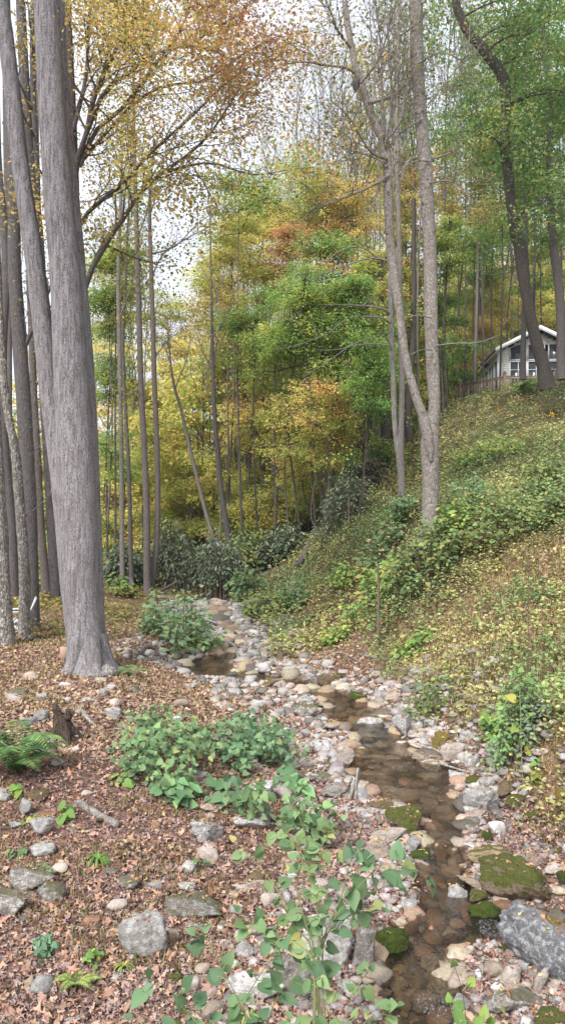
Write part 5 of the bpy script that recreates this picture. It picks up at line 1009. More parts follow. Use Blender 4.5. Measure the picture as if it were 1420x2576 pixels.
HERO = [ # frame, x, y, w, h, kind, label, options
 (6, 1005, 765, 175, 145, 'white', 'tall pale lichen-speckled boulder on the right rim of the clear pool', dict(depth=.7)),
 (6, 1040, 680, 90, 65, 'grey', 'grey stone behind the tall lichen-speckled boulder', {}),
 (6, 1160, 790, 115, 95, 'moss', 'domed brown-mossy boulder right of the tall lichen-speckled one', {}),
 (6, 1255, 852, 90, 60, 'moss', 'low mossy stone just below the domed brown-mossy boulder', {}),
 (6, 1130, 715, 95, 70, 'brown', 'dark brown stone wedged behind the domed mossy boulder', {}),
 (6, 1225, 752, 62, 62, 'grey', 'small upright grey stone right of the domed mossy boulder', {}),
 (6, 1262, 800, 62, 35, 'pale', 'small whitish stone beside the domed mossy boulder', {}),
 (6, 1408, 800, 70, 95, 'ymoss', 'yellow-mossed boulder cut by the right edge, above the pool', {}),
 (6, 950, 847, 125, 26, 'tan', 'flat tan slab in the water under the tall lichen boulder', {}),
 (6, 1082, 925, 80, 105, 'white', 'pointed white-grey stone above the mossy-topped tan boulder', {}),
 (6, 1018, 948, 62, 55, 'green', 'small green mossy stone left of the pointed white-grey one', {}),
 (6, 1145, 950, 72, 32, 'dark', 'small dark flat stone right of the pointed white-grey one', {}),
 (6, 1170, 978, 75, 60, 'grey', 'blue-grey stone behind the mossy-topped tan boulder', {}),
 (6, 1266, 982, 98, 78, 'grey', 'blocky angular grey stone on the right bank', dict(angular=.95)),
 (6, 1385, 1027, 78, 58, 'moss', 'mossy rounded stone near the right edge, level with the blocky grey stone', {}),
 (6, 1062, 1035, 225, 115, 'halfmoss', 'wide tan boulder with mossy top on the right side of the stream', dict(depth=.6)),
 (6, 1155, 1185, 300, 160, 'moss', 'long moss-covered boulder lying across the side channel', dict(size=(.74, .44, .42), tilt=.1, twist=-.65, angular=.5, up=.0)),
 (6, 1300, 1250, 70, 80, 'orange', 'rusty orange stone at the lower end of the long mossy boulder', {}),
 (6, 1182, 1078, 75, 75, 'tan', 'tan stone right below the wide mossy-topped boulder', {}),
 (6, 1262, 1075, 120, 72, 'tan', 'pale tan angular slab under the blocky grey stone', dict(angular=.9)),
 (6, 1372, 1118, 115, 60, 'pale', 'flat pale stone at the right edge above the side channel', {}),
 (6, 1408, 1185, 50, 80, 'green', 'green mossy stone at the right edge over the side channel', {}),
 (6, 1355, 1188, 60, 34, 'orange', 'smooth rust-brown cobble right of the long mossy boulder', {}),
 (6, 1205, 1108, 60, 40, 'grey', 'small grey stone between the tan slabs and the long mossy boulder', {}),
 (6, 948, 1178, 190, 85, 'tan', 'tan wedge-shaped stone with green moss in midstream', dict(tilt=.3, depth=.5)),
 (6, 876, 1282, 105, 120, 'grey', 'upright rounded grey stone left of the deep green mossy one', dict(depth=.7, angular=.3)),
 (6, 1018, 1350, 165, 125, 'green', 'deep green mossy boulder at the little cascade', dict(depth=.7, angular=.4)),
 (6, 985, 1285, 95, 60, 'moss', 'brown mossy stone on top of the deep green boulder', dict(up=.06)),
 (6, 1130, 1308, 125, 42, 'orange', 'wet orange slab in the side channel', {}),
 (6, 1285, 1500, 320, 200, 'slate', 'long dark slate boulder streaked with white lichen, slanting to the right edge', dict(size=(.88, .38, .38), tilt=.12, twist=-.95, angular=.35)),
 (6, 1150, 1500, 90, 90, 'green', 'small green mossy stone at the head of the long slate boulder', {}),
 (6, 912, 1635, 165, 100, 'tan', 'large pinkish tan stone at the lower right water edge', {}),
 (6, 1058, 1615, 112, 90, 'tan', 'round tan cobble between the pinkish stone and the slate boulder', dict(angular=.3)),
 (6, 1150, 1655, 115, 100, 'pale', 'pale pinkish cobble right of the round tan one', dict(angular=.4)),
 (6, 1185, 1600, 105, 60, 'grey', 'grey stone under the left flank of the long slate boulder', {}),
 (6, 1190, 1712, 112, 58, 'tan', 'small tan stone above the big lichen and moss boulder', {}),
 (6, 1283, 1695, 95, 105, 'pale', 'pale upright stone right of the big lichen and moss boulder', dict(angular=.8)),
 (6, 1100, 1790, 335, 245, 'mossgrey', 'big dark boulder with white lichen and moss at the bottom right', dict(depth=.6, sub=4)),
 (6, 1340, 1862, 160, 90, 'moss', 'brown mossy boulder in the bottom right corner', {}),
 (6, 735, 1862, 180, 66, 'orange', 'orange-brown slab under shallow water at the bottom', dict(up=-.03)),
 (6, 538, 1505, 190, 150, 'green', 'dark mossy boulder on the left rim of the lowest pool', dict(angular=.5, depth=.7)),
 (6, 255, 1500, 260, 270, 'white', 'large pinkish boulder with lichen left of the dark mossy one', dict(depth=.6, sub=4)),
 (6, 412, 1540, 115, 200, 'mossgrey', 'mossy grey boulder between the large pinkish boulder and the water', dict(depth=.8)),
 (6, 20, 1700, 190, 230, 'mossgrey', 'grey boulder with lichen streaks half behind the lowest leafy shrub', dict(depth=.6)),
 (6, 1388, 1392, 90, 58, 'ymoss', 'yellow mossy stone at the right edge above the slate boulder', {}),
 (6, 515, 945, 185, 105, 'pale', 'flat-topped pale grey block on the left bank of the stream', dict(angular=.9, depth=.6)),
 (6, 480, 1022, 130, 110, 'tan', 'tan slab leaning below the flat-topped pale block', dict(tilt=.3)),
 (6, 655, 985, 100, 85, 'grey', 'grey stone right below the flat-topped pale block', {}),
 (6, 697, 1055, 120, 60, 'green', 'low mossy stone at the cascade in midstream', dict(up=.02)),
 (6, 675, 950, 60, 55, 'moss', 'small mossy stone right of the flat-topped pale block', {}),
 (6, 585, 1025, 75, 60, 'grey', 'small grey stone under the flat-topped pale block', {}),
 (6, 540, 1105, 95, 50, 'tan', 'small tan stone above the big heart-shaped leaves', {}),
 (6, 440, 850, 215, 85, 'white', 'long low lichen-grey boulder left of the mossy brown one', dict(depth=.6)),
 (6, 632, 862, 185, 125, 'moss', 'flat mossy brown boulder on the left rim of the clear pool', dict(depth=.7)),
 (6, 738, 902, 65, 45, 'pale', 'small pale cobble right of the flat mossy brown boulder', {}),
 (6, 505, 792, 120, 55, 'brown', 'brown wet stone at the left rim of the clear pool', {}),
 (6, 585, 782, 70, 35, 'orange', 'orange wet stone beside the brown one in the pool', {}),
 (6, 258, 732, 165, 75, 'grey', 'grey angular stone left of the upright sticks', dict(angular=.9)),
 (6, 395, 728, 75, 95, 'grey', 'grey block under the tan cobble by the upright stick', {}),
 (6, 402, 682, 52, 40, 'tan', 'tan cobble beside the upright stick', {}),
 (6, 302, 862, 80, 80, 'white', 'pale lichen cobble left of the long low lichen-grey boulder', {}),
 (6, 212, 872, 95, 50, 'tan', 'flat tan stone left of the pale lichen cobble', {}),
 (6, 190, 655, 140, 50, 'mossgrey', 'low mossy grey stone beside the left clump of stream-side leaves', {}),
 (6, 270, 655, 60, 40, 'pale', 'small pale stone above the grey angular one near the sticks', {}),
 (6, 325, 552, 95, 75, 'pale', 'round-shouldered pale tan stone on a leafy spit', dict(angular=.8)),
 (6, 375, 560, 50, 50, 'orange', 'wet orange-brown stone right of the round-shouldered pale stone', {}),
 (6, 462, 577, 115, 32, 'tan', 'low pale tan stone above the clear pool', {}),
 (6, 192, 502, 115, 72, 'white', 'angular light grey stone on the left gravel', {}),
 (6, 235, 438, 80, 48, 'tan', 'tan stone stacked under a flat one left of the water', {}),
 (6, 238, 410, 84, 30, 'pale', 'flat stone lying on top of the tan stacked one', dict(up=.05)),
 (6, 300, 435, 56, 38, 'orange', 'rounded orange-tan stone at the water left of the pale wedge', {}),
 (6, 242, 372, 78, 42, 'ymoss', 'mossy-topped stone in the water above the stacked pair', {}),
 (6, 302, 342, 66, 42, 'tan', 'tan triangular stone standing in the middle pool', {}),
 (6, 432, 382, 150, 70, 'white', 'pale wedge-shaped boulder in midstream', dict(angular=.9, tilt=.12, depth=.6)),
 (6, 605, 402, 100, 102, 'grey', 'angular grey boulder standing right of the pale wedge', dict(angular=.95)),
 (6, 540, 408, 62, 48, 'grey', 'small grey stone between the pale wedge and the angular boulder', {}),
 (6, 675, 447, 88, 38, 'pale', 'flat whitish stone right of the angular grey boulder', dict(angular=.9)),
 (6, 672, 312, 135, 75, 'pale', 'broad pinkish grey block at the foot of the hill', dict(angular=.85)),
 (6, 600, 312, 62, 62, 'mossgrey', 'mossy grey stone left of the broad pinkish block', {}),
 (6, 742, 285, 95, 75, 'tan', 'tan block right of the broad pinkish one', dict(angular=.85)),
 (6, 797, 292, 62, 50, 'brown', 'brown stone at the right end of the block row under the hill', {}),
 (6, 690, 362, 66, 32, 'pale', 'small cream stone below the broad pinkish block', {}),
 (6, 750, 388, 86, 52, 'white', 'whitish veined stone under the hill foot', {}),
 (6, 757, 422, 62, 30, 'pale', 'small pale stone right below the whitish veined one', {}),
 (6, 722, 345, 60, 28, 'white', 'flat light stone between the cream stone and the tan block', {}),
 (6, 808, 462, 112, 74, 'ymoss', 'stone with a golden moss cushion on the right bank', {}),
 (6, 700, 497, 95, 48, 'pale', 'low pale stone left of the golden moss cushion', {}),
 (6, 832, 528, 130, 95, 'pale', 'long pale stone slanting below the golden moss cushion', dict(tilt=-.35, depth=.5)),
 (6, 718, 545, 150, 60, 'tan', 'broad pale tan stone at the right water edge', {}),
 (6, 762, 582, 145, 62, 'pale', 'cream stone with lichen in front of the broad tan one', {}),
 (6, 912, 442, 95, 66, 'grey', 'grey rock up the right bank beyond the golden moss cushion', {}),
 (6, 942, 562, 84, 72, 'grey', 'grey lichened stone beside the long pale slanting stone', {}),
 (6, 1030, 562, 72, 58, 'brown', 'brown stone at the foot of the feathery bush', {}),
 (6, 1122, 582, 135, 50, 'grey', 'flat grey slab under the feathery bush on the right bank', {}),
 (6, 890, 637, 105, 50, 'white', 'flat whitish stone above the right end of the clear pool', {}),
 (6, 952, 627, 84, 50, 'pale', 'pale stone right of the flat whitish one at the pool head', {}),
 (6, 965, 662, 100, 45, 'moss', 'mossy ledge stone over the clear pool', {}),
 (6, 385, 267, 86, 54, 'green', 'dark mossy stone at the far rim of the middle pool', {}),
 (6, 462, 282, 62, 32, 'tan', 'tan cobble right of the dark mossy stone at the middle pool', {}),
 (6, 550, 250, 88, 48, 'tan', 'tan slab tilted among cobbles on the far right gravel', dict(tilt=-.3)),
 (6, 535, 220, 84, 48, 'pale', 'pale rock behind the tilted tan slab', {}),
 (6, 104, 325, 120, 74, 'mossgrey', 'rounded boulder with mossy left flank at the middle pool', {}),
 (6, 112, 264, 92, 46, 'white', 'pale stone behind the rounded half-mossy boulder', {}),
 (6, 160, 292, 86, 32, 'green', 'flat green mossy stone at the water by the rounded boulder', {}),
 (6, 52, 302, 62, 44, 'mossgrey', 'small stone with moss left of the rounded boulder', {}),
 (6, 210, 168, 86, 62, 'brown', 'dark brown pyramid-shaped stone in the upper stream', dict(angular=.95)),
 (6, 145, 172, 54, 50, 'dark', 'black wet stone left of the brown pyramid-shaped one', {}),
 (6, 150, 217, 50, 32, 'brown', 'small rusty stone in front of the black wet one', {}),
 (6, 265, 150, 62, 36, 'moss', 'mossy brown stone right of the pyramid-shaped one', {}),
 (6, 320, 160, 54, 22, 'white', 'small flat white stone in the upper stream', {}),
 (6, 60, 106, 125, 36, 'white', 'long pale low boulder in the upper stream', {}),
 (6, 395, 202, 64, 30, 'pale', 'pale stone above the dark mossy one of the middle pool', {}),
 (6, 470, 137, 60, 34, 'tan', 'tan stone at the hill foot far up the stream', {}),
 (6, 360, 105, 46, 32, 'pale', 'small pale upright stone far up the stream', {}),
 (6, 215, 118, 46, 24, 'grey', 'tiny grey stone above the pyramid-shaped one', {}),
 (5, 470, 257, 118, 64, 'grey', 'flat angular grey slab jutting over the near left bank', dict(angular=.95, depth=.6)),
 (5, 518, 225, 52, 42, 'white', 'white stone behind the flat angular slab of the left bank', {}),
 (5, 105, 258, 92, 42, 'pale', 'flat pale stone in the leaves of the left lawn edge', {}),
 (5, 85, 220, 125, 42, 'mossgrey', 'low mossy stone behind the flat pale one on the left', {}),
 (5, 352, 180, 62, 32, 'white', 'small white stone before the giant tree foot', {}),
 (5, 505, 158, 84, 16, 'pale', 'thin flat stone under the root knob of the giant tree', {}),
 (5, 556, 192, 50, 30, 'white', 'small narrow white stone right of the giant tree foot', {}),
 (5, 670, 205, 80, 60, 'mossgrey', 'lichened grey rock right below the giant tree foot', {}),
 (5, 640, 125, 34, 26, 'tan', 'little tan cobble above the lichened grey rock', {}),
 (5, 205, 342, 78, 64, 'grey', 'pinkish grey stone left of the dark root stump', {}),
 (5, 115, 372, 74, 74, 'grey', 'blue-grey upright stone behind the big fern', {}),
 (5, 570, 335, 86, 62, 'white', 'pale stone above the left heart-leaved clump', {}),
 (5, 228, 517, 82, 42, 'white', 'small light stone right of the big fern', {}),
 (5, 290, 582, 86, 50, 'grey', 'grey stone in the grass below the light one by the fern', {}),
 (5, 25, 752, 84, 62, 'grey', 'grey stone cut by the left edge below the fern', {}),
 (5, 135, 812, 66, 86, 'white', 'long pale stone pointing down the near bank', dict(tilt=.4)),
 (5, 80, 885, 84, 52, 'white', 'bright white stone near the left edge', dict(angular=.9)),
 (5, 192, 745, 115, 52, 'brown', 'brown-grey stone half in leaves above the pointing pale one', {}),
 (5, 230, 925, 118, 82, 'grey', 'upper one of two stacked grey stones on the near bank', dict(up=.08)),
 (5, 225, 1005, 135, 84, 'white', 'lower one of two stacked grey stones on the near bank', dict(angular=.4)),
 (5, 110, 1160, 220, 130, 'mossgrey', 'broad mossy boulder rising at the left edge', dict(depth=.6)),
 (5, 60, 1270, 180, 180, 'mossgrey', 'big green-grey boulder at the left edge in front of the broad one', dict(depth=.7)),
 (5, 262, 1225, 140, 110, 'mossgrey', 'lichen-flecked boulder right of the broad mossy one', {}),
 (5, 1018, 912, 160, 115, 'white', 'speckled white-grey boulder below the heart-leaved clumps', dict(sub=4)),
 (5, 1030, 1025, 115, 92, 'pale', 'cream-coloured blocky stone below the speckled boulder', dict(angular=.85)),
 (5, 1045, 797, 84, 52, 'tan', 'tan cobble under the low shrub between the clumps', {}),
 (5, 880, 1002, 52, 28, 'pale', 'small cream stone left of the blocky cream-coloured one', {}),
 (5, 735, 1440, 250, 230, 'white', 'big rounded grey boulder with leaves on its hollow top', dict(depth=.7, sub=4, angular=.45)),
 (5, 975, 1290, 280, 120, 'mossgrey', 'long sloping mossy slab right behind the big rounded boulder', dict(depth=.5, tilt=.12)),
 (5, 945, 1195, 100, 74, 'grey', 'grey stone behind the long sloping mossy slab', {}),
 (5, 655, 1182, 125, 64, 'mossgrey', 'flat mossy stone above the big rounded boulder', {}),
 (5, 965, 1402, 74, 54, 'grey', 'small grey stone in leaves right of the big rounded boulder', {}),
 (5, 722, 1120, 64, 50, 'brown', 'small mossy brown stone in the litter of the near bank', {}),
 (5, 1220, 1192, 175, 64, 'pale', 'flat pale slab behind the sprawling leafy shrub', {}),
 (5, 1290, 1150, 120, 52, 'brown', 'brown stone over the flat pale slab', {}),
 (5, 1290, 715, 190, 95, 'white', 'grey lichened boulder behind the thin green sprigs', {}),
 (5, 1200, 865, 165, 120, 'white', 'pale grey rock among the sprigs, left of the tall one', {}),
 (5, 1342, 845, 84, 100, 'grey', 'upright brownish grey stone among the green sprigs', {}),
 (5, 1270, 1695, 320, 160, 'white', 'big dome boulder with white lichen under the lowest shrub', dict(depth=.6, sub=4)),
 (5, 345, 1870, 110, 66, 'grey', 'grey stone at the very bottom, in the leaf litter', {}),
 (5, 1292, 280, 86, 42, 'white', 'folded white stone beside the middle gravel', {}),
 (5, 1290, 304, 110, 32, 'brown', 'low brown stone under the folded white one', {}),
 (5, 1200, 322, 95, 36, 'pale', 'pointed pale stone at the head of the gravel bank', {}),
 (5, 1112, 292, 125, 32, 'pale', 'long pale flagstone above the heart-leaved clumps', {}),
 (5, 1396, 327, 66, 44, 'grey', 'grey stone at the gravel edge beside the rounded boulder', {}),
 (5, 1256, 222, 76, 32, 'tan', 'tan flat stone in the narrow riffle', {}),
 (5, 1160, 200, 48, 26, 'brown', 'small rusty stone in the narrow riffle', {}),
 (5, 1350, 170, 115, 42, 'brown', 'dark flat stone on the far side of the riffle', {}),
 (5, 1010, 160, 64, 42, 'dark', 'dark split stone at the outflow of the upper pool', {}),
 (5, 930, 95, 95, 24, 'moss', 'low mossy stone at the left rim of the upper pool', {}),
 (5, 1022, 110, 105, 26, 'moss', 'flat mossy stone in the water of the upper pool', {}),
 (5, 1236, 90, 64, 44, 'pale', 'pale stone right of the upper pool', {}),
 (5, 1176, 135, 62, 26, 'pale', 'flat pale stone at the lower rim of the upper pool', {}),
 (5, 955, 190, 62, 32, 'grey', 'grey stone under the outflow of the upper pool', {}),
 (5, 1400, 45, 84, 40, 'brown', 'dark brown stone at the top of the cobbles', {}),
 (5, 1115, 92, 30, 16, 'grey', 'tiny stone standing in the upper pool', {}),
]
for fr, x, y, ww, hh, kd, lab, op in HERO:
    u, v = (Z6 if fr == 6 else Z5)(x, y); rock(u, v, ww / 2.0, hh / 2.0, kd, lab, **{'sub': 3, **op})
# smaller cobbles along the stream, labelled by the stone they lie next to
rr = np.random.default_rng(44); hero = list(ROCKS); seen = set(r[4] for r in ROCKS); placed = [(r[0], r[1], r[2]) for r in ROCKS]
n_auto = 0; tries = 0
CN = {'grey': 'grey', 'white': 'light grey', 'pale': 'pinkish', 'tan': 'tan', 'brown': 'brown', 'dark': 'dark', 'moss': 'mossy', 'orange': 'rusty', 'mossgrey': 'moss-flecked'}
while n_auto < 295 and tries < 16000:
    tries += 1; lb = n_auto >= 245; Y = 5.6 * (30 / 5.6) ** rr.random(); side = rr.random() < .5; c = (_L if side else _R); i = int(np.argmin([abs(q[1] - Y) for q in c]))
    x = c[i][0] + rr.normal() * .42 + (.33 if not side else -.45) * rr.random() * (1 if Y > 9 else 2)
    if lb: Y = 6.2 * (15 / 6.2) ** rr.random(); x = Y * rr.uniform(-.34, -.08)
    d = pdist([x], [Y])[0]
    if d < -.45 or abs(x / Y) > .36: continue
    z = gz(x, Y); u = 710 + x / Y * F; v = 1288 - (z - CZ) / Y * F; w_ = rr.uniform(.10, .30) * (.7 if Y > 17 else 1.05 if Y > 11 else .75) / Y * F
    if any(abs(u - a) < (w_ + b2) * .42 and abs(v - b) < (w_ + b2) * .3 for a, b, b2 in placed): continue
    kd = rr.choice(list(CN), p=[.16, .12, .27, .25, .07, .03, .03, .04, .03])
    near = sorted(hero, key=lambda r: (r[0] - u) ** 2 + (r[1] - v) ** 2)[:5]; lab = None
    for nb in near:
        dx, dy = u - nb[0], v - nb[1]; rel = ('right of' if dx > 0 else 'left of') if abs(dx) > abs(dy) else ('in front of' if dy > 0 else 'behind')
        short = ' '.join(nb[4].split()[:9]); 
        for tail in (' at', ' on', ' of', ' the', ' in', ' left', ' right', ' with', ' a', ' and', ' under', ' above', ' between', ' beside', ' behind', ' below', ' over', ' just', ' that', ' its', ' to', ' from', ' lying'):
            pass
        ws = short.split()
        while ws and ws[-1] in ('at', 'on', 'of', 'the', 'in', 'left', 'right', 'with', 'a', 'and', 'under', 'above', 'between', 'beside', 'behind', 'below', 'over', 'just', 'that', 'its', 'to', 'from', 'lying', 'near', 'one', 'level', 'its', 'by', 'half', 'lower', 'water', 'small', 'long'): ws.pop()
        cand = f"{CN[kd]} cobble {rel} the {' '.join(ws)}"
        if cand not in seen: lab = cand; break
    if lab is None: continue
    seen.add(lab); placed.append((u, v, w_)); n_auto += 1
    V, T = rock_verts((w_ * Y / F, w_ * Y / F * rr.uniform(.6, .95), w_ * Y / F * rr.uniform(.45, .75)), 3000 + n_auto, 2, rr.uniform(.5, .95)); o = mkmesh('cobble', V, T, RK[kd], smooth=True)
    o.location = (x, Y, z + w_ * Y / F * .13); o.rotation_euler = (0, 0, rr.uniform(0, 6.28)); tag(o, lab, 'stone', 'cobbles along the stream')
# gravel: nobody could count it
def pebmat():
    m, t, bs, out = newmat('gravel_stone'); a = N_(t, 'ShaderNodeAttribute', attribute_name='Col'); n = noise(t, coords(t, (1, 1, 1), True), 30, 4, .7)
    t.links.new(mixc(t, 1.0, a.outputs['Color'], ramp(t, n, [(.3, (.6, .6, .6)), (.7, (1.2, 1.2, 1.2))]), 'MULTIPLY'), bs.inputs['Base Color']); bs.inputs['Roughness'].default_value = .8; bump(t, bs, n, .5, .01); return m
def gravel(name, n, dlo, dhi, smin, smax, pal, seed, zoff=0.0, y0=5.0, smooth=True):
    r = np.random.default_rng(seed); xs = []; ys_ = []
    while len(xs) < n:
        Y = y0 * (30 / y0) ** r.random(6000); x = np.interp(Y, [q[1] for q in _L], [q[0] for q in _L]); x2 = np.interp(Y, [q[1] for q in _R], [q[0] for q in _R])
        wd_ = np.interp(Y, [10, 15, 22], [1.4, 2.2, 1.8]); X = x - wd_ + (x2 - x + 2 * wd_) * r.random(6000); d = pdist(X, Y); k = (d > dlo) & (d < dhi) & (r.random(6000) < np.clip(1.15 - np.maximum(d, 0) / max(dhi, .1), 0, 1)); xs += list(X[k]); ys_ += list(Y[k])
    xs = np.array(xs[:n]); ys_ = np.array(ys_[:n]); z = hgt(xs, ys_); tv, tt = ICO[1]; k = len(tv)
    sz = (smin + (smax - smin) * r.random(n) ** 2.5) * (.7 + ys_ / 16); c = pick(pal, n, r, .2)
    S = sz[:, None, None] * np.stack([r.uniform(.7, 1.2, n), r.uniform(.6, 1, n), r.uniform(.35, .65, n)], 1)[:, None]; a = r.random(n) * 6.28
    V = tv[None] * (1 + .22 * r.normal(size=(n, k, 1)).clip(-1, 1)) * S; X = V[..., 0] * np.cos(a)[:, None] - V[..., 1] * np.sin(a)[:, None]; Yv = V[..., 0] * np.sin(a)[:, None] + V[..., 1] * np.cos(a)[:, None]
    V = np.stack([X + xs[:, None], Yv + ys_[:, None], V[..., 2] + (z + sz * .15 + zoff)[:, None]], -1).reshape(-1, 3)
    T = (tt[None] + (np.arange(n) * k)[:, None, None]).reshape(-1, 3); o = mkmesh(name, V, T, PEB, np.repeat(c, k, axis=0), smooth=smooth); tag(o, kind='stuff'); return o
PEB = pebmat()
gravel('rubble', 1100, 0., 2.0, .045, .105, [(3, (.36, .32, .29)), (3, (.38, .36, .34)), (2, (.37, .31, .25)), (2, (.20, .18, .165)), (1, (.46, .42, .38))], 73, y0=10., smooth=False)
gravel('gravel', 8500, 0., 2.0, .012, .06, [(3, (.34, .29, .26)), (3, (.36, .33, .31)), (2, (.35, .28, .22)), (3, (.18, .155, .14)), (1, (.46, .41, .37))], 71)
gravel('streambed_gravel', 1500, -2.0, .0, .04, .17, [(4, (.33, .23, .15)), (3, (.24, .19, .14)), (3, (.42, .34, .25)), (3, (.13, .11, .09))], 72, -.07)
# ---------------------------------------------------------------- fallen leaves, grass and low herbs (stuff)
def scatter(n, t0, t1, y0, y1, r, power=1.0):
    Y = y0 * (y1 / y0) ** (r.random(n) ** power); t = r.uniform(t0, t1, n); return t * Y, Y
LIT = [(4, (.37, .25, .21)), (4, (.26, .185, .165)), (4, (.45, .32, .26)), (3, (.15, .10, .09)), (3, (.33, .25, .22)), (1, (.50, .26, .14)), (.6, (.46, .34, .18))]
def normals(x, y, e=.12):
    dzx = (hgt(x + e, y) - hgt(x - e, y)) / (2 * e); dzy = (hgt(x, y + e) - hgt(x, y - e)) / (2 * e)
    n = np.stack([-dzx, -dzy, np.ones_like(dzx)], 1); return n / np.linalg.norm(n, axis=1)[:, None]
def litter(name, n, t0, t1, y0, y1, size, shape, pal, seed, dens, lift=.01):
    r = np.random.default_rng(seed); x, y = scatter(n, t0, t1, y0, y1, r); d = np.full(n, 9.); m = (np.abs(x) < 9) & (y < 36); d[m] = pdist(x[m], y[m])
    k = r.random(n) < dens(x, y, d); x, y, d = x[k], y[k], d[k]; n = len(x); N = normals(x, y) + r.normal(size=(n, 3)) * .6; z = np.maximum(hgt(x, y), zs(y) + .004 if n and d.min() < 0 else -99)
    D = runit(n, r, .25); V = leaves(np.stack([x, y, z + lift + .012 * r.random(n)], 1), D, N, size * r.uniform(.6, 1.35, n), shape, pick(pal, n, r, .2), .35, r)
    o = mkmesh(name, V[0], V[1], M_DRY, V[2]); tag(o, kind='stuff'); return o
hillmask = lambda x, y: sstep((x - (2.9 - .16 * (y - 10))) / .8) * (y > 9.3)
dl = lambda x, y, d: np.clip((d + .02) * 3.2, 0, 1) * np.where(hillmask(x, y) > .5, .28, 1.0) * np.clip(.55 + vnoise(x / .7, y / .7, 6) * .7, 0, 1)
litter('fallen_leaves', 42000, -.5, .5, 4.6, 13, .06, L_LOB, LIT, 81, dl)
litter('fallen_leaves', 7500, -.45, .45, 4.6, 11, .12, L_LOB, [(3, (.44, .27, .18)), (3, (.38, .24, .17)), (1, (.34, .25, .19))], 82, lambda x, y, d: dl(x, y, d) * .35 * (x < .8), .02)
LIT2 = [(4, (.40, .27, .19)), (3, (.33, .22, .17)), (3, (.25, .17, .13)), (2, (.46, .33, .23)), (.6, (.5, .38, .18)), (.6, (.46, .25, .14))]
litter('fallen_leaves', 52000, -.55, .2, 10.5, 26, .072, L_DIA, LIT2, 83, lambda x, y, d: np.clip((d - .02) * 3, 0, 1) * np.where(hillmask(x, y) > .5, 0, 1.0) * np.clip((29 - y) / 8, 0, 1))
litter('fallen_leaves', 14000, -.4, .4, 5, 28, .07, L_LOB, [(3, (.33, .16, .12)), (3, (.26, .13, .10)), (2, (.40, .25, .19)), (.5, (.5, .3, .12))], 84, lambda x, y, d: (d < 1.0) & (d > -.05))
litter('fallen_leaves', 900, -.4, .4, 5, 20, .06, L_LOB, [(3, (.32, .15, .10)), (2, (.24, .12, .08)), (1, (.4, .26, .1))], 86, lambda x, y, d: (d < 0) & (vnoise(x * 2, y * 2, 3) > .6))
litter('fallen_leaves', 15000, -.1, .6, 12, 26, .09, L_DIA, LIT, 85, lambda x, y, d: hillmask(x, y) * .7 * sstep((vnoise(x / 1.7, y / 1.7, 12) - .35) * 4))
# grass blades
def grass(name, n, t0, t1, y0, y1, hgt_, pal, seed, dens, wdt=.006, lean=.6):
    r = np.random.default_rng(seed); x, y = scatter(n, t0, t1, y0, y1, r); d = np.full(n, 9.); m = (np.abs(x) < 9) & (y < 36); d[m] = pdist(x[m], y[m]); k = r.random(n) < dens(x, y, d); x, y = x[k], y[k]; n = len(x)
    z = hgt(x, y); h = hgt_ * r.uniform(.5, 1.3, n); a = r.random(n) * 6.28; dr = np.stack([np.cos(a), np.sin(a), 0 * a], 1); sd = np.stack([-np.sin(a), np.cos(a), 0 * a], 1); b = np.stack([x, y, z - .02], 1); w_ = wdt * (1 + y / 14)[:, None]
    ln = r.random(n)[:, None] * lean; u = np.array([0, 0, 1.]); m1 = b + (u * .6 + dr * ln * .3) * h[:, None]; tp = b + (u * (1 - ln * .45) + dr * ln) * h[:, None]
    V = np.stack([b - sd * w_, b + sd * w_, m1 + sd * w_ * .8, m1 - sd * w_ * .8, tp], 1).reshape(-1, 3); i = np.arange(n) * 5
    T = np.stack([np.stack([i, i + 1, i + 2], 1), np.stack([i, i + 2, i + 3], 1), np.stack([i + 3, i + 2, i + 4], 1)], 1).reshape(-1, 3)
    o = mkmesh(name, V, T, M_HERB, np.repeat(pick(pal, n, r, .2), 5, axis=0)); tag(o, kind='stuff'); return o
STRAW = [(4, (.48, .34, .19)), (3, (.56, .43, .24)), (2, (.38, .25, .15)), (2, (.38, .36, .14)), (1, (.28, .18, .13))]
GRS = [(3, (.16, .2, .06)), (3, (.26, .25, .08)), (2, (.36, .24, .13)), (1, (.3, .18, .12))]
strawz = lambda x, y: hillmask(x, y) * sstep((17.5 - y + (vnoise(x / 1.3, y / 1.3, 4) - .5) * 5) / 2.0)
grass('grass', 60000, .05, .62, 8.6, 20, .17, STRAW, 91, lambda x, y, d: strawz(x, y) * np.clip((d - .4) * 2, 0, 1), .0035, 1.1)
grass('grass', 22000, -.5, .25, 12, 27, .12, [(3, (.36, .24, .12)), (2, (.30, .26, .09)), (2, (.22, .24, .07))], 92, lambda x, y, d: np.clip((d - .5), 0, 1) * (1 - hillmask(x, y)) * np.clip(vnoise(x, y, 44) * 1.3 - .1 + .5 * (y > 17), 0, 1), .005)
grass('grass', 15000, -.45, .06, 6.5, 11.5, .09, [(3, (.33, .2, .12)), (3, (.27, .22, .09)), (2, (.18, .2, .06)), (1, (.4, .22, .14))], 93, lambda x, y, d: np.clip((d - .5), 0, 1) * sstep((vnoise(x / .55, y / .55, 45) - .42) * 5), .004, .9)
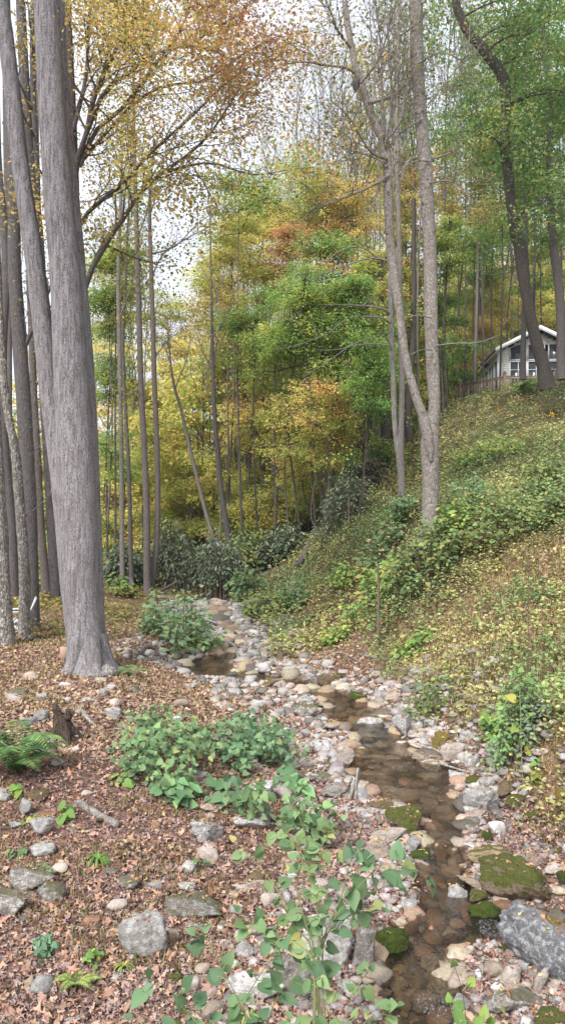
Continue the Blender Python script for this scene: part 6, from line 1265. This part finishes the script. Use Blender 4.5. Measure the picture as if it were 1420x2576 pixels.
# leafy herbs covering the hill: short stems ringed with small leaves
def herbs(name, n, t0, t1, y0, y1, hh, nl, ls, palf, seed, dens, shape=L_DIA):
    r = np.random.default_rng(seed); x, y = scatter(n, t0, t1, y0, y1, r); d = np.full(n, 9.); m = (np.abs(x) < 9) & (y < 36); d[m] = pdist(x[m], y[m]); k = r.random(n) < dens(x, y, d); x, y = x[k], y[k]; n = len(x)
    z = hgt(x, y); h = hh * r.uniform(.4, 1.3, n) * (.6 + .8 * vnoise(x / .9, y / .9, 66)); c = palf(x, y, n, r)
    i = np.repeat(np.arange(n), nl); f = r.random(len(i)) ** .7; a = r.random(len(i)) * 6.28; sp = .10 * r.random(len(i)) + .03
    p = np.stack([x[i] + np.cos(a) * sp + .1 * f * np.cos(i), y[i] + np.sin(a) * sp, z[i] + h[i] * f], 1); D = np.stack([np.cos(a), np.sin(a), r.normal(size=len(i)) * .3], 1); N = r.normal(size=(len(i), 3)) * .4 + [0, -.15, 1]
    V = leaves(p, D, N, ls * r.uniform(.6, 1.4, len(i)) * (1 + y[i] / 60), shape, c[i] * r.uniform(.8, 1.2, (len(i), 1)), .2, r); o = mkmesh(name, V[0], V[1], M_HERB, V[2]); tag(o, kind='stuff'); return o
HY = [(4, (.47, .47, .17)), (3, (.38, .41, .14)), (1, (.55, .52, .24)), (1.5, (.46, .34, .18)), (1, (.28, .33, .11))]
HG = [(4, (.24, .34, .13)), (3, (.32, .40, .14)), (2, (.16, .25, .1)), (1, (.40, .43, .16))]
def hpal(x, y, n, r):
    a = pick(HY, n, r, .15); b = pick(HG, n, r, .15); f = sstep((vnoise(x / 1.6, y / 1.6, 51) - .44 - .12 * (y > 30) + .10 * ((y > 16.5) & (y < 21) & (x > 2.8))) * 5); return np.where((r.random(n) < f)[:, None], b, a)
upz = lambda x, y, d: hillmask(x, y) * np.clip((d - .35) * 2, 0, 1) * np.clip(1 - strawz(x, y) * .8, 0, 1)
herbs('ground_cover', 24000, -.12, .62, 9.5, 46, .42, 9, .050, hpal, 101, upz)
herbs('ground_cover', 2600, .02, .62, 9.5, 20, .35, 9, .055, hpal, 102, lambda x, y, d: hillmask(x, y) * np.clip((d - .3) * 2, 0, 1))
clz = lambda x, y, d: upz(x, y, d) * sstep((vnoise(x / .8, y / .8, 88) - .5) * 6)
herbs('ground_cover', 3200, -.12, .62, 10, 44, .7, 18, .062, hpal, 106, clz)
herbs('ground_cover', 900, -.12, .62, 10, 40, .6, 16, .06, lambda x, y, n, r: pick([(2, (.45, .27, .14)), (2, (.36, .22, .13)), (1, (.55, .45, .16))], n, r), 107, clz)
bankz = lambda x, y, d: (y > 20) * (x > -1.9) * (x < 3.5) * np.clip((d - .5) * 2, 0, 1) * (hillmask(x, y) < .9)
herbs('ground_cover', 2600, -.12, .2, 18, 31, .5, 9, .07, hpal, 103, bankz)
herbs('ground_cover', 4200, -.5, -.02, 17, 34, .35, 8, .07, lambda x, y, n, r: pick([(3, (.34, .31, .08)), (2, (.24, .27, .07)), (1, (.4, .27, .1))], n, r), 104, lambda x, y, d: np.clip((d - .7), 0, 1) * sstep((y - 18) / 5) * sstep((vnoise(x / 1.5, y / 1.5, 13) - .3) * 4) * (x < -1.4))
herbs('ground_cover', 12000, -.5, .5, 32, 100, .8, 7, .22, lambda x, y, n, r: pick([(2, (.10, .15, .05)), (2, (.2, .22, .06)), (2, (.40, .32, .07)), (1, (.3, .2, .1))], n, r), 105, lambda x, y, d: (hillmask(x, y) < .5) | (y > 50))

# leaves caught on the stones and small twigs in the litter
r = np.random.default_rng(95); pp = []; nn_ = []
for (_u, _v, _w, o, _l) in ROCKS:
    me = o.data; k = len(me.vertices); co = np.empty(k * 3); me.vertices.foreach_get('co', co); co = co.reshape(-1, 3); no = np.empty(k * 3); me.vertices.foreach_get('normal', no); no = no.reshape(-1, 3)
    up = np.where(no[:, 2] > .8)[0]; m = int(min(14, 1 + 22 * np.ptp(co[:, 0]) * np.ptp(co[:, 1]) / .15 * r.random()))
    if len(up) > 5: i = r.choice(up, m); pp.append(co[i] + np.array(o.location) + no[i] * .012); nn_.append(no[i])
pp = np.vstack(pp); nn_ = np.vstack(nn_); V, T, C = leaves(pp, runit(len(pp), r, .15), nn_ + r.normal(size=nn_.shape) * .25, .055 * r.uniform(.5, 1.3, len(pp)), L_LOB, pick([(4, (.42, .24, .14)), (3, (.30, .18, .12)), (2, (.52, .42, .18)), (1, (.5, .25, .12))], len(pp), r, .2), .3, r)
tag(mkmesh('fallen_leaves', V, T, M_DRY, C), kind='stuff')
mb = MB(); x, y = scatter(420, -.45, .4, 4.8, 18, r); z = hgt(x, y)
for i in range(420):
    a = r.random() * 6.28; L = r.uniform(.06, .3); d = np.array([math.cos(a), math.sin(a), 0]) * L; q = np.array([x[i], y[i], z[i] + .02]); mb.tube([q - d / 2, q + [r.normal() * .015, r.normal() * .015, .012], q + d / 2], [.004, .0035, .002], 4)
tag(mb.build('twig_litter', B_MID), kind='stuff')
# ---------------------------------------------------------------- shrubs, ferns and weeds, each a thing
HRT = [(4, (.135, .235, .115)), (3, (.175, .28, .13)), (2, (.095, .17, .085)), (.5, (.28, .32, .12))]
HRY = [(4, (.165, .27, .115)), (3, (.215, .31, .13)), (2, (.115, .20, .09)), (.6, (.38, .37, .14))]
TEAL = [(4, (.18, .32, .14)), (3, (.25, .38, .15)), (2, (.12, .22, .10))]
RHO = [(4, (.08, .115, .065)), (3, (.115, .155, .08)), (2, (.06, .085, .05)), (1, (.20, .22, .09))]
RHB = [(3, (.15, .10, .075)), (3, (.08, .11, .06)), (2, (.2, .13, .10)), (1, (.1, .08, .06))]
DKG = [(4, (.13, .20, .07)), (3, (.19, .26, .08)), (3, (.28, .30, .09)), (1, (.08, .13, .05))]
BRG = [(4, (.20, .34, .08)), (3, (.30, .38, .09)), (2, (.14, .26, .07)), (1, (.42, .38, .1))]
M_STEM = plain('green_stem', (.22, .25, .10), .7, 8, .2); M_STEMD = plain('brown_stem', (.17, .12, .08), .8, 8, .2)
def bush(u, v, w, h, n, lpx, pal, label, name='shrub', seed=None, flatk=1.0, shape=L_HRT, mat=None, stemn=None, depth=.8, droop=.35, cat='shrub', dome=.55, stemmat=None, grp=None, face=.5, lump=.5):
    """leaves on many stems rising from a footprint; w, h in pixels, v is the foot of its near edge"""
    seed = seed or int(u * 3 + v * 7) % 9999; r = np.random.default_rng(seed); q = G(u, v); Y = q[1]; rx = w * Y / F / 2; ry = rx * depth; H = h * Y / F
    c = np.array([q[0], q[1] + ry * .7]); root = empty(name, (c[0], c[1], gz(*c))); tag(root, label, cat, grp); loc = np.array(root.location)
    ns = stemn or max(8, int(n / 14)); mb = MB(); P_ = []; Dd = []; cl = []
    for k in range(ns):
        a = r.random() * 6.28; rad = math.sqrt(r.random()); bx = c[0] + math.cos(a) * rad * rx * .8; by = c[1] + math.sin(a) * rad * ry * .8; bz = gz(bx, by)
        hh = H * (1 - dome * rad ** 2) * r.uniform(.55, 1.05) * (1 + lump * (vnoise(bx * 3 / max(rx, .2), by * 3 / max(ry, .2), seed % 97) - .5)); tipp = np.array([bx + math.cos(a) * rx * .28 * rad + r.normal() * rx * .08, by + math.sin(a) * ry * .28 * rad + r.normal() * ry * .08, bz + hh])
        s = spline([[bx, by, bz - .03], [(bx * 2 + tipp[0]) / 3, (by * 2 + tipp[1]) / 3, bz + hh * .55], tipp], 7); mb.tube(s, np.linspace(max(.004, H * .008), .002, 7), 4)
        m = int(n / ns * r.uniform(.6, 1.4)) + 1; f = 1 - r.random(m) ** 1.5 * .8; i = (f * 5.99).astype(int); pp = s[i] + (s[np.minimum(i + 1, 6)] - s[i]) * (f * 5.99 - i)[:, None]; b = r.random(m) * 6.28; L = (.06 + .28 * r.random(m)) * min(rx, .5) * 1.0
        pp = pp + np.stack([np.cos(b) * L, np.sin(b) * L, r.normal(size=m) * .03 * flatk], 1); P_.append(pp); Dd.append(np.stack([np.cos(b), np.sin(b), -droop + r.normal(size=m) * .25], 1)); cl.append(np.full(m, r.uniform(.8, 1.22)))
    P_ = np.vstack(P_); Dd = np.vstack(Dd); cl = np.concatenate(cl); m = len(P_); N = r.normal(size=(m, 3)) * .3 + [0, -face, 1]
    V, T, C = leaves(P_, Dd, N, lpx * Y / F * r.uniform(.6, 1.3, m), shape, pick(pal, m, r, .13) * cl[:, None], .15, r)
    mb.V = [x - loc for x in mb.V]; mb.build('stem', stemmat or M_STEMD, root); mkmesh('foliage', V - loc, T, mat or M_HERB, C, parent=root); return root
bush(395, 1985, 250, 140, 900, 15, HRY, 'big clump of light green heart-leaved plants on the near left bank', 'leafy_plant', depth=1.9, cat='plant', dome=.35, face=.8, seed=5)
bush(645, 1950, 235, 105, 620, 15, HRT, 'clump of heart-leaved plants right of the bigger light green clump', 'leafy_plant', depth=1.7, cat='plant', dome=.35, face=.8, seed=6)
bush(455, 2030, 110, 75, 90, 27, TEAL, 'small blue-green plant at the foot of the big heart-leaved clump', 'leafy_plant', depth=.7, cat='plant', face=.9, seed=7)
bush(570, 2030, 130, 60, 45, 27, HRT, 'few broad-leaved sprigs beside the tan cobble between the clumps', 'leafy_plant', depth=.8, cat='plant', face=.9, seed=8)
bush(735, 2000, 90, 60, 40, 27, TEAL, 'broad round leaves hanging at the right end of the heart-leaved clump', 'leafy_plant', depth=.6, cat='plant', face=.9, seed=9)
bush(690, 2130, 260, 150, 190, 20, HRY, 'thin pale green sprigs among the grey rocks in the middle of the near bank', 'leafy_plant', depth=.8, cat='plant', face=.8, seed=10)
bush(445, 1655, 200, 150, 620, 17, [(3, (.24, .38, .18)), (3, (.32, .42, .18)), (1, (.16, .27, .13))], 'blue-green broad-leaved bush overhanging the left side of the upper stream', 'shrub', depth=.9, seed=11, shape=L_DIA)
bush(390, 1600, 70, 70, 160, 16, HRY, 'low light green bush left of the blue-green broad-leaved one', 'shrub', seed=12, shape=L_DIA)
bush(500, 1640, 90, 40, 200, 16, BRG, 'low fresh green plant at the water under the blue-green bush', 'shrub', seed=13, shape=L_DIA)
bush(1300, 1915, 120, 195, 1200, 12, [(3, (.22, .36, .14)), (3, (.16, .28, .12)), (2, (.28, .40, .13))], 'feathery green bush on the right bank over the flat grey slab', 'shrub', depth=.7, seed=14, shape=L_DIA, dome=.7)
bush(1350, 1880, 70, 120, 300, 15, [(3, (.24, .28, .21)), (2, (.19, .25, .16))], 'grey-green bush behind the feathery one on the right bank', 'shrub', seed=15, shape=L_DIA)
bush(1255, 1860, 70, 100, 150, 20, BRG, 'yellow-green sprigs left of the feathery bush', 'shrub', seed=16, shape=L_DIA)
bush(1355, 1970, 36, 36, 14, 22, BRG, 'small bright green seedling in the leaves under the feathery bush', 'seedling', cat='plant', seed=17, face=.9)
for a in [
 (940, 1545, 150, 140, 420, 17, BRG, 'bright green and yellow bush on the lower hill left of the dark one', 21),
 (870, 1490, 90, 60, 300, 14, BRG, 'pale yellow-green low bush at the left of the lower hill', 22),
 (1080, 1490, 200, 140, 800, 16, DKG, 'wide dark green bush around the foot of the forked tree', 23),
 (1010, 1330, 60, 90, 300, 13, TEAL, 'small bluish green shrub at the foot of the twin pale stems', 24),
 (1140, 1370, 110, 100, 420, 14, BRG, 'fresh green bush right of the foot of the forked tree', 25),
 (1260, 1400, 180, 110, 520, 15, DKG, 'dark green bush on the right middle of the hill', 26),
 (1190, 1290, 110, 100, 520, 11, TEAL, 'bluish feathery shrub on the hill right of the forked tree', 27),
 (735, 1545, 65, 85, 500, 10, TEAL, 'feathery teal shrub by the bend of the stream at the hill foot', 28),
 (1370, 1240, 130, 90, 700, 13, DKG, 'dark shrub near the right edge, high on the hill', 29),
 (1400, 1330, 90, 80, 400, 14, DKG, 'dark shrub at the right edge, below the high dark one', 30),
 (1240, 1160, 180, 60, 700, 11, BRG, 'yellow-green low shrub high on the slope below the cabin', 31),
 (1345, 990, 110, 40, 220, 13, BRG, 'green leafy shrub right in front of the cabin windows', 32),
 (1230, 1000, 60, 18, 90, 10, DKG, 'green shrub hiding the lower edge of the deck', 33),
 (620, 1520, 80, 110, 500, 12, HRY, 'green shrub at the left tip of the hill by the stream head', 34),
 (680, 1560, 130, 70, 600, 13, DKG, 'low dark shrub on the bank left of the feathery teal one', 35),
 (840, 1625, 60, 45, 200, 12, BRG, 'small light green shrub at the hill foot above the stones', 36),
 (1050, 1650, 120, 60, 300, 14, BRG, 'patchy yellow-green weeds at the hill foot right of the dead stalk', 37),
 (1110, 1790, 160, 60, 420, 13, DKG, 'low green weeds over the stones at the foot of the hill', 38),
 (960, 1420, 100, 90, 420, 13, HRY, 'light green shrub left of the foot of the forked tree', 39),
 (1075, 1200, 70, 60, 300, 10, DKG, 'dark shrub behind the forked tree trunk', 40),
 (640, 1420, 130, 90, 380, 15, BRG, 'yellow-green sapling with feathery leaves over the evergreen thicket', 41),
 (110, 1500, 110, 110, 700, 11, [(3, (.36, .32, .08)), (2, (.28, .3, .08)), (1, (.4, .25, .1))], 'yellow-leaved bush between the dark trunk and the giant tree', 42),
 (300, 1500, 70, 70, 300, 11, BRG, 'yellow-green bush right of the giant tree near the lilac cloth', 43),
 (335, 1450, 60, 40, 200, 11, [(3, (.42, .36, .08)), (2, (.46, .26, .08)), (1, (.2, .28, .08))], 'yellow-orange leafy spray above the lilac cloth', 44)]:
    bush(*a[:8], seed=a[8], shape=L_DIA)
for i, a in enumerate([
 (430, 1480, 110, 170, 'tall dark evergreen shrub right beside the twin slender trees'), (500, 1495, 150, 150, 'dark evergreen shrub in the middle of the thicket above the rotten log'), (560, 1515, 115, 190, 'very dark evergreen shrub at the head of the stream'),
 (625, 1450, 130, 120, 'evergreen shrub at the right end of the thicket by the hill tip'), (705, 1420, 110, 90, 'bluish evergreen shrub left of the thick leaning log'), (780, 1350, 130, 110, 'evergreen shrub around the foot of the broken snag'),
 (865, 1330, 130, 140, 'drooping evergreen shrub on the rim of the hill'), (600, 1290, 110, 70, 'distant evergreen shrub below the stout mid-slope trunk'), (690, 1320, 130, 80, 'evergreen shrub behind the dark leaning trunk foot'),
 (300, 1485, 70, 110, 'dark evergreen shrub just right of the giant tree, low'), (270, 1440, 60, 130, 'dark evergreen shrub low beside the right flank of the giant tree'), (830, 1240, 110, 90, 'evergreen shrub on the shaded slope above the snags'),
 (345, 1480, 50, 70, 'small evergreen shrub between the thin trunks near the lilac cloth'), (400, 1420, 60, 120, 'evergreen shrub behind the mossy curved slender tree'), (540, 1390, 120, 90, 'evergreen shrub behind the foot of the speckled dark trunk'), (470, 1400, 90, 90, 'farther evergreen shrub left of the grey leaning sapling'), (760, 1290, 90, 60, 'small far evergreen shrub between the leaning trunk and the snags')]):
    bush(a[0], a[1], a[2], a[3], 2000, 12 if a[1] > 1350 else 9.5, DKG if i in (3, 5, 7, 11, 14, 16) else RHO, a[4], 'evergreen_shrub', seed=200 + i, shape=L_NAR, mat=M_RHODO, depth=.8, droop=.6, dome=.45)
bush(905, 1270, 120, 120, 1100, 13, RHB, 'brownish half-bare shrub left of the twin pale stems', 'shrub', seed=220, shape=L_DIA, droop=.7)
bush(530, 1345, 110, 26, 420, 14, [(4, (.52, .42, .07)), (2, (.40, .38, .08))], 'flat yellow leaf spray of a sapling in front of the thicket', 'sapling', seed=221, shape=L_DIA, droop=.2, cat='sapling')
bush(560, 1265, 120, 22, 320, 13, [(4, (.52, .40, .07)), (2, (.5, .32, .08))], 'flat yellow leaf spray farther back above the thicket', 'sapling', seed=222, shape=L_DIA, droop=.2, cat='sapling')
bush(690, 1345, 130, 30, 420, 13, [(4, (.40, .34, .07)), (2, (.45, .28, .07))], 'olive-yellow leaf spray right of the speckled dark trunk foot', 'sapling', seed=223, shape=L_DIA, droop=.2, cat='sapling')
# foreground shrubs rooted below the frame, stems through pixel points at about 4.5 m
def px_shrub(stems, Y, lpx, pal, label, seed, per=7, stemw=5, spread=26, name='leafy_shrub', dY=.35, tipn=2):
    r = np.random.default_rng(seed); u0, v0 = stems[0][0]; x = (u0 - 710) / F * Y; q = np.array([x, Y, gz(x, Y)]); root = empty(name, q); tag(root, label, 'shrub'); mb = MB(); P_ = []; Dd = []; S_ = []
    for st in stems:
        yy = Y + r.uniform(-dY, dY) * np.linspace(0, 1, len(st)); pts = [P(u, v, y) for (u, v), y in zip(st, yy)]
        if st[0] == stems[0][0] or v0 - st[0][1] < 60: pts = [q + [r.normal() * .04, r.normal() * .04, -.05]] + pts
        s = spline(pts, 16); mb.tube(s, np.linspace(stemw * .7, 1.4, 16) * Y / F / 2, 6)
        for k in range(per):
            f = .25 + .75 * (k + r.random() * .6) / per; i = min(int(f * 15), 14); t = s[i + 1] - s[i]; t /= np.linalg.norm(t); sd = 1 if k % 2 else -1
            a = np.cross(t, [0, 1, 0]) * sd; a = a / np.linalg.norm(a) + t * .3 + r.normal(size=3) * [.25, .5, .2]; e = s[i] + a * spread * Y / F * r.uniform(.5, 1.3); mb.tube(np.array([s[i], (s[i] + e) / 2 + [0, 0, .01], e]), [.0035, .0025, .0018], 4)
            for g in range(tipn): w_ = r.random(); P_.append(s[i] + (e - s[i]) * (1 - .7 * w_)); D = a * .8 + r.normal(size=3) * .55 + [0, 0, -.25]; Dd.append(D); S_.append(lpx * .78 * r.uniform(.55, 1.25))
        P_.append(s[-1]); Dd.append(s[-1] - s[-2]); S_.append(lpx * .5)
    m = len(P_); N = r.normal(size=(m, 3)) * .45 + [0, -.75, 1]; V, T, C = leaves(np.array(P_), np.array(Dd), N, np.array(S_) * Y / F, L_HRT, pick(pal, m, r, .10), .12, r)
    mb.V = [a - q for a in mb.V]; mb.build('stem', M_STEM, root); mkmesh('foliage', V - q, T, M_HERB, C, parent=root); return root
px_shrub([[(640, 2640), (600, 2520), (560, 2440), (520, 2360), (490, 2345)], [(640, 2640), (610, 2540), (655, 2450), (690, 2400), (700, 2350), (660, 2300)], [(600, 2640), (520, 2570), (460, 2520), (380, 2455)], [(660, 2640), (700, 2500), (760, 2440), (790, 2400)]], 4.6, 48, HRT, 'tall broad-leaved shrub at the bottom centre over the dome boulder', 301, per=8)
px_shrub([[(790, 2420), (740, 2330), (710, 2260), (660, 2190), (590, 2115)], [(790, 2420), (770, 2330), (745, 2230), (760, 2150), (720, 2090)], [(790, 2420), (700, 2380), (650, 2340), (600, 2290)]], 5.4, 38, HRY, 'sprawling light green shrub with a thick bent olive stem right of the rounded boulder', 302, per=10, stemw=9)
px_shrub([[(800, 2400), (880, 2260), (950, 2185), (1010, 2190)], [(800, 2400), (900, 2270), (990, 2220), (1050, 2190), (1085, 2240)], [(810, 2400), (860, 2250), (880, 2170), (900, 2130)], [(800, 2400), (850, 2330), (900, 2290), (960, 2290)]], 5.6, 46, HRT, 'shrub with large heart-shaped leaves reaching right over the cascade', 303, per=8, stemw=6)
px_shrub([[(800, 2310), (785, 2200), (765, 2092), (735, 2020)], [(800, 2310), (790, 2180), (830, 2090), (860, 2060)], [(790, 2250), (740, 2120), (690, 2060)]], 6.6, 34, HRY, 'upright light green sapling with a bare brown stem beside the gravel', 304, per=8, stemw=7)
px_shrub([[(900, 2640), (870, 2560), (900, 2480), (930, 2440)], [(880, 2640), (820, 2540), (790, 2460), (800, 2400)], [(900, 2640), (950, 2560), (1000, 2530)], [(860, 2640), (760, 2600), (730, 2560)]], 4.3, 40, HRY, 'loose leafy shrub at the bottom left of the lowest pool', 305, per=6)
px_shrub([[(1175, 2640), (1170, 2560), (1160, 2490), (1142, 2430)], [(1175, 2640), (1140, 2560), (1130, 2520)], [(1175, 2640), (1220, 2570), (1260, 2540)]], 4.3, 42, BRG, 'thin vine-like plant with round leaves before the big lichen and moss boulder', 306, per=3, stemw=4, tipn=2)
px_shrub([[(450, 2660), (420, 2600), (330, 2560)], [(480, 2660), (500, 2600), (470, 2540)]], 4.2, 40, HRT, 'few broad leaves poking up at the bottom edge left of centre', 307, per=4, stemw=4, tipn=2)
px_shrub([[(1310, 1900), (1308, 1800), (1305, 1720), (1308, 1690)]], 10.4, 28, BRG, 'slim sapling with pale green top leaves rising from the feathery bush', 308, per=6, stemw=4, spread=22)
# ferns
def fern(u, v, rpx, nf, pal, label, seed, arch=.6, a0=0, a1=6.28, name='fern'):
    r = np.random.default_rng(seed); q = G(u, v); Y = q[1]; R = rpx * Y / F; root = empty(name, q); tag(root, label, 'fern')
    for k in range(nf):
        a = a0 + (a1 - a0) * (k + r.random() * .7) / nf; L = R * r.uniform(.75, 1.15); up = arch * r.uniform(.6, 1.3); dr = np.array([math.cos(a), math.sin(a), 0])
        s = spline([[0, 0, 0], dr * L * .35 + [0, 0, L * up * .55], dr * L * .72 + [0, 0, L * up * .62], dr * L + [0, 0, L * up * .35]], 22); sd = np.array([-math.sin(a), math.cos(a), 0.])
        P_ = []; Dd = []; S_ = []
        for i in range(2, 22):
            w_ = .30 * L * math.sin(math.pi * min(1, (i / 22) ** .75 * .93 + .05)); t = s[min(i, 21)] - s[i - 1]; t /= np.linalg.norm(t)
            for g in (-1, 1): P_.append(s[i - 1]); Dd.append(sd * g + t * .35 + [0, 0, -.12]); S_.append(w_)
        P_ = np.array(P_); m = len(P_); tpl = (np.array([[0, 0, 0], [.14, .3, .02], [0, 1, -.05], [-.14, .3, .02]]), L_DIA[1]); V, T, C = leaves(P_, np.array(Dd), np.tile([0, 0, 1.], (m, 1)) + r.normal(size=(m, 3)) * .1, np.array(S_), tpl, pick(pal, m, r, .08) * r.uniform(.8, 1.2), .05, r)
        mb = MB(); mb.tube(s, np.linspace(.004, .0015, 22), 4, C=(.2, .22, .08)); mb.add(V, T=T, C=C) if False else None; mb.V.append(V); mb.T.append(T + mb.n); mb.C.append(C); mb.n += len(V)
        mb.build('frond', M_HERB, root)
FRN = [(4, (.12, .25, .09)), (3, (.17, .30, .10)), (1, (.26, .33, .10))]
fern(38, 1945, 125, 22, FRN, 'large dark green fern at the left edge near the root stump', 401, 1.0)
fern(190, 2485, 62, 6, [(3, (.22, .34, .09)), (2, (.38, .38, .1))], 'small yellowing fern in the leaf litter at the bottom left', 402, .6)
fern(330, 1700, 42, 6, TEAL, 'small fern right of the giant tree foot', 403, .7)
bush(95, 2425, 70, 50, 70, 17, [(3, (.16, .30, .17)), (2, (.12, .22, .12))], 'little round-leaved green plant in the litter at the lower left', 'leafy_plant', cat='plant', seed=411, face=1)
bush(160, 2070, 24, 40, 6, 22, BRG, 'bright green seedling with three leaves beside the barkless log', 'seedling', cat='plant', seed=412, face=1)
bush(45, 2010, 24, 20, 6, 22, BRG, 'tiny light green seedling on the stones at the left edge', 'seedling', cat='plant', seed=413, face=1)
bush(90, 2080, 50, 22, 8, 16, BRG, 'pale green leaves by the bright white stone', 'seedling', cat='plant', seed=414, face=1)
bush(500, 2200, 26, 30, 6, 18, TEAL, 'tiny blue-green seedling below the cream blocky stone', 'seedling', cat='plant', seed=415, face=1)
bush(45, 2170, 40, 30, 7, 24, HRT, 'small plantain-like leaves left of the two stacked stones', 'seedling', cat='plant', seed=416, face=1)
bush(100, 2240, 60, 60, 60, 14, HRY, 'thin weeds growing over the broad mossy boulder', 'weed', cat='plant', seed=417)
bush(230, 2440, 50, 40, 18, 18, BRG, 'pale green weed near the yellowing fern', 'weed', cat='plant', seed=418)
bush(300, 1980, 60, 26, 14, 22, BRG, 'low yellow-green leaves in front of the big heart-leaved clump', 'weed', cat='plant', seed=419)
def tuft(u, v, w, n, pal, label, seed):
    r = np.random.default_rng(seed); q = G(u, v); Y = q[1]; L = w * Y / F; mb = MB()
    for k in range(n):
        a = r.random() * 6.28; dr = np.array([math.cos(a), math.sin(a), 0]); sd = np.array([-math.sin(a), math.cos(a), 0]) * .006; l = L * r.uniform(.7, 1.2); s = spline([[0, 0, 0], dr * l * .3 + [0, 0, l * .55], dr * l * .75 + [0, 0, l * .5], dr * l + [0, 0, l * .2]], 6)
        V = np.vstack([s - sd, s + sd]); mb.add(V, Q=[[i, i + 1, i + 7, i + 6] for i in range(5)], C=pick(pal, 1, r)[0])
    o = mb.build('grass_tuft', M_HERB); o.location = q; tag(o, label, 'grass tuft')
tuft(246, 2178, 34, 40, [(3, (.14, .26, .06)), (2, (.2, .32, .08))], 'dark green sedge tuft in the leaves left of the speckled boulder', 421)
tuft(625, 2570, 30, 30, BRG, 'bright green grass tuft at the bottom beside the dome boulder', 422)
tuft(310, 2440, 26, 16, BRG, 'thin grass sprig under the big rounded boulder', 423)
# dead stalks on the hill
for (u, v0, v1, w_, lab, sd) in ((950, 1645, 1425, 9, 'dark dead flower stalk standing on the lower hill', 1), (876, 1345, 1255, 6, 'dark thin dead stalk on the rim of the hill', 2), (1326, 1700, 1400, 3, 'thin bare stem on the straw slope at the right', 3), (1030, 1610, 1500, 4, 'short dead stalk right of the dark flower stalk', 4), (222, 2090, 2010, 3, 'thin dark dead stem in the grass of the near bank', 5)):
    r = np.random.default_rng(sd); q = G(u, v0); Y = q[1]; H = (v0 - v1) * Y / F; mb = MB(); s = spline([[0, 0, -.05], [.01, 0, H * .5], [.0, 0, H]], 24); mb.tube(s, np.linspace(w_, w_ * .55, 24) * Y / F / 2, 6, .25, r)
    for k in range(int(H * 30)): i = r.integers(5, 23); a = r.random() * 6.28; mb.tube([s[i], s[i] + [math.cos(a) * .035, math.sin(a) * .035, .01]], [.010, .004], 4)
    o = mb.build('dead_stalk', M_STEMD); o.location = q; tag(o, lab, 'dead stalk')
for (u, v, lab) in ((1250, 1040, 'tall weed with an orange-yellow leaf head, left one under the cabin'), (1385, 1052, 'tall weed with orange-yellow leaves near the right edge under the cabin')):
    q = G(u, v + 45); Y = q[1]; H = 52 * Y / F; r = np.random.default_rng(u); root = empty('wildflower', q); tag(root, lab, 'flower'); mb = MB(); mb.tube([[0, 0, -.05], [.02, 0, H * .5], [0, 0, H]], [.012, .01, .008], 5); mb.build('stem', M_STEM, root)
    n = 16; V, T, C = leaves(np.array([[0, 0, H]]) + r.normal(size=(n, 3)) * [.06, .05, .05], runit(n, r), runit(n, r), .10, L_DIA, pick([(3, (.62, .36, .04)), (1, (.6, .45, .06))], n, r), .1, r); mkmesh('flower_head', V, T, M_HERB, C, parent=root)
# ---------------------------------------------------------------- thin moist air over the whole valley
zlo = float(ZZ.min()) - 1.0; zhi = max(float(ZZ.max()), 90.0) + 2
mb = MB(); mb.box(-304, 304, -34, 304, zlo, zhi); mz = bpy.data.materials.new('haze_air'); mz.use_nodes = True; t = mz.node_tree; t.nodes.clear(); ou = t.nodes.new('ShaderNodeOutputMaterial'); pv = t.nodes.new('ShaderNodeVolumePrincipled')
pv.inputs['Color'].default_value = (.93, .95, 1, 1); pv.inputs['Density'].default_value = .0005; pv.inputs['Anisotropy'].default_value = .2; t.links.new(pv.outputs[0], ou.inputs['Volume'])
hz = mb.build('haze', mz); tag(hz, kind='stuff')
